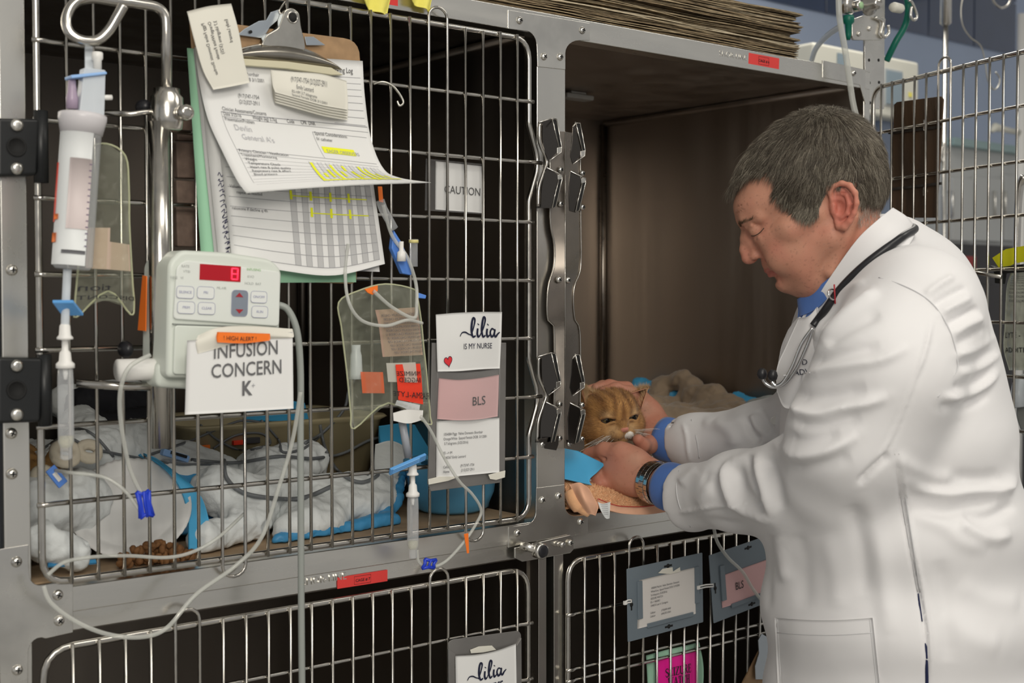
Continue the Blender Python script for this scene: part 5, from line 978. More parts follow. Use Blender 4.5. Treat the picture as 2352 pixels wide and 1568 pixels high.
def soft(name, prims, m, lbl, cat, h=.004, k=.02, amp=.003, nsc=30, seed=5, flr=None, group=None, sm=1):
    lo = np.min([np.minimum(a, b)-max(r) for a, b, r in prims], 0)-.02; hi = np.max([np.maximum(a, b)+max(r) for a, b, r in prims], 0)+.02
    f_ = Field(lo, hi, h)
    for a, b, r in prims: f_.cap(a, b, r[0], r[1], k)
    if flr is not None: f_.half((0, 0, flr), (0, 0, -1))
    V, F = f_.mesh(); V = smoothV(V, F, sm); N = normals(V, F); V = V+N*(amp*(vnoise(V, nsc, seed)+.5*vnoise(V, nsc*2.3, seed+1)+.5*(.4-2*np.abs(vnoise(V@ROTN, nsc*1.7, seed+2)))+.35*(.4-2*np.abs(vnoise(V@ROTN, nsc*4, seed+3)))))[:, None]; BED.append((V, F))
    if flr is not None: V[:, 2] = np.maximum(V[:, 2], flr+.0005)
    o = np_obj(name, V, F, m); return tag(o, lbl, cat, group)
w1 = lambda x, y, Y, r, r2=None: (W(x, y, Y), r, r2 or r)
def ylim(px, r): d = ray(px, 900); return 2.045*d[1]/d[0]-1.48-r*1.25
def cq_(p, q, Y, Y2, r, r2=None): return (W(*p, min(Y, ylim(p[0], r))), W(*q, min(Y2, ylim(q[0], r2 or r))), (r, r2 or r))
def cp_(p, q, Y, Y2, r, r2=None): return (W(*p, Y), W(*q, Y2), (r, r2 or r))
soft('absorbent_pad', [cp_((690, 1195), (880, 1150), .12, .14, .035, .022), cp_((720, 1150), (860, 1125), .17, .18, .04, .026), cp_((660, 1215), (760, 1200), .09, .1, .02), cp_((880, 1140), (915, 1110), .16, .18, .02, .01)], PADW, 'rolled white pad against the door bars beside the blue bowl', 'pad', amp=.004, nsc=26, seed=8, flr=1.056)
soft('absorbent_pad', [cp_((645, 1240), (900, 1195), .075, .10, .014, .012), cp_((880, 1190), (925, 1100), .12, .17, .012, .006), cp_((905, 1150), (930, 1075), .14, .2, .010, .005)], PADB, 'blue plastic edge of the rolled pad along the door bars', 'pad', h=.003, k=.012, amp=.003, nsc=30, seed=9, flr=1.053)
soft('absorbent_pad', [cp_((560, 1200), (640, 1120), .12, .2, .035), cp_((470, 1240), (560, 1210), .08, .1, .022), cp_((600, 1085), (700, 1060), .24, .28, .04, .035), cp_((500, 1130), (600, 1150), .16, .18, .035)], PADW, 'puffed white pad between the paper plate and the rolled pad', 'pad', amp=.005, nsc=24, seed=12, flr=1.054)
soft('absorbent_pad', [cp_((90, 1240), (180, 1270), .06, .05, .025, .02), cp_((80, 1170), (180, 1150), .12, .14, .04), cp_((180, 1060), (330, 1020), .24, .3, .04)], PADW, 'folded white pad at the left behind the paper plate', 'pad', amp=.005, nsc=24, seed=14, flr=1.054)
px_sheet('blue_strip', [[(330, 1040, .16), (355, 1050, .16), (372, 1060, .16)], [(385, 1080, .11), (402, 1085, .11), (425, 1100, .11)], [(418, 1130, .09), (438, 1130, .09), (462, 1140, .09)], [(432, 1190, .075), (455, 1190, .075), (480, 1195, .075)], [(434, 1262, .066), (458, 1262, .066), (487, 1258, .066)]], mat('sky_blue_backing', (.07, .40, .70), .45), 'bright blue pad edge curving round the right of the paper plate', 'pad')
px_sheet('blue_strip', [[(110, 1290, .05), (160, 1288, .05), (220, 1284, .05)], [(110, 1300, .045), (160, 1298, .045), (222, 1292, .045)]], PADB, 'thin blue pad edge under the folded pad at the front left', 'pad')
px_sheet('blue_strip', [[(245, 1015, .3), (270, 1008, .3), (300, 1010, .3)], [(250, 1035, .28), (280, 1030, .28), (330, 1050, .22)]], mat('sky_blue_backing', (0, 0, 0)), 'blue pad corner beside the dark cloth in the left cage', 'pad')
# paper plate leaning on the bars, and the kibble
PC = AT(300, 1168, 1.665); pn = np.array((-.62, -.62, .52)); pn = (CP-PC)/np.linalg.norm(CP-PC)*.80+ZA*.60; pn /= np.linalg.norm(pn)
mb = MB(); PR_ = [(.001, .0), (.053, .0), (.057, .001), (.061, .005), (.071, .0075), (.0755, .008)]
o_ = []; nS = 96; ex = np.cross(ZA, pn); ex /= np.linalg.norm(ex); ey = np.cross(pn, ex); V = []
for r, h in PR_:
    for k in range(nS): a = 2*math.pi*k/nS; fl = .0009*math.cos(a*nS/2) if r > .058 else 0; V.append(PC+r*(math.cos(a)*ex+math.sin(a)*ey)+pn*(h-.004+fl))
mb.add(V, [(i*nS+k, i*nS+(k+1) % nS, (i+1)*nS+(k+1) % nS, (i+1)*nS+k) for i in range(len(PR_)-1) for k in range(nS)]+[tuple(range(nS))[::-1]])
pl = mb.obj('paper_plate', mat('paper_plate_white', (.72, .72, .71), .6)); tag(pl, 'white fluted paper plate leaning on the bars behind kibble', 'plate'); sm_ = pl.modifiers.new('s', 'SOLIDIFY'); sm_.thickness = .0012
kb = MB(); kb.lathe([(.0012, -.0028), (.0042, -.0024), (.0052, 0), (.0042, .0024), (.0012, .0028)], (0, 0, 0), ZA, 9); KM = [mat('kibble_%d' % i, c, .8, 0, .3, 300) for i, c in enumerate(((.20, .09, .03), (.26, .13, .05), (.16, .075, .03)))]
k0 = None
for i in range(110):
    t = rng.beta(2.2, 1.8); px_ = 262+190*t; lay = rng.random()**1.6; hgt = math.sin(math.pi*min(1, t*1.05))*26; py_ = 1290-12*t-lay*(hgt+6); p = W(px_, 1290, .030+.022*rng.random()); p[2] = 1.0575+lay*(.004+.021*math.sin(math.pi*min(1, t*1.05)))
    if k0 is None: k0 = kb.obj('kibble', KM[0]); o = k0
    else: o = link('kibble', k0.data)
    if i and i % 3:
        pass
    o.location = p; o.rotation_euler = rng.random(3)*6; sc_ = .85+.5*rng.random(); o.scale = (sc_,)*3; o['label'] = 'brown kibble heaped below the paper plate'; o['category'] = 'kibble'; o['group'] = 'kibble spilled at the front of the left cage'
# beige tray, bowl and boxes
def tray(t, A, B, z0, z1, m, fl=.02):
    """open tapered tray with a rolled rim; A,B: min/max x,y at the rim"""
    mb = MB(); r = .03
    def ring(x0, y0, x1, y1, z): return [np.array((*p[:2], z)) for p in rounded([(x0, y0, 0), (x1, y0, 0), (x1, y1, 0), (x0, y1, 0)], r, 5)]
    R = [ring(A[0]+fl, A[1]+fl, B[0]-fl, B[1]-fl, z0), ring(A[0], A[1], B[0], B[1], z1-.006), ring(A[0]-.008, A[1]-.008, B[0]+.008, B[1]+.008, z1), ring(A[0]-.004, A[1]-.004, B[0]+.004, B[1]+.004, z1+.004), ring(A[0]+.003, A[1]+.003, B[0]-.003, B[1]-.003, z1-.002), ring(A[0]+fl+.003, A[1]+fl+.003, B[0]-fl-.003, B[1]-fl-.003, z0+.004)]
    n = len(R[0]); V = [p for q in R for p in q]; F = [(i*n+k, i*n+(k+1) % n, (i+1)*n+(k+1) % n, (i+1)*n+k) for i in range(5) for k in range(n)]+[tuple(range(n))[::-1], tuple(5*n+k for k in range(n))]
    mb.add(V, F); return mb.obj('tray', m, t)
TP = W(888, 955, .36); tt = thing('litter_tray', (TP[0]-.17, .45, 1.055), 'beige plastic tray standing at the back of the left cage', 'tray'); tray(tt, (TP[0]-.36, .36), (TP[0], .60), 1.054, TP[2], mat('beige_plastic', (.42, .36, .22), .4))
px_sheet('tray_pad', [[(560, 930, .46), (640, 918, .48), (700, 925, .48)], [(560, 965, .42), (640, 968, .42), (712, 974, .42)]], mat('sky_blue_backing', (0, 0, 0)), 'blue pad lining the beige tray', 'pad', .003)
BC = (W(1060, 1190, .115)+W(1060, 1190, .115))/2; BC = np.array((W(1060, 1150, .14)[0], .14, 1.0535)); BLB = mat('blue_bowl_plastic', (.13, .42, .68), .35)
Wl, Wr = W(952, 1095, .13)[0], W(1138, 1095, .13)[0]; br_ = (Wr-Wl)/2*.93; bw = MB().lathe([(br_*.62, 0), (br_*.78, .006), (br_*.92, .03), (br_*.99, .068), (br_*1.03, .075), (br_*1.03, .079), (br_*.96, .078), (br_*.88, .03), (br_*.6, .008)], ((Wl+Wr)/2+.002, .145, 1.0535), ZA, 40).obj('blue_bowl', BLB); tag(bw, 'round sky blue plastic bowl at the right front of the left cage', 'bowl')
tb = W(1150, 1000, .30); DT = mat('teal_plastic', (.03, .12, .18), .4); t = thing('teal_box', (1.23, .2, 1.054), 'dark teal plastic box in the right corner of the left cage', 'box'); bx('body', (1.197, .12, 1.0535), (1.262, .25, 1.122), DT, t, .006); bx('rim', (1.194, .117, 1.118), (1.264, .253, 1.126), DT, t, .002)
t = soft('dark_bag', [cp_((200, 935), (300, 930), .5, .52, .035), cp_((240, 990), (330, 975), .42, .44, .03), cp_((260, 1020), (300, 1005), .36, .38, .02)], mat('black_cloth', (.012, .012, .016), .8), 'black bag heaped at the back left of the left cage', 'bag', seed=20, flr=1.06)
soft('absorbent_pad', [cp_((150, 925), (300, 915), .56, .58, .03), cp_((180, 975), (215, 1000), .42, .36, .03)], PADW, 'white pad bunched on the black bag in the left cage', 'pad', seed=22, flr=1.06)
px_sheet('blue_strip', [[(130, 890, .6), (230, 886, .6), (345, 884, .6)], [(130, 912, .58), (230, 912, .58), (345, 905, .58)]], PADB, 'dark blue pad edge along the back panel of the left cage', 'pad')
# second cat, lying at the far left, mostly behind the post
TABBY = mat('orange_fur_base', (.45, .24, .08), .9, 0, .45, 60, attr=None)
a_ = lambda x, y, Y: W(x, y, Y)
c2_ = Field((.505, .10, 1.05), (.72, .62, 1.26), .004)
c2_.ell((.60, .44, 1.125), (.075, .13, .065), None, .02).ell((.585, .30, 1.12), (.06, .08, .058), None, .03).ell((.585, .215, 1.135), (.040, .042, .038), None, .02).ell((.60, .178, 1.122), (.02, .02, .016), None, .012)
for s_ in (-1, 1): c2_.cap((.588+s_*.024, .23, 1.16), (.588+s_*.03, .232, 1.188), .014, .004, .008)
c2_.chain([(.64, .28, 1.09), (.66, .2, 1.075), (.665, .15, 1.072)], [.022, .014, .013], .015).chain([(.56, .26, 1.09), (.555, .18, 1.075), (.56, .13, 1.072)], [.022, .014, .013], .015).chain([(.62, .56, 1.09), (.58, .585, 1.08), (.54, .5, 1.08)], [.018, .013, .01], .015)
V, F = c2_.mesh(); V = smoothV(V, F, 1); stripe = .5+.5*vnoise(V*np.array((1, 3, 1)), 16, 3); col = np.array((.50, .27, .09))*(.45+.75*stripe[:, None]); wm = (V[:, 2] < 1.083)|((V[:, 1] < .19) & (V[:, 2] < 1.125)); col[wm] = (.6, .56, .5)
k2 = np_obj('cat', V, F, mat('cat_fur_base', (.5, .3, .1), .9, attr='tint'), None, col); tag(k2, 'orange and white cat lying at the far left of the closed cage', 'cat')
N_ = normals(V, F); ii = rng.choice(len(V), 9000); strands('fur', V[ii], N_[ii], np.tile((0, .8, -.3), (9000, 1)), .011, .00035, MATS['cat_fur_base'], k2, col[ii]*(.8+.5*rng.random((9000, 1))), seg=2)
for (x, y), r in (((100, 1100), .012), ((150, 1045), .014), ((205, 1040), .012), ((125, 1120), .011)):
    p = W(x, y, .13); tt = MB(); 
    for q in range(3): tt.tube([p+np.array((r*math.cos(a), r*.5*math.sin(a), r*.7*math.sin(a)+q*.002)) for a in np.linspace(0, 6.28, 17)[:-1]], r*.45, 8, True)
    tag(tt.obj('bandage', mat('bandage_cream', (.62, .56, .45), .9, 0, .1, 60, .4, 200)), 'cream gauze bandage turns on the leg of the cat at the left', 'bandage', 'gauze bandage turns at the far left')
# cables on the bedding
CAB = mat('grey_cable', (.15, .16, .17), .45)
_b = None
def drop(px, py, r=.003):
    global _b
    if _b is None:
        from mathutils.bvhtree import BVHTree as BT
        vs, fs, k = [], [], 0
        for a, f in BED: vs += [tuple(q) for q in a]; fs += [tuple(int(i)+k for i in q) for q in f]; k += len(a)
        _b = BT.FromPolygons(vs, fs)
    d = ray(px, py); d = d/np.linalg.norm(d); h = _b.ray_cast(Vector(CP), Vector(d))[0]
    if h is not None and h[1] < .6: return np.array(h)-d*r*1.3+ZA*r*.5
    return W(px, py, .36)
def drop_(px, py, r=.003):
    d = ray(px, py); t0, t1 = 1.0, 3.0; k = (.04+1.48)/d[1]
    for i in range(200):
        p = CP+d*(k+i*.004)
        if p[1] > .66 or p[2] <= 1.05+float(hx(p[0], p[1]))*(1 if p[0] < .95 else .1)+.016+r: break
    return p
def cable(pts, r, lbl, m=CAB, grp='grey monitor leads over the bedding'):
    q_ = smooth_path([np.array((x, y, 0.)) for x, y in pts], 7); P = [drop(p[0], p[1], r) for p in q_]; A_ = np.array(P); A_[1:-1] = (A_[:-2]+A_[1:-1]*2+A_[2:])/4; P = list(A_); tag(MB().tube(P, r*.78, 8).obj('monitor_lead', m), lbl, 'cable', grp)
cable([(440, 1058), (540, 1065), (640, 1050), (720, 1055), (790, 1040), (850, 1010), (910, 1000)], .0032, 'grey lead running across the bedding towards the tray')
cable([(700, 1020), (745, 990), (790, 940), (800, 900), (815, 870)], .0032, 'grey lead rising past the beige tray')
cable([(735, 975), (750, 1040), (785, 1090), (830, 1110), (872, 1090), (880, 1060), (860, 1065), (845, 1090)], .0035, 'grey lead looping in front of the beige tray')
cable([(515, 1060), (520, 1100), (560, 1135), (640, 1148), (700, 1145), (760, 1120)], .0038, 'thick grey lead drooping behind the door bars')
cable([(460, 975), (500, 1010), (560, 1035), (620, 1020), (600, 995), (540, 1000), (490, 1030)], .0024, 'thin grey lead coiled by the red connector')
cable([(330, 1050), (420, 1020), (500, 985), (560, 965), (620, 975)], .0024, 'thin grey lead from the plate to the tray')
cable([(150, 1000), (210, 1030), (300, 1050), (400, 1066), (520, 1068)], .0024, 'thin grey lead from the cat to the coil')
cable([(60, 1060), (130, 1010), (170, 985), (215, 1000), (260, 1050)], .0024, 'thin grey lead at the far left by the cat')
cable([(600, 965), (640, 1010), (650, 1040), (700, 1030), (735, 1000)], .0024, 'thin grey lead hanging over the tray rim')
p = drop(548, 1022, .006); t = thing('lead_connector', p, 'red and black lead connector lying on the bedding', 'connector'); MB().box(p+ZA*.004, (.02, .008, .007)).obj('red_plug', REDL, t, .001); MB().box(p+np.array((.022, .0, .006)), (.026, .011, .009)).obj('grey_plug', mat('dark_plug', (.05, .05, .055), .5), t, .001)
p = drop(472, 1026, .004); tag(MB().box(p, (.014, .005, .006)).obj('orange_clip', ORG, None, .001), 'tiny orange clip on the bedding left of the red connector', 'clip')
p = drop(402, 1062, .004); R3 = np.array([[.88, -.3, .3], [.25, .95, .0], [-.3, .1, .94]]); t = thing('blue_slide_clip', p, 'pale blue slotted line clip above the paper plate', 'clip'); MB().box(p+ZA*.008, (.05, .008, .010), R3).obj('clip_body', mat('pale_blue_clamp', (0, 0, 0)), t, .002); MB().box(p+np.array((.004, -.004, .009)), (.03, .002, .004), R3).obj('slot', HOLE, t)
p = W(130, 1094, .03); t = thing('blue_slide_clip', p, 'pale blue slotted line clip by the post at the far left', 'clip'); R3 = np.array([[.6, 0, .8], [0, 1, 0], [-.8, 0, .6]]); MB().box(p, (.026, .003, .013), R3).obj('clip_body', mat('mid_blue', (0, 0, 0)), t, .001); MB().box(p-YA*.0018, (.012, .001, .005), R3).obj('slot', WHITEP, t)
# ---------- bedding in the open cage ----------
BEIGE = mat('beige_fleece', (.36, .27, .185), .95, 0, .12, 40, .5, 260, sheen=.4)
soft('beige_blanket', [cq_((1500, 930), (1520, 885), .46, .48, .022, .018), cq_((1520, 885), (1570, 872), .48, .47, .018), cq_((1570, 872), (1592, 890), .47, .44, .02, .02), cq_((1592, 890), (1570, 935), .44, .42, .02, .026), cq_((1480, 940), (1560, 950), .42, .42, .03), cq_((1600, 915), (1640, 915), .46, .5, .03), cq_((1620, 945), (1680, 950), .42, .44, .035), cq_((1560, 960), (1660, 965), .36, .38, .03), cq_((1680, 940), (1730, 955), .46, .5, .028), cq_((1480, 970), (1600, 975), .34, .36, .04), cq_((1630, 975), (1740, 985), .38, .42, .05)], BEIGE, 'crumpled beige fleece blanket at the back of the open cage', 'blanket', h=.004, k=.012, amp=.004, nsc=28, seed=30)
soft('beige_blanket', [cq_((1480, 1000), (1740, 1010), .36, .44, .06)], BEIGE, 'lower fold of beige blanket under the crumpled one', 'blanket', h=.006, amp=.004, seed=31, flr=1.051)
soft('absorbent_pad', [cq_((1468, 880), (1500, 895), .58, .56, .014), cq_((1470, 905), (1540, 910), .58, .56, .02)], mat('sky_blue_backing', (0, 0, 0)), 'bright blue pad corner behind the ear of the held cat', 'pad', h=.004, seed=33, k=.02)
soft('absorbent_pad', [cq_((1640, 935), (1690, 918), .55, .56, .012), cq_((1690, 918), (1760, 930), .56, .58, .014), cq_((1650, 950), (1770, 960), .55, .58, .03)], mat('sky_blue_backing', (0, 0, 0)), 'bright blue pad corner showing above the blanket near the sleeve', 'pad', h=.004, seed=34, k=.02)
soft('grey_pad', [cq_((1740, 960), (1790, 955), .5, .5, .04)], mat('pale_grey_cloth', (.4, .43, .42), .9), 'pale grey cloth between the blanket and the white sleeve', 'cloth', h=.005, seed=35)
# peach towel on the sill
PEACH = mat('peach_terry', (.92, .52, .28), .95, 0, .15, 60, .6, 300, sheen=.3); PEACHH = mat('peach_hem', (.88, .50, .33), .9, 0, .1, 40)
tw = psheet([[(1294, 1120, .30), (1350, 1122, .30), (1420, 1128, .30), (1490, 1135, .30), (1570, 1150, .32)], [(1292, 1096, .13), (1350, 1098, .13), (1420, 1106, .13), (1490, 1118, .13), (1560, 1135, .13)], [(1296, 1108, .045), (1350, 1112, .04), (1420, 1120, .04), (1488, 1130, .04), (1556, 1143, .04)], [(1301, 1140, .034), (1350, 1140, .004), (1420, 1146, .004), (1486, 1150, .004), (1552, 1155, .004)], [(1303, 1168, .034), (1350, 1160, -.006), (1420, 1170, -.006), (1484, 1172, -.006), (1548, 1163, -.006)]])
t = thing('peach_towel', W(1420, 1175, 0), 'peach terry towel folded over the front sill of the open cage', 'towel'); o = tw.sheet('terry', PEACH, t, .006, 40, 30)
n = 26000; uu, vv = rng.random(n), rng.random(n)**.8; G = np.array([[tw.f(a, b) for b in np.linspace(0, 1, 41)] for a in np.linspace(0, 1, 41)])
iu, iv = (uu*39.99).astype(int), (vv*39.99).astype(int); fu, fv = (uu*39.99-iu)[:, None], (vv*39.99-iv)[:, None]; Pp = (G[iu, iv]*(1-fu)+G[iu+1, iv]*fu)*(1-fv)+(G[iu, iv+1]*(1-fu)+G[iu+1, iv+1]*fu)*fv
nn_ = np.cross(G[np.minimum(iu+1, 40), iv]-G[iu, iv], G[iu, np.minimum(iv+1, 40)]-G[iu, iv]); nn_ /= np.linalg.norm(nn_, axis=1, keepdims=True)+1e-9; nn_ *= np.sign((nn_*(-YA+ZA)).sum(1))[:, None]
strands('terry_loops', Pp, nn_, rng.normal(0, 1, (n, 3)), .005, .0007, mat('terry_strand', (.9, .4, .2), .95, attr='tint'), t, np.array((.98, .60, .34))*(.8+.3*rng.random((n, 1))), seg=2, lift=1.5)
hm = psheet([[(1372, 1146, -.007), (1410, 1160, -.010), (1440, 1164, -.011), (1490, 1163, -.011), (1552, 1152, -.010)], [(1368, 1160, -.010), (1408, 1174, -.013), (1440, 1180, -.013), (1490, 1181, -.013), (1550, 1172, -.012)]]); hm.sheet('hem', PEACHH, t, .002, 24, 4)
MB().tube(smooth_path([W(*p) for p in ((1373, 1145, -.0125), (1410, 1159, -.0145), (1440, 1163, -.0155), (1490, 1162, -.0155), (1550, 1151, -.0145))], 5), .0007, 5).obj('red_stitching', mat('red_thread', (.5, .03, .03), .6), t)
fl_ = psheet([[(1308, 1112, .02), (1332, 1108, .006), (1352, 1120, .008)], [(1322, 1140, .004), (1338, 1128, -.014), (1364, 1142, -.006)], [(1334, 1160, -.004), (1346, 1150, -.022), (1374, 1162, -.012)], [(1350, 1180, -.008), (1360, 1181, -.016), (1368, 1184, -.012)]]); fl_.sheet('folded_corner', PEACHH, t, .003, 12, 14)
MB().tube(smooth_path([W(*p) for p in ((1316, 1132, .02), (1322, 1148, .012), (1336, 1164, .004), (1354, 1174, -.002))], 5), [.014]*10+[.010]*6, 12).obj('rolled_edge', PEACH, t)
lb = psheet([[(1373, 1152, -.016), (1385, 1156, -.018), (1402, 1152, -.016)], [(1380, 1172, -.019), (1390, 1174, -.020), (1401, 1172, -.019)], [(1389, 1188, -.018), (1394, 1191, -.019), (1400, 1190, -.018)]]); o = lb.sheet('care_label', mat('label_white', (0, 0, 0)), t, .0004, 8, 10)
lb.rects([(lb.w*(.2), lb.h*(.9-.12*i), lb.w*.8, lb.h*(.9-.12*i)+.0007) for i in range(6)], RULE, o)
# blue and white pads under the cat
SKY = mat('sky_blue_backing', (0, 0, 0))
px_sheet('absorbent_pad', [[(1290, 1022, .05), (1320, 1032, .045), (1350, 1046, .04), (1390, 1066, .04)], [(1290, 1050, .04), (1320, 1058, .036), (1350, 1068, .034), (1372, 1084, .03)], [(1290, 1075, .034), (1320, 1085, .03), (1345, 1096, .028), (1355, 1100, .026)], [(1290, 1098, .03), (1325, 1106, .026), (1352, 1112, .024), (1358, 1114, .022)]], SKY, 'sky blue pad flap at the front left of the open cage', 'pad', .003)
px_sheet('absorbent_pad', [[(1340, 1050, .22), (1420, 1052, .22), (1500, 1058, .24)], [(1352, 1100, .10), (1420, 1104, .10), (1500, 1112, .12)], [(1352, 1117, .035), (1400, 1119, .035), (1470, 1124, .05)]], SKY, 'sky blue pad edge lying along the peach towel', 'pad', .003)
px_sheet('absorbent_pad', [[(1340, 1040, .24), (1420, 1042, .24), (1500, 1048, .26)], [(1350, 1080, .12), (1400, 1085, .12), (1480, 1092, .13)], [(1350, 1095, .05), (1375, 1110, .045), (1410, 1113, .05)]], PADW, 'white face of the pad under the near hand', 'pad', .003)

# brown ribbed board hanging inside the door behind the clipboard, and odds and ends by the coat
t = thing('ribbed_board', W(480, 566, .012), 'brown ribbed rubber board behind the left edge of the clipboard', 'board')
for y0, y1 in ((270, 322), (325, 408), (413, 470), (474, 566)): slab('rib_panel', [(405, y0), (600, y0+14), (600, y1+6), (408, y1)], .012, .012, mat('brown_rubber', (.2, .14, .11), .8, 0, .3, 90, .5, 220), t, .002)
cbd = thing('clipboard', W(1740, 1600, -.035), 'brown clipboard with a zinc clip peeping out beside the coat at the bottom', 'clipboard')
slab('board', [(1690, 1600), (1752, 1478), (1800, 1440), (1830, 1600)], -.03, .003, BOARD, cbd); slab('clip', [(1736, 1560), (1735, 1530), (1744, 1500), (1742, 1470), (1750, 1455), (1762, 1462), (1790, 1500), (1780, 1560)], -.036, .002, ZN, cbd, .0006)
tube('iv_line', [(1640, 1215, -.03), (1648, 1245, -.032), (1672, 1280, -.034), (1705, 1312, -.036), (1728, 1350, -.036), (1755, 1384, -.036), (1800, 1420, -.03)], .0028, 'clear tube running down across the tilted slate holder into the coat')

px_sheet('absorbent_pad', [[(870, 978, .34), (930, 972, .34), (1000, 985, .34)], [(872, 1010, .30), (930, 1020, .30), (1000, 1030, .30)], [(880, 1045, .27), (935, 1060, .27), (1000, 1075, .27)]], MATS['sky_blue_backing'], 'blue pad slope between the beige tray and the blue bowl', 'pad', .003)
px_sheet('absorbent_pad', [[(862, 1020, .29), (900, 1012, .29), (940, 1030, .29)], [(860, 1060, .25), (905, 1055, .25), (950, 1068, .25)], [(862, 1100, .21), (910, 1100, .21), (955, 1105, .21)]], PADW, 'white pad flap in front of the beige tray corner', 'pad', .003)
# ---------- the vet ----------
from mathutils.bvhtree import BVHTree
def grid_col(n, base): return np.tile(np.array(base, float), (n, 1))
def inpoly(x, y, poly):
    c = np.zeros(len(x), bool); n = len(poly)
    for i in range(n):
        x0, y0 = poly[i]; x1, y1 = poly[(i+1) % n]; m = ((y0 > y) != (y1 > y)); t = np.where(m, (x1-x0)*(y-y0)/((y1-y0) if y1 != y0 else 1e-9)+x0, -1e9); c ^= m & (x < t)
    return c
def projV(V):
    q = V-CP; z = q@FW; return 1176+FPX*(q@RT)/z, 784-FPX*(q@UP)/z, z
# head, in its own pixel-sized units: x right, y up, c towards the viewer
ZH = 1.745; HO = AT(1860, 460, ZH); hc = -(HO-CP)/np.linalg.norm(HO-CP); hx_ = np.cross(UP, hc); hx_ /= np.linalg.norm(hx_); hy_ = np.cross(hc, hx_); HS = ZH/FPX*1.0
HR = np.array([hx_, hy_, hc]).T
def h2w(V): return HO+(np.asarray(V)*HS)@HR.T
def P_(x, y, c=0): return np.array((x-1860., 460.-y, c))
def fu(f, u, c=0): return P_(1800-.87*f-.494*u, 545+.49*f-.87*u, c)
FR = np.array([[-.87, -.494, 0], [-.494, .87, 0], [0, 0, 1]]).T; FR = np.array([[-.87, -.49, 0], [-.49, .87, 0], [0, 0, 1]])
FR = np.stack([np.array((-.871, -.491, 0)), np.array((-.491, .871, 0)), np.array((0, 0, 1.))], 1)
hf = Field((-235, -330, -150), (250, 235, 150), 2.5, 60)
def E(f, u, c, r, k=18, op='+'):
    for s_ in ((1, -1) if c else (1,)): hf.ell(fu(f, u, c*s_), r, FR, k, op)
def CH(pts, r, k=14, op='+', both=True):
    for s_ in ((1, -1) if both else (1,)): hf.chain([fu(a, b, c*s_) for a, b, c in pts], r, k, op)
hf.ell(P_(1866, 404), (160, 138, 122), FR, 0); hf.ell(P_(1940, 438), (84, 82, 92), FR, 30)
E(-14, 96, 0, (83, 62, 92), 26); E(-12, -5, 0, (74, 88, 82), 30); E(-50, -72, 0, (72, 38, 72), 26)
CH([(40, -88, 12), (-10, -78, 58), (-95, -50, 80), (-122, 0, 76)], [24, 26, 28, 22], 26); hf.ell(P_(1878, 640), (62, 48, 74), FR, 34); E(-45, -36, 52, (66, 54, 42), 30); E(-70, 2, 66, (52, 40, 30), 26)
E(46, -90, 0, (21, 20, 24), 14); CH([(30, 18, 50), (-25, 14, 82), (-95, 12, 96)], [22, 21, 15], 22); E(14, -36, 48, (44, 40, 34), 24)
CH([(56, 80, 10), (46, 78, 42), (18, 70, 72)], [15, 14, 12], 16)
CH([(60, 50, 38), (50, 50, 62)], [13, 12], 14, '-')
E(40, 49, 43, (19.5, 19, 21), 5)
CH([(50, 60, 27), (56, 62, 43), (45, 61, 64)], [2.5, 4, 3.5], 7); CH([(48, 30, 30), (52, 27, 46), (43, 28, 62)], [3, 3.5, 3], 10)
CH([(58, 66, 0), (76, 42, 0), (88, 20, 0), (90, 3, 0)], [12, 10, 12, 15.5], 10, both=False); E(60, 26, 12, (20, 34, 16), 14)
E(90, 0, 0, (16, 15, 17), 6); E(72, -2, 17, (15, 11, 10), 7); E(84, -9, 0, (12, 7, 7), 5)
CH([(78, -14, 9), (70, -11, 12)], [4.5, 4], 3, '-')
E(45, -36, 0, (29, 25, 38), 14); CH([(70, -47, 3), (63, -47, 16), (46, -51, 33)], [5.5, 5, 3], 5); CH([(67, -60, 3), (60, -60, 15), (45, -55, 31)], [6.5, 6, 3], 5)
CH([(80, -53.5, 0), (70, -53.5, 14), (56, -54, 28), (46, -56, 37)], [1.9, 1.9, 2, 2.2], 2.5, '-'); CH([(66, 2, 28), (52, -26, 44), (42, -58, 46)], [3.5, 3.5, 3], 9, '-'); CH([(70, -76, 0), (62, -75, 18)], [6, 4], 8, '-')
CH([(74, 104, 0), (64, 103, 34), (40, 101, 66)], [1.3, 1.3, 1], 3, '-'); CH([(72, 116, 0), (62, 115, 34), (38, 112, 64)], [1.2, 1.2, 1], 3, '-'); CH([(38, 44, 66), (26, 38, 78), (14, 30, 84)], [1.4, 1.2, .8], 4, '-'); CH([(36, 50, 68), (22, 50, 82)], [1.2, .8], 4, '-')
CH([(82, -28, 3), (78, -36, 3)], [1.5, 1.5], 5, '-', False)
# neck, running down under the collar
hf.cap(P_(1935, 520), P_(1985, 650), 80, 92, 24); hf.cap(P_(1985, 650), P_(1990, 720), 90, 80, 20)
for (a, b) in (((1955, 500, 84), (1905, 620, 78)),): hf.cap(P_(*a), P_(*b), 12, 14, 16)
for x0, y0, x1, y1 in ((1975, 520, 1960, 590), (1990, 520, 1972, 600)): hf.cap(P_(x0, y0, 84), P_(x1, y1, 88), 2.5, 2.5, 7, '-')
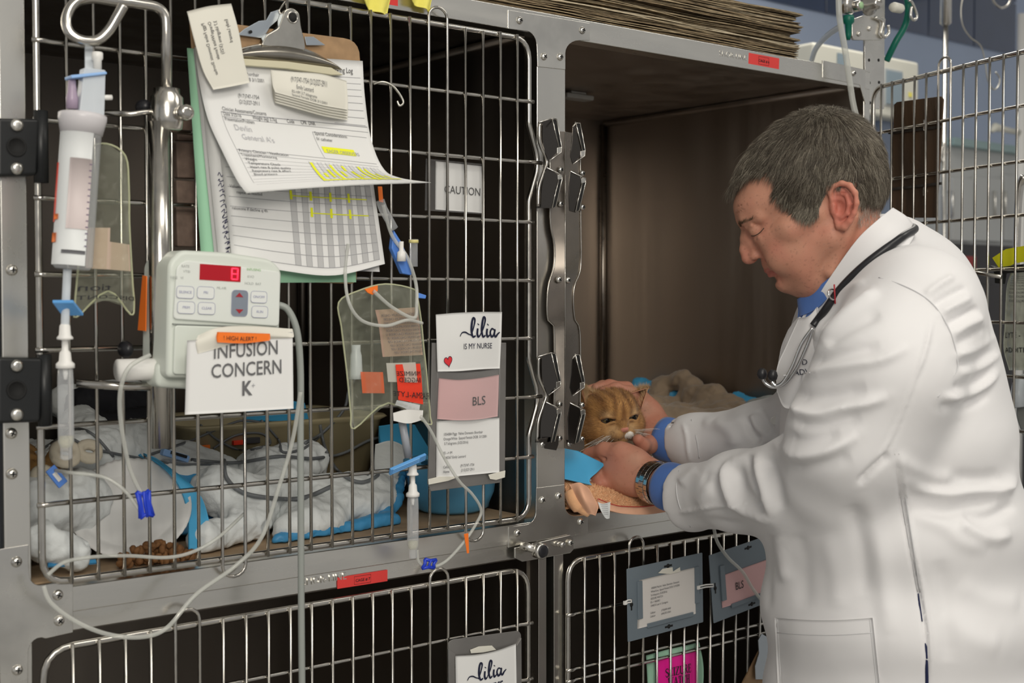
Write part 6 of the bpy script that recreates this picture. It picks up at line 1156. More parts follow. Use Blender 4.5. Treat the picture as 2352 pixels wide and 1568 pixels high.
# ears
for s_ in (1, -1):
    q = lambda x, y, c: P_(x, y, (c+9+max(0, (x-1915))*.16)*s_)
    hf.ell(q(1930, 475, 101), (27, 46, 8), np.stack([np.array((.97, .2, .05*s_)), np.array((-.2, .98, 0)), np.array((-.05, 0, 1.))], 1), 8)
    hf.chain([q(1908, 462, 106), q(1903, 445, 108), q(1911, 430, 110), q(1928, 424, 113), q(1945, 430, 116), q(1956, 446, 118), q(1959, 468, 118), q(1954, 490, 116), q(1945, 507, 112), q(1934, 519, 107), q(1923, 518, 104), q(1917, 508, 102)], [5, 5, 5.5, 6, 6.5, 6.5, 6.5, 6, 7, 9, 8, 5], 4)
    hf.chain([q(1920, 446, 107), q(1938, 450, 111), q(1944, 470, 112), q(1940, 490, 110), q(1928, 500, 107)], [3, 4.5, 5.5, 5, 4.5], 4)
    hf.ell(q(1922, 476, 112), (13, 16, 12), None, 5, '-'); hf.chain([q(1914, 440, 116), q(1934, 436, 118), q(1950, 455, 121), q(1950, 480, 120)], 3.2, 3, '-')
    hf.chain([q(1911, 474, 105), q(1911, 486, 105)], [6.5, 6], 5)
V, F = hf.mesh(); V = smoothV(V, F, 1, .4); N = normals(V, F); nV = len(V)
A3 = np.abs(V[:, 2]); xh, yh = V[:, 0]+1860, 460-V[:, 1]
HP = [(1640, 395), (1676, 447), (1690, 428), (1722, 407), (1747, 397), (1773, 394), (1787, 410), (1783, 438), (1796, 463), (1817, 477), (1830, 500), (1852, 508), (1877, 500), (1881, 477), (1899, 440), (1915, 418), (1951, 424), (1966, 459), (1976, 470), (2003, 466), (2060, 476), (2100, 300), (1980, 180), (1800, 180), (1640, 320)]
hair = inpoly(xh, yh, HP) & ~((A3 > 99) & (xh > 1896) & (xh < 1966) & (yh > 418))
# skin: ruddy cheeks, nose, ears and neck, freckles
fq = -.87*(xh-1800)+.49*(yh-545); uq = -.494*(xh-1800)-.87*(yh-545)
def gs(f0, u0, c0, r): return np.exp(-((fq-f0)**2+(uq-u0)**2+(A3-c0)**2)/r**2)
base = np.array((.50, .245, .165)); red = np.array((.50, .15, .11)); C = grid_col(nV, base)
w_ = np.clip(.5*gs(25, -5, 60, 42)+.55*gs(88, 2, 0, 24)+.35*gs(60, -54, 0, 40)+.25*np.clip((xh-1900)/80, 0, 1)*(yh > 500)+.3*vnoise(V, .03, 4), 0, .9); ed = ((xh-1931)/36)**2+((yh-474)/56)**2; w_ = w_+np.clip(1.25-ed, 0, 1)*np.clip((A3-98)/14, 0, 1)*(.85-w_)
C = C*(1-w_[:, None])+red*w_[:, None]; lips = (np.abs(uq+53) < 12) & (fq > 44) & (A3 < 36) & (fq > 60-A3*.35); C[lips] = C[lips]*.35+np.array((.46, .13, .11))*.65
fk = np.clip(vnoise(V@ROTN, .22, 9)*.6+vnoise(V@ROTN.T, .31, 19)*.6-.33, 0, .4)*(yh > 440); C *= (1-.6*fk[:, None]); C *= (1+.05*vnoise(V, .06, 2))[:, None]; C[hair] = C[hair]*.35+np.array((.09, .08, .07))*.65
SKIN = mat('skin', (.6, .35, .25), .5, 0, 0, 1, .25, 900, attr='tint', sss=.18, spec=.35)
vet = thing('person', (AT(2050, 1300, 1.8)[0], AT(2050, 1300, 1.8)[1], 0), 'grey haired man in a white lab coat bending over a ginger cat', 'person')
bodyV, bodyF, bodyC = [h2w(V)], [F], [C]
# hair: a thin cap and short combed strands
hv = hair.copy(); Vh = V+N*(np.clip(4.5+2*vnoise(V, .05, 3), 2, 8)*np.clip(1.2-np.clip((yh-400)/90, 0, 1), .2, 1)+(7*np.clip((1780-xh)/70, 0, 1)*np.clip((455-yh)/40, 0, 1)))[:, None]; fm = hv[F].all(1); Fh = F[fm]; used = np.unique(Fh); mp_ = -np.ones(nV, int); mp_[used] = np.arange(len(used))
grey = .5+.5*vnoise(V*np.array((1, 2.2, 1)), .05, 8)
HM = mat('grey_hair', (.1, .1, .1), .6, attr='tint', spec=.45)
hair_o = np_obj('hair', h2w(Vh[used]), mp_[Fh], HM, vet, np.array((.035, .028, .021))*(.8+.5*grey[used, None]))
hi = np.where(hv)[0]; tri = V[F[:, 0]]*0; ar = np.linalg.norm(np.cross(V[Fh[:, 2]]-V[Fh[:, 0]], V[Fh[:, 3]]-V[Fh[:, 1]]), axis=1); nH = 62000
pf = rng.choice(len(Fh), nH, p=ar/ar.sum()); wgt = rng.dirichlet((1, 1, 1, 1), nH); R0 = (V[Fh[pf]]*wgt[..., None]).sum(1); N0_ = N[Fh[pf, 0]]
crown = P_(1880, 262, 10); dv = R0-crown; dist = np.linalg.norm(dv, axis=1); dirn = dv/dist[:, None]
front = np.clip((1830-(R0[:, 0]+1860))/120, 0, 1)[:, None]; side = np.clip((np.abs(R0[:, 2])-60)/50, 0, 1)[:, None]; fwd = np.array((-.80, -.45, 0)); down = np.array((-.35, -.93, 0)); back = np.clip(((R0[:, 0]+1860)-1930)/80, 0, 1)[:, None]
dirn = dirn*(1-.6*front-.5*side*(1-front))+fwd*.6*front+(down*(1-back)+np.array((.25, -.95, 0))*back)*.6*side; dirn -= N0_*(dirn*N0_).sum(1)[:, None]; dirn /= np.linalg.norm(dirn, axis=1, keepdims=True)
nearc = np.clip(1-dist/34, 0, 1)[:, None]; dirn = dirn*(1-nearc)+(np.array((.55, -.1, .6))-N0_*.2)*nearc; clump = (vnoise(R0@ROTN, .05, 21)+.7*vnoise(R0@ROTN, .12, 25))[:, None]*.5*np.cross(N0_, dirn)+vnoise(R0, .06, 22)[:, None]*.18*N0_; dirn = dirn+clump
low = np.clip(((460-R0[:, 1])-430)/60, 0, 1)
ln = 34*(1-.45*low)*np.where((R0[:, 0]+1860) < 1740, 1.45, 1); gcol = np.array((.078, .062, .045))*(.45+1.0*rng.random((nH, 1))); sil = rng.random(nH) < .15+.34*(.5+.5*vnoise(R0, .035, 30))+.25*low; gcol[sil] = np.array((.36, .32, .25))*(.5+.7*rng.random((sil.sum(), 1)))
ws_ = HS
strands('hair_strands', h2w(R0+N0_*(2+8*np.clip((1780-(R0[:, :1]+1860))/70, 0, 1))), N0_@HR.T, dirn@HR.T, ln*ws_, .00021, HM, vet, gcol, bend=.55, seg=4, lift=.42, jit=.10)
cm_ = np.where(dist < 48)[0]; cm_ = np.tile(cm_, 3); nc = len(cm_); rd_ = rng.normal(0, 1, (nc, 3)); rd_ -= N0_[cm_]*(rd_*N0_[cm_]).sum(1)[:, None]; rd_ /= np.linalg.norm(rd_, axis=1, keepdims=True)
strands('hair_strands', h2w(R0[cm_]+N0_[cm_]*2+rng.normal(0, 3, (nc, 3))), N0_[cm_]@HR.T, rd_@HR.T, 24*ws_, .00021, HM, vet, gcol[cm_], bend=.6, seg=3, lift=.5, jit=.2)
# stray whitish neck hairs and eyebrows
nb = 1200; m_ = np.where((xh > 1965) & (xh < 2040) & (yh > 462) & (yh < 520) & (V[:, 2] > -60))[0]; ii = rng.choice(m_, nb); strands('hair_strands', h2w(V[ii]+N[ii]*.5), N[ii]@HR.T, np.tile(np.array((-.25, -.96, .1))@HR.T, (nb, 1)), 15*ws_, .00016, HM, vet, np.array((.50, .42, .36))*(.6+.6*rng.random((nb, 1))), lift=.3, bend=.6)
bvH = BVHTree.FromPolygons([tuple(v) for v in V], [tuple(map(int, q)) for q in F])
def hit(f, u, c): 
    s_ = 1 if c >= 0 else -1; o = Vector(fu(f, u, c)+np.array((0, 0, 0))); d = Vector(FR[:, 0]*1.0)+Vector((0, 0, .35*s_)); r_ = bvH.ray_cast(o+d*120, -d); return (np.array(r_[0]), np.array(r_[1])) if r_[0] else (np.array(o), FR[:, 0])
for s_ in (1, -1):
    n = 330; pts, nn = [], []
    for k in range(n):
        t = rng.random(); u_ = 74+5*math.sin(math.pi*min(1, t*1.2))+rng.normal(0, 2.6*(1-t*.5)); a, b = hit(50-30*t, u_, s_*(10+60*t)); pts.append(a); nn.append(b)
    pts, nn = np.array(pts), np.array(nn); dr_ = np.tile(np.array((.15, .25, .9*s_)), (n, 1)); dr_ = dr_-nn*(dr_*nn).sum(1)[:, None]
    strands('eyebrow', h2w(pts), nn@HR.T, dr_@HR.T, 11*ws_, .0002, HM, vet, np.array((.20, .13, .08))*(.6+.9*rng.random((n, 1))), lift=.3, bend=.4)
    L_ = [h2w(hit(0, u_, s_*c_)[0]+FR[:, 0]*.6) for u_, c_ in ((41, 27), (38, 36), (37, 46), (38.5, 55), (42, 63))]
    MB().tube(smooth_path(L_, 5), [.0006]*21, 6).obj('eyelashes', mat('lash_brown', (.05, .03, .02), .7), vet)
# hands
def A(x, y, z): return AT(x, y, z)
def hand(prims, lo, hi, flesh, seed):
    f_ = Field(lo, hi, .00125, .02)
    for p in prims: f_.chain([A(*q[:3]) for q in p[0]], [q[3] for q in p[0]], p[1], p[2] if len(p) > 2 else '+')
    v, f2 = f_.mesh(); v = smoothV(v, f2, 1, .4); n_ = normals(v, f2); v = v+n_*(.00025*vnoise(v, 140, seed))[:, None]
    c = grid_col(len(v), flesh); k_ = np.clip(vnoise(v@ROTN, 230, seed+1)*.7+vnoise(v@ROTN.T, 300, seed+7)*.5-.4, 0, .4)*1.2; c *= (1-.5*k_[:, None]); rd = np.clip(.3+.5*vnoise(v@ROTN, 35, seed+2), 0, .8)[:, None]; c = c*(1-rd)+np.array((.50, .18, .12))*rd; return v, f2, c
near = [([(1560, 1122, 2.02, .028), (1500, 1100, 2.06, .027)], .01), ([(1500, 1104, 2.06, .026), (1455, 1090, 2.085, .029), (1425, 1078, 2.10, .031)], .016), ([(1480, 1080, 2.07, .022), (1440, 1060, 2.09, .024), (1415, 1056, 2.10, .020)], .014), ([(1455, 1102, 2.08, .022), (1410, 1100, 2.095, .019)], .014),
        ([(1462, 1056, 2.075, .018), (1425, 1038, 2.085, .0145), (1388, 1034, 2.10, .0115), (1350, 1042, 2.12, .0095)], .010),
        ([(1412, 1066, 2.115, .0125), (1378, 1066, 2.11, .0105), (1338, 1068, 2.13, .0092), (1306, 1072, 2.15, .008)], .006), ([(1408, 1080, 2.11, .0125), (1368, 1082, 2.10, .0105), (1328, 1086, 2.12, .0092), (1298, 1088, 2.15, .008)], .006),
        ([(1405, 1093, 2.10, .012), (1368, 1097, 2.092, .010), (1332, 1101, 2.11, .0088), (1304, 1102, 2.14, .0078)], .006), ([(1408, 1106, 2.09, .011), (1378, 1110, 2.085, .009), (1348, 1112, 2.10, .008), (1322, 1112, 2.12, .007)], .006),
        ([(1398, 1054, 2.085, .002), (1366, 1051, 2.09, .002)], .004, '-')]
pl_ = np.array([A(*q[:3]) for p in near for q in p[0]]); v, f2, c = hand(near, pl_.min(0)-.04, pl_.max(0)+.04, (.52, .27, .185), 40); bodyV.append(v); bodyF.append(f2); bodyC.append(c)
far = [([(1585, 1015, 2.17, .030), (1520, 998, 2.20, .028), (1495, 980, 2.22, .029)], .01), ([(1500, 990, 2.22, .03), (1478, 958, 2.24, .032), (1458, 930, 2.25, .030)], .016),
       ([(1468, 930, 2.225, .014), (1448, 905, 2.21, .0125), (1415, 893, 2.20, .0105), (1386, 899, 2.19, .009)], .007), ([(1462, 920, 2.245, .014), (1438, 894, 2.23, .0125), (1400, 887, 2.22, .0108), (1370, 892, 2.21, .009)], .007),
       ([(1455, 918, 2.265, .0135), (1425, 893, 2.255, .012), (1385, 888, 2.24, .0102), (1352, 896, 2.23, .0088)], .007), ([(1450, 925, 2.28, .012), (1415, 900, 2.275, .0105), (1378, 896, 2.26, .009), (1345, 905, 2.245, .008)], .007),
       ([(1500, 1000, 2.20, .018), (1492, 1022, 2.165, .013), (1476, 1022, 2.14, .0108), (1466, 1010, 2.13, .0095)], .008)]
pl_ = np.array([A(*q[:3]) for p in far for q in p[0]]); v, f2, c = hand(far, pl_.min(0)-.04, pl_.max(0)+.04, (.42, .22, .15), 50); bodyV.append(v); bodyF.append(f2); bodyC.append(c)
# trunk and arms under the coat (same body mesh), coarse
tf = Field((1.0, -1.1, .9), (2.0, .15, 1.55), .012, .05)
ST = [(850, 2050, .13, .2), (1000, 2058, .145, .2), (1200, 2065, .155, .2), (1400, 2075, .155, .2)]
XR = np.array([RT, UP, FW]).T
for y, x, a, b in ST: tf.ell(A(x, y, 1.80), (a*.85, .10, b*.85), XR, .03)
for c_ in ([(2080, 740, 1.62, .05), (1925, 1085, 1.68, .045), (1700, 1120, 1.87, .036), (1545, 1120, 2.03, .028)], [(1960, 760, 1.98, .05), (1850, 985, 2.02, .042), (1700, 1005, 2.1, .034), (1570, 1015, 2.18, .028)]): tf.chain([A(*q[:3]) for q in c_], [q[3] for q in c_], .03)
tf.cap(h2w(P_(1985, 680)), h2w(P_(2030, 780)), .045, .05, .03)
v, f2 = tf.mesh(); bodyV.append(v); bodyF.append(f2); bodyC.append(grid_col(len(v), (.5, .3, .2)))
off = np.cumsum([0]+[len(v) for v in bodyV]); np_obj('body', np.concatenate(bodyV), np.concatenate([f+o for f, o in zip(bodyF, off)]), SKIN, vet, np.concatenate(bodyC))
# ---------- white coat ----------
cf = Field((.95, -1.18, .55), (2.05, .22, 1.66), .0065, .06)
TS = [(740, 2028, .108, .19), (850, 2043, .136, .205), (1000, 2055, .152, .21), (1200, 2050, .180, .215), (1400, 2062, .186, .22), (1600, 2068, .186, .225), (1800, 2090, .180, .23), (2000, 2095, .186, .235), (2150, 2095, .186, .235)]
for i, (y, x, a, b) in enumerate(TS): cf.ell(A(x, y, 1.80), (a, .10 if i == 0 else .12, b), XR, .045 if i else 0)
for c_, k in (([(2026, 592, 1.80, .058), (2062, 640, 1.80, .072), (2098, 712, 1.80, .088)], .04), ([(2072, 592, 1.80, .036), (2130, 645, 1.80, .052)], .03), ([(2035, 645, 1.74, .058), (2110, 705, 1.655, .072)], .04), ([(1990, 670, 1.86, .055), (1990, 735, 1.97, .065)], .05),
              ([(2105, 725, 1.625, .076), (2040, 850, 1.60, .082), (1965, 1000, 1.62, .078), (1925, 1085, 1.665, .070)], .035), ([(1925, 1085, 1.675, .070), (1850, 1115, 1.735, .066), (1700, 1128, 1.87, .055), (1580, 1143, 1.995, .0475), (1525, 1148, 2.05, .046)], .025),
              ([(1965, 740, 1.97, .072), (1870, 960, 2.0, .064)], .04), ([(1870, 975, 2.01, .062), (1750, 1000, 2.06, .050), (1600, 1012, 2.15, .041), (1515, 1014, 2.21, .040)], .025)):
    cf.chain([A(*q[:3]) for q in c_], [q[3] for q in c_], k)
# open cuffs, neck opening and hem
def cutcap(a, b, r): cf.cap(a, b, r, r, .0, '-')
d1 = A(1525, 1148, 2.05)-A(1580, 1143, 1.995); d1 /= np.linalg.norm(d1); c1 = A(1584, 1140, 1.995); d2 = A(1515, 1014, 2.21)-A(1600, 1012, 2.15); d2 /= np.linalg.norm(d2); c2_ = A(1556, 1010, 2.18)
def slicecut(c, d, R=.06):
    e = c+d*.10; sl, (x, y, z) = cf.reg(np.minimum(c, e)-R, np.maximum(c, e)+R, 0); al = (x-c[0])*d[0]+(y-c[1])*d[1]+(z-c[2])*d[2]; rr = np.sqrt(np.maximum((x-c[0])**2+(y-c[1])**2+(z-c[2])**2-al*al, 0)); cf.D[sl] = np.maximum(cf.D[sl], -np.maximum(-al, rr-R).astype(np.float32))
slicecut(c1, d1); slicecut(c2_, d2); cutcap(c1-d1*.03, c1+d1*.05, .0385); cutcap(c2_-d2*.03, c2_+d2*.05, .034)
cf.cap(h2w(P_(1935, 560)), h2w(P_(1965, 630)), .048, .046, .008, '-'); cf.cap(h2w(P_(1880, 640, 0)), h2w(P_(1915, 720, 0)), .045, .028, .01, '-')
cf.half((0, 0, .66), (0, 0, -1)); V, F = cf.mesh(); V = smoothV(V, F, 3); 
def subdiv(V, F):
    """split every quad in four so that folds can be modelled"""
    e = np.sort(np.concatenate([F[:, [i, (i+1) % 4]] for i in range(4)]), 1); u_, inv = np.unique(e, axis=0, return_inverse=True); inv = inv.ravel(); n = len(V); m = len(F); em = n+inv.reshape(4, m).T; fc = n+len(u_)+np.arange(m)
    V2 = np.concatenate([V, V[u_].mean(1), V[F].mean(1)]); F2 = np.concatenate([np.stack([F[:, i], em[:, i], fc, em[:, (i+3) % 4]], 1) for i in range(4)]); return V2, F2
V, F = subdiv(V, F); V = smoothV(V, F, 2); N = normals(V, F); X_, Y_, Zv = projV(V); facing = np.clip(-(N*((V-CP)/np.linalg.norm(V-CP, axis=1)[:, None])).sum(1)*2.2, 0, 1)
def K(pts): return [(1500+x/1.62, 600+y/1.62) for x, y in pts]
# folds: (points in the 1.62x crop frame, height mm, half-width px); valleys negative
FOLD = [([(495, 515), (545, 560), (620, 572), (700, 548), (790, 528), (880, 500)], 8, 13), ([(500, 470), (560, 500), (680, 500), (800, 470)], -6, 16), ([(520, 600), (640, 605), (780, 575)], -5, 15),
        ([(440, 655), (490, 700), (540, 722), (650, 705), (770, 640)], 8, 13), ([(470, 640), (560, 665), (700, 640)], -5, 15), ([(500, 770), (620, 760), (740, 720)], -4, 18),
        ([(560, 430), (640, 405), (740, 385), (850, 365), (960, 315)], 5, 12), ([(580, 380), (700, 345), (850, 315)], -4, 14), ([(610, 300), (680, 225), (760, 160), (840, 105)], 7, 12), ([(640, 310), (730, 250), (850, 190)], -4, 14), ([(590, 340), (650, 190), (720, 110), (790, 70)], 5, 9), ([(575, 300), (630, 170), (700, 90)], -5, 7),
        ([(760, 830), (820, 770), (880, 715)], -7, 8), ([(1010, 130), (1060, 90), (1120, 55)], 4, 8), ([(1040, 165), (1100, 130), (1170, 95)], -4, 8), ([(1065, 195), (1120, 165), (1185, 130)], 5, 8), ([(1090, 235), (1150, 205), (1215, 170)], -5, 9), ([(1110, 275), (1160, 240), (1235, 205)], 5, 8), ([(1125, 315), (1190, 275), (1255, 245)], -4, 9),
        ([(1125, 350), (1190, 330), (1240, 300), (1285, 275)], 6, 8), ([(1130, 385), (1200, 370), (1270, 330)], -5, 9), ([(1135, 420), (1200, 400), (1265, 360), (1295, 335)], 6, 9), ([(1110, 470), (1180, 455), (1260, 420)], -4, 10), ([(1070, 505), (1150, 500), (1220, 470), (1290, 400)], 7, 9), ([(1060, 545), (1150, 535), (1250, 490)], -5, 12),
        ([(900, 720), (960, 765), (1060, 800), (1160, 790)], 4, 16), ([(930, 800), (1000, 845), (1090, 865), (1180, 855), (1290, 850), (1330, 790)], 8, 14), ([(1090, 790), (1200, 810), (1290, 800)], -5, 16), ([(950, 900), (1080, 930), (1180, 900), (1280, 885)], -6, 16), ([(1140, 965), (1180, 1000), (1260, 1030), (1340, 1010)], 7, 14), ([(960, 940), (1080, 985), (1150, 1040), (1250, 1070)], 4, 18), ([(1300, 860), (1345, 800), (1365, 700)], 6, 12), ([(1150, 940), (1250, 950), (1350, 900)], -6, 13),
        ([(300, 740), (275, 790), (285, 860), (330, 915), (400, 950), (442, 972)], 9, 11), ([(320, 760), (330, 830), (370, 890), (420, 930)], -7, 12), ([(385, 700), (395, 780), (420, 860), (445, 960)], 7, 11), ([(360, 720), (375, 800), (400, 880)], -5, 8), ([(290, 750), (330, 730), (390, 690), (440, 645)], 5, 9), ([(430, 720), (460, 820), (480, 930)], -6, 12), ([(100, 830), (130, 800), (165, 770)], 5, 12), ([(180, 800), (230, 830), (270, 890)], -4, 15), ([(90, 938), (160, 925), (240, 910), (340, 900), (430, 880)], 4, 5), ([(120, 960), (240, 975), (360, 985)], -4, 12), ([(160, 910), (200, 860), (215, 790)], 3, 14),
        ([(820, 770), (890, 650), (960, 480), (1010, 330), (1040, 200)], 3.5, 5), ([(850, 740), (930, 560), (1000, 380)], -2.5, 9), ([(900, 715), (925, 880), (955, 1060), (990, 1230), (1015, 1400), (1018, 1568)], -5, 3.5), ([(915, 715), (940, 880), (970, 1060), (1005, 1230), (1030, 1400), (1035, 1568)], 3.5, 4),
        ([(440, 1010), (430, 1150), (425, 1300)], -5, 10), ([(460, 1020), (480, 1090), (500, 1200)], 5, 14), ([(520, 1010), (560, 1120), (560, 1300)], -3, 20), ([(640, 1010), (680, 1150), (690, 1300)], 3, 24), ([(780, 850), (830, 1000), (860, 1200), (880, 1400)], 4, 22), ([(730, 900), (770, 1050), (790, 1250)], -4, 20), ([(1130, 1200), (1250, 1260), (1370, 1270)], 3, 24), ([(1080, 1300), (1180, 1400), (1300, 1430)], 3, 26), ([(1060, 1100), (1090, 1300), (1100, 1500)], -3, 20),
        ([(370, 570), (385, 610), (425, 645)], 6, 8), ([(350, 585), (370, 640), (400, 670)], -6, 7), ([(395, 545), (420, 590), (440, 640)], -5, 7), ([(230, 590), (290, 640), (300, 690)], 3, 14), ([(180, 600), (260, 610), (350, 580)], 3, 12), ([(110, 600), (125, 650), (130, 700), (138, 745)], 2.5, 4)]
dsp = np.zeros(len(V)); vis = facing > .02
for pts, a, wd in FOLD:
    P2 = np.array([q[:2] for q in smooth_path([np.array((x, y, 0.)) for x, y in K(pts)], 5)]); lo_, hi_ = P2.min(0)-wd*3.5, P2.max(0)+wd*3.5
    m = np.where(vis & (X_ > lo_[0]) & (X_ < hi_[0]) & (Y_ > lo_[1]) & (Y_ < hi_[1]) & (Zv < 2.3))[0]
    if not len(m): continue
    q = np.stack([X_[m], Y_[m]], 1); best = np.full(len(m), 1e9); bt = np.zeros(len(m)); nS_ = len(P2)-1
    for i in range(nS_):
        ab = P2[i+1]-P2[i]; t = np.clip(((q-P2[i])@ab)/(ab@ab+1e-9), 0, 1); d_ = np.hypot(*(q-P2[i]-t[:, None]*ab).T); u_ = d_ < best; best[u_] = d_[u_]; bt[u_] = (i+t[u_])/nS_
    dsp[m] += a*.0012*np.exp(-(best/(wd*1.02))**2)*np.clip(np.sin(np.pi*np.clip(bt, .02, .98))*1.8, 0, 1)
dsp += .0012*vnoise(V, 14, 60)+.0006*vnoise(V, 33, 61)
V = V+N*(dsp*facing)[:, None]*1.0; V = smoothV(V, F, 1, .4)
COAT = mat('white_coat', (.74, .73, .735), .75, 0, 0, 1, .12, 1500, sheen=.15); np_obj('coat', V, F, COAT, vet)
bv = BVHTree.FromPolygons([tuple(v) for v in V], [tuple(map(int, q)) for q in F])
def ob(x, y, off=.001, zf=None):
    d = ray(x, y); d = d/np.linalg.norm(d); h_, n_, _, ds = bv.ray_cast(Vector(CP), Vector(d))
    if h_ is None: return AT(x, y, zf or 1.7)
    return np.array(h_)-d*off
def osheet(name, rows, m, th=.0015, nu=14, nv=10, parent=None): return Sheet([[p if len(p) == 3 and isinstance(p, np.ndarray) else ob(*p) for p in r] for r in rows]).sheet(name, m, vet if parent is None else parent, th, nu, nv)
# collar folded down round the neck, and the lapels
def hq(x, y, c): return h2w(P_(x, y, c))
co = Sheet([[hq(2040, 484, 20), hq(2004, 511, 86), hq(1962, 551, 104), hq(1906, 634, 84), hq(1878, 681, 62), hq(1846, 726, 30)],
            [hq(2070, 505, 20), hq(2034, 535, 100), hq(1992, 585, 122), hq(1932, 662, 104), hq(1898, 708, 80), hq(1858, 750, 40)],
            [hq(2092, 532, 0), hq(2072, 562, 96), hq(2018, 622, 118), hq(1952, 688, 108), hq(1912, 742, 88), hq(1866, 782, 52)]])
co.sheet('collar', COAT, vet, .003, 30, 10)
ci = Sheet([[hq(2040, 484, 20), hq(2004, 511, 86), hq(1962, 551, 104), hq(1906, 634, 84), hq(1878, 681, 62), hq(1846, 726, 30)], [hq(2050, 560, 10), hq(2010, 600, 80), hq(1970, 640, 90), hq(1915, 690, 70), hq(1885, 740, 50), hq(1856, 790, 20)]]); ci.sheet('collar', COAT, vet, .003, 30, 4)
lp_ = Sheet([[hq(1878, 700, 74), hq(1860, 722, 66), hq(1840, 728, 40)], [hq(1880, 770, 84), hq(1846, 790, 74), hq(1812, 792, 30)], [hq(1858, 850, 84), hq(1822, 860, 70), hq(1790, 845, 24)], [hq(1830, 930, 80), hq(1806, 930, 64), hq(1790, 900, 20)]]); lp_.sheet('lapel', COAT, vet, .003, 14, 20)
lq = Sheet([[hq(1840, 726, 30), hq(1826, 745, 0), hq(1815, 762, -20)], [hq(1832, 770, 24), hq(1812, 785, 0), hq(1800, 800, -24)], [hq(1815, 830, 20), hq(1802, 835, 0), hq(1792, 840, -20)]]); lq.sheet('lapel', COAT, vet, .003, 10, 12)
SHIRT = mat('blue_shirt', (.075, .17, .47), .7, 0, .08, 50, .2, 900, sheen=.2)
sc = Sheet([[hq(1940, 600, 88), hq(1898, 640, 76), hq(1866, 668, 50), hq(1838, 684, 16), hq(1836, 690, -30)], [hq(1930, 640, 92), hq(1892, 690, 80), hq(1866, 712, 58), hq(1842, 724, 24), hq(1838, 730, -30)]]); sc.sheet('shirt_collar', SHIRT, vet, .0025, 20, 6)
sn = Sheet([[hq(1880, 660, 60), hq(1858, 680, 40), hq(1838, 684, 10)], [hq(1872, 740, 62), hq(1850, 760, 40), hq(1832, 770, 10)], [hq(1860, 820, 60), hq(1840, 830, 40), hq(1815, 840, 10)]]); sn.sheet('shirt_front', SHIRT, vet, .002, 8, 8)
# shirt cuffs
def cuff(c, d, r0, l0, l1, nm='shirt_cuff'): MB().lathe([(r0-.002, l1), (r0, l1), (r0*1.02, 0), (r0, -l0), (r0-.004, -l0), (r0-.003, l1)], c, d, 40, False).obj(nm, SHIRT, vet)
e1_ = A(1500, 1110, 2.06)-A(1560, 1128, 2.01); e1_ /= np.linalg.norm(e1_); cuff(A(1538, 1117, 2.028), e1_, .0375, .085, .006)
e2_ = A(1495, 990, 2.215)-A(1570, 1012, 2.17); e2_ /= np.linalg.norm(e2_); cuff(A(1532, 1008, 2.19), e2_, .0365, .04, .008)
for pts in ([(1560, 1080), (1553, 1120), (1562, 1165), (1586, 1210)], [(1588, 963), (1600, 1010), (1606, 1052)]): MB().tube(smooth_path([ob(x, y, .001) for x, y in pts], 6), .0008, 5).obj('cuff_stitching', mat('white_thread', (.6, .6, .61), .8), vet)
# hip pocket, seams, embroidery, button, slit
pk_ = [[ob(1779+(2004-1779)*u+(8+10*u)*v, 1418+6*math.sin(u*3.1)+170*v, .0022) for u in np.linspace(0, 1, 7)] for v in np.linspace(0, 1, 5)]; ps_ = Sheet(pk_); ps_.sheet('pocket', COAT, vet, .0022, 24, 16)
for v0 in (.20,): MB().tube([ps_.f(u, v0)-FW*.0003 for u in np.linspace(.02, .98, 20)], .0005, 5).obj('stitching', mat('white_thread', (.6, .6, .61), .8), vet)
for v_ in (.03, .97): MB().tube([ps_.f(v_, u)-FW*.0003 for u in np.linspace(.02, .98, 20)], .0005, 5).obj('stitching', mat('white_thread', (0, 0, 0)), vet)
for pts in ([(900, 715), (925, 880), (955, 1060), (985, 1230)], [(915, 715), (940, 880), (968, 1060), (995, 1230)], [(840, 60), (920, 85), (1000, 125), (1060, 180), (1110, 270), (1132, 360), (1128, 410), (1060, 505)]):
    MB().tube(smooth_path([ob(x, y, .0008) for x, y in K(pts)], 6), .0007, 5).obj('seam', mat('white_thread', (0, 0, 0)), vet)
MB().tube(smooth_path([ob(x, y, .0005) for x, y in K([(985, 1235), (993, 1290), (1000, 1340)])], 5), .0016, 6, flat=.4).obj('slit', mat('navy_trousers', (.008, .014, .06), .8), vet); MB().tube(smooth_path([ob(x, y, .0004) for x, y in K([(1012, 1420), (1016, 1500), (1018, 1568), (1018, 1640)])], 5), [.001]+[.0028]*15, 6, flat=.4).obj('slit', mat('navy_trousers', (0, 0, 0)), vet)
bq = ob(1779, 966, .001); MB().lathe([(.0062, 0), (.0066, .0012), (.0055, .002), (.0045, .0014), (.001, .0014)], bq, -FW, 20).obj('button', WHITEP, vet)
cq = Sheet([[ob(1800+60*u, 862-6*u+46*v, .0015) for u in np.linspace(0, 1, 4)] for v in (0, .5, 1)]); MB().tube([cq.f(u, 0) for u in np.linspace(0, 1, 8)], .0008, 5).obj('pocket_edge', mat('white_thread', (0, 0, 0)), vet)
qa, qb = ob(1822, 858, .0025), ob(1846, 838, .0025)
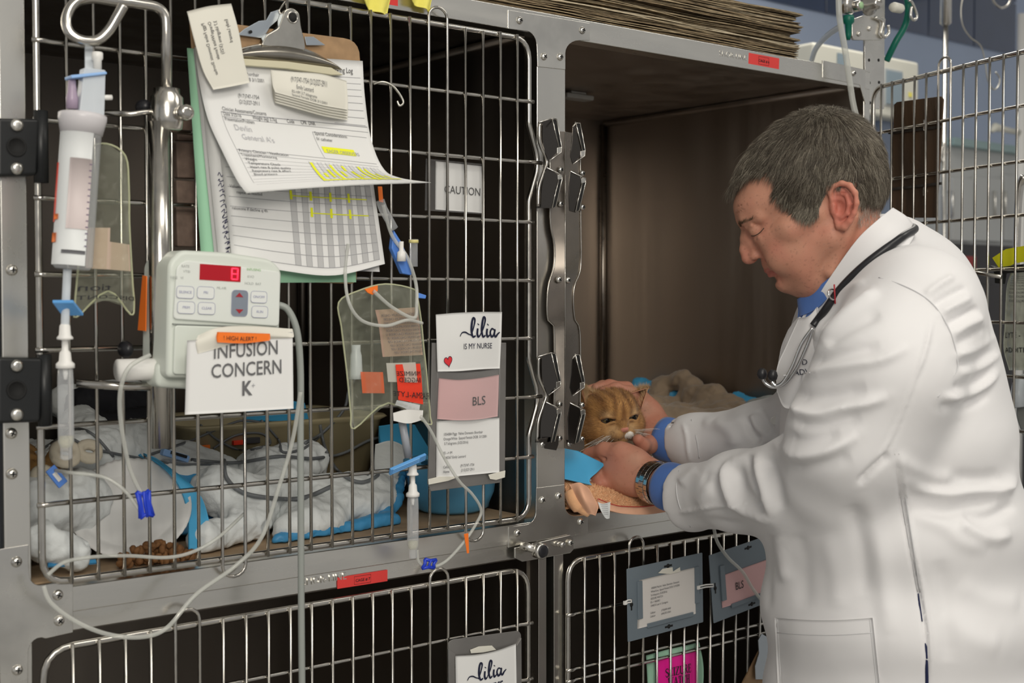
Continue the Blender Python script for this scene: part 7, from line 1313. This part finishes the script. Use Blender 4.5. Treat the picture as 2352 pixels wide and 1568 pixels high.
# trousers and shoes below the frame
lf = Field((1.1, -1.1, -.01), (2.0, .05, 1.0), .011, .05); bc_ = AT(2085, 1700, 1.80)
for s_ in (-1, 1):
    hp_ = bc_+FW*(.09*s_); hp_[2] = .86; kn_ = hp_+RT*-.01; kn_[2] = .48; an = hp_+RT*.02; an[2] = .09; lf.chain([hp_, kn_, an], [.1, .075, .06], .03)
lf.ell((bc_[0], bc_[1], .88), (.15, .15, .12), None, .04); v, f2 = lf.mesh(); np_obj('trousers', v, f2, mat('navy_trousers', (0, 0, 0)), vet)
for s_ in (-1, 1):
    an = bc_+FW*(.09*s_)+RT*.02; an[2] = .04; sf = Field(an-np.array((.25, .25, .045)), an+np.array((.25, .25, .12)), .006, .04); sf.cap(an+RT*.05, an-RT*.17, .045, .038, .02).cap(an, an+ZA*.06, .05, .045, .02); sf.half((0, 0, .002), (0, 0, -1)); v, f2 = sf.mesh(); np_obj('shoe', v, f2, mat('shoe_black', (.02, .02, .02), .4), vet)
bvc = []
for o_ in vet.children:
    if o_.name.split('.')[0] in ('collar', 'lapel', 'coat'): bvc.append(BVHTree.FromPolygons([tuple(v.co) for v in o_.data.vertices], [tuple(p.vertices) for p in o_.data.polygons]))
def on2(x, y, off):
    d = ray(x, y); d = d/np.linalg.norm(d); best = None
    for b in bvc:
        h_, n_, _, ds = b.ray_cast(Vector(CP), Vector(d))
        if h_ is not None and (best is None or ds < best[0]): best = (ds, np.array(h_))
    return best[1]-d*off
for tx, x, y in (('ADV', 1824, 862), ('D', 1842, 838)): text(tx, on2(x, y, .003), RT*.8-FW*.35+UP*.1, UP, .0105, NAVY, vet, 'embroidery', .0003)
# ---------- stethoscope ----------
st = thing('stethoscope', ob(1930, 660), 'black and chrome stethoscope hung round the neck of the man', 'stethoscope')
tb_ = [hq(2060, 520, -60), hq(2090, 528, 20)-FW*.0, *[on2(x, y, .005) for x, y in ((2078, 540), (2056, 556), (2030, 574), (1998, 598), (1968, 624), (1942, 650), (1920, 676), (1898, 708), (1880, 732), (1868, 748))]]
Pst = smooth_path(tb_, 7); MB().tube(Pst, .0052, 14).obj('tubing', RUB, st)
SR = mat('stethoscope_steel', (.72, .72, .72), .15, 1)
MB().tube(smooth_path([hq(1868, 746, 104), hq(1852, 790, 104), hq(1830, 838, 100), hq(1805, 872, 96), hq(1780, 880, 94), hq(1762, 872, 92), hq(1755, 858, 92)], 7), .0024, 10).obj('binaural', SR, st)
MB().tube(smooth_path([hq(1866, 744, 108), hq(1842, 780, 112), hq(1822, 830, 110), hq(1802, 866, 106), hq(1786, 876, 104), hq(1776, 866, 102)], 7), .0024, 10).obj('binaural', SR, st)
for x, y, c_ in ((1754, 851, 92), (1778, 853, 102)): MB().lathe([(.002, -.007), (.0055, -.005), (.0068, 0), (.0055, .005), (.003, .0075), (.002, .0078), (.0016, .005)], hq(x, y, c_), hq(0, 0, 1)-hq(0, 12, 0)*1.0+hq(4, 12, 0)*0, 16).obj('ear_tip', RUB, st)
q = on2(1913, 676, .012); MB().tube([q+np.array((.009*math.cos(a), .002*math.sin(a), .007*math.sin(a))) for a in np.linspace(0, 6.28, 17)[:-1]], .0012, 6, True).obj('name_ring', SR, st); MB().tube([q+np.array((0, -.002, .013)), q+np.array((.001, -.003, -.012))], .0011, 6).obj('red_clip', mat('dark_red_print', (0, 0, 0)), st)
# ---------- wristwatch ----------
wc_ = A(1509, 1109, 2.047); wt = thing('wristwatch', wc_, 'steel wristwatch with a wide link bracelet on the near wrist', 'watch'); wx = e1_; wu = np.cross(wx, -FW); wu /= np.linalg.norm(wu); wn = np.cross(wu, wx); wn /= np.linalg.norm(wn)
WS = mat('watch_steel', (.66, .63, .58), .22, 1, .15, 60); lk = None; NL = 24
for k in range(NL):
    a = 2*math.pi*k/NL; rr = .0322; 
    for j, (o_, wd_) in enumerate(((-.0092, .0078), (0, .0100), (.0092, .0078))):
        aa = a+(math.pi/NL if j == 1 else 0); rad = np.cos(aa)*wu+np.sin(aa)*wn; tan = -np.sin(aa)*wu+np.cos(aa)*wn; Rm = np.array([wx, tan, rad]).T
        c_ = wc_+rad*(rr+(.0006 if j == 1 else 0))+wx*o_
        if lk is None: lk = MB().box((0, 0, 0), (1, 1, 1)).obj('link', WS, wt, .08); me_l = lk.data; o = lk
        else: o = link('link', me_l, wt, .08)
        o.matrix_basis = Matrix([[*(Rm[i]*np.array((wd_, .0083, .003))), c_[i]] for i in range(3)]+[[0, 0, 0, 1]])
rad = np.cos(-1.95)*wu+np.sin(-1.95)*wn; MB().lathe([(.018, -.003), (.019, .002), (.017, .006), (.001, .0062)], wc_+rad*.034, rad, 28).obj('case', WS, wt)
# ---------- the held cat ----------
CO = A(1404, 957, 2.19); cc = -(CO-CP)/np.linalg.norm(CO-CP); ch_ = np.cross(UP, cc); ch_ /= np.linalg.norm(ch_); cv = np.cross(cc, ch_); cs = 2.19/FPX
yw, ptc, rl = math.radians(27), math.radians(-14), math.radians(7)
cf_ = cc*math.cos(yw)*math.cos(ptc)+ch_*math.sin(yw)*math.cos(ptc)+cv*math.sin(ptc); cr_ = np.cross(cv, cf_); cr_ /= np.linalg.norm(cr_); cu_ = np.cross(cf_, cr_); cr_, cu_ = cr_*math.cos(rl)+cu_*math.sin(rl), -cr_*math.sin(rl)+cu_*math.cos(rl)
CR = np.array([cf_, cu_, cr_]).T
def ct(f, u, l): return CO+(CR@np.array((f, u, l), float))*cs
kf = Field(CO-.078, CO+.078, .00115, .03); kb_ = Field((1.33, .05, 1.052), (1.62, .58, 1.25), .003, .03)
def CE(f, u, l, r, k=8, op='+'):
    for s_ in ((1, -1) if l else (1,)): kf.ell(ct(f, u, l*s_), np.array(r)*cs, CR, k*cs, op)
CE(-6, 6, 0, (62, 58, 66), 0); CE(14, -20, 36, (40, 34, 38), 16); CE(24, 30, 0, (40, 32, 46), 16); kf.cap(ct(38, 22, 0), ct(64, -8, 0), 17*cs, 10*cs, 12*cs); CE(52, -24, 13, (19, 15, 18), 8); CE(44, -42, 0, (17, 12, 17), 8); CE(66, -11, 0, (7, 6, 9), 4)
def sf(u, l):
    for f_ in np.arange(90, 10, -.5):
        i = np.round((ct(f_, u, l)-kf.lo)/kf.h).astype(int)
        if kf.D[tuple(i)] < 0: return f_
    return 45.
EF = sf(8, 33); EI, EO = sf(8, 21), sf(8, 46)
CE(EF+2, 8, 33, (16, 10, 17), 4, '-'); kf.cap(ct(70, -20, 0), ct(66, -34, 0), 2*cs, 2*cs, 3*cs, '-')
for s_ in (1, -1): kf.chain([ct(67, -34, 0), ct(60, -37, 14*s_), ct(46, -34, 28*s_)], [1.5*cs]*3, 3*cs, '-')
for s_ in (1, -1): kf.chain([ct(EI-1, 15, 21*s_), ct(EF-1, 18.5, 33*s_), ct(EO-2, 13, 46*s_)], [4.5*cs, 5*cs, 4.5*cs], 2*cs); kf.chain([ct(EI-1, 4, 21*s_), ct(EF-2, -1, 34*s_), ct(EO-2, 1, 46*s_)], [3.5*cs, 4*cs, 3.5*cs], 2*cs)
kb_.cap(ct(-25, -10, -5), (1.44, .26, 1.13), .046, .06, .04); kb_.ell((1.43, .36, 1.125), (.085, .14, .072), None, .04); kb_.ell((1.43, .48, 1.11), (.08, .08, .06), None, .03); kb_.chain([(1.47, .2, 1.09), (1.43, .12, 1.072), (1.40, .085, 1.068)], [.024, .016, .015], .015)
V, F = kf.mesh(); V = smoothV(V, F, 1, .4); V2_, F2_ = kb_.mesh(); F = np.concatenate([F, F2_+len(V)]); V = np.concatenate([V, V2_]); N = normals(V, F); L3 = ((V-CO)@CR)/cs; f3, u3, l3 = L3.T
OR1, OR2, CRM = np.array((.47, .245, .08)), np.array((.19, .078, .02)), np.array((.55, .37, .19))
def catcol(L3, V):
    f3, u3, l3 = L3.T; head = (f3 > -70) & (np.abs(l3) < 90) & (np.abs(u3) < 90)
    st_ = np.where(head, np.sin(np.abs(l3)*.30+u3*.05*np.sign(u3-10)+1.5*vnoise(V, 30, 2)), np.sin(V[:, 1]*150+3*vnoise(V, 18, 3))); st_ = np.clip(st_*.8+.4*vnoise(V, 90, 5), -1, 1)*np.where(head & (u3 < 8), .35, 1)
    sk = np.clip(st_[:, None]*.5+.5, 0, 1)**1.2; c = OR1*(1-sk)+OR2*sk
    cm = np.clip(np.exp(-((f3-48)/20)**2-((u3+24)/22)**2-((np.abs(l3)-16)/22)**2)*1.1+np.exp(-((u3-22)/9)**2-((np.abs(l3)-34)/12)**2)*.6*(f3 > 20), 0, 1)[:, None]; c = c*(1-cm)+CRM*cm
    wt_ = (((f3-60)/22)**2+((u3+27)/10)**2+((l3-12)/11)**2 < 1); c[wt_] = (.85, .82, .76); nz = ((f3-66)/10)**2+((u3+11)/8)**2+((l3)/10)**2 < 1; c[nz] = (.66, .27, .20); return c
col = catcol(L3, V); CATM = mat('cat_fur', (.5, .3, .1), .85, attr='tint', sheen=.2)
kt = np_obj('cat', V, F, CATM, None, col); tag(kt, 'ginger tabby cat whose head is cradled in both hands at the open cage', 'cat')
ara = np.linalg.norm(np.cross(V[F[:, 2]]-V[F[:, 0]], V[F[:, 3]]-V[F[:, 1]]), axis=1); hd = (np.linalg.norm(V-CO, axis=1) < .09)[F[:, 0]]; ara *= np.where(hd, 3.5, 1); nF = 60000
pf = rng.choice(len(F), nF, p=ara/ara.sum()); wgt = rng.dirichlet((1, 1, 1, 1), nF); R0 = (V[F[pf]]*wgt[..., None]).sum(1); Nf = N[F[pf, 0]]; Lr = ((R0-CO)@CR)/cs
dr_ = R0-ct(70, -8, 0); dr_ /= np.linalg.norm(dr_, axis=1, keepdims=True); ff, uu_, ll_ = Lr.T; inh = np.linalg.norm(R0-CO, axis=1) < .09
skipm = (((ff-66)/11)**2+((uu_+11)/9)**2+(ll_/11)**2 < 1)|((((uu_-9)/11)**2+((np.abs(ll_)-33)/18)**2 < 1) & (ff > 15)); ok = ~skipm; lnn = np.where(inh, .0026+.005*np.clip((np.linalg.norm(R0-ct(60, -5, 0), axis=1)-.02)/.06, 0, 1), .012)
fcol = catcol(Lr, R0)*(.82+.4*rng.random((nF, 1)))
strands('fur', R0[ok], Nf[ok], dr_[ok], lnn[ok], .00022, CATM, kt, np.clip(fcol[ok], 0, 1), seg=2, lift=.28, bend=.3, jit=.18)
for s_ in (1, -1):
    e = ct(EF-14, 8, 33*s_); eb = MB().ball(e, 14*cs, 20, 14).obj('eye', mat('cat_eye', (.10, .08, .025), .06, coat=1), kt); gz = cf_*.9+cv*-.1; gz /= np.linalg.norm(gz)
    R_e = np.array([np.cross(cu_, gz), cu_, gz]).T; MB().ball(e+gz*13.8*cs, np.array((5.2, 6.0, 1.4))*cs, 12, 8, R_e).obj('pupil', mat('pupil_black', (.002, .002, .002), .05), eb)
    MB().tube(smooth_path([ct(EI, 9, 19*s_), ct(EF+1.5, 14, 27*s_), ct(EF+.5, 13.5, 36*s_), ct(EO, 7, 46*s_)], 4), 1.6*cs, 6).obj('lid_line', mat('lash_brown', (0, 0, 0)), kt); MB().tube(smooth_path([ct(EI, 9, 19*s_), ct(EF+1, 4, 28*s_), ct(EF-1, 2.5, 38*s_), ct(EO, 7, 46*s_)], 4), 1.3*cs, 6).obj('lid_line', mat('lash_brown', (0, 0, 0)), kt)
EARM = mat('cat_ear_inner', (.50, .24, .15), .8)
for s_ in (1, -1):
    tip = A(1490, 889, 2.20) if s_ > 0 else ct(-40, 62, -52); b0, b1, bm = (A(1437, 905, 2.19), A(1474, 938, 2.185), A(1452, 906, 2.225)) if s_ > 0 else (ct(4, 56, -30), ct(-4, 26, -62), ct(-22, 50, -50))
    def ear(u, v, b0=b0, b1=b1, bm=bm, tip=tip): q_ = (1-u)**2*b0+2*u*(1-u)*(bm*2-(b0+b1)*.5)+u*u*b1; w2 = v**.85; return q_*(1-w2)+tip*w2+(bm-(b0+b1)/2)*.35*math.sin(math.pi*v)*math.sin(math.pi*u)
    o = MB().grid(ear, 14, 14, .0014).obj('ear', EARM, kt); G = np.array([ear(rng.random(), rng.random()**1.4*.96) for _ in range(2600)]); gn = np.tile((b0+b1)/2-bm, (len(G), 1)); gn /= np.linalg.norm(gn, axis=1, keepdims=True)
    dd_ = tip-G; dd_ /= np.linalg.norm(dd_, axis=1, keepdims=True); strands('fur', G[:1600]-gn[:1600]*.0012, -gn[:1600], dd_[:1600], .006, .00022, CATM, kt, OR1*(.6+.6*rng.random((1600, 1))), seg=2, lift=.3)
    strands('fur', G[1600:]+gn[1600:]*.0005, gn[1600:], (dd_*.6+(b0-b1)/np.linalg.norm(b0-b1)*.5)[1600:], .011, .00016, CATM, kt, CRM*(.9+.5*rng.random((1000, 1))), seg=2, lift=.5)
WK = mat('whisker_white', (.8, .78, .72), .4); wm_ = MB()
for s_ in (1, -1):
    for k in range(13):
        a = ct(60-rng.random()*10, -18-14*rng.random(), s_*(13+13*rng.random())); L0 = 95+80*rng.random(); dd_ = CR@np.array((-.1+.5*rng.random(), -.45+.6*rng.random()-(.2 if s_ < 0 else 0), s_*1.)); dd_ /= np.linalg.norm(dd_)
        Pw = [a+dd_*L0*cs*t+cu_*(-.10*L0*cs*t*t) for t in np.linspace(0, 1, 7)]; Pw = [p if (p-CP)@FW < 2.22 else p for p in Pw]; wm_.tube(Pw, list(np.linspace(.0002, .00007, 7)), 4)
wm_.obj('whiskers', WK, kt)['kind'] = 'stuff'
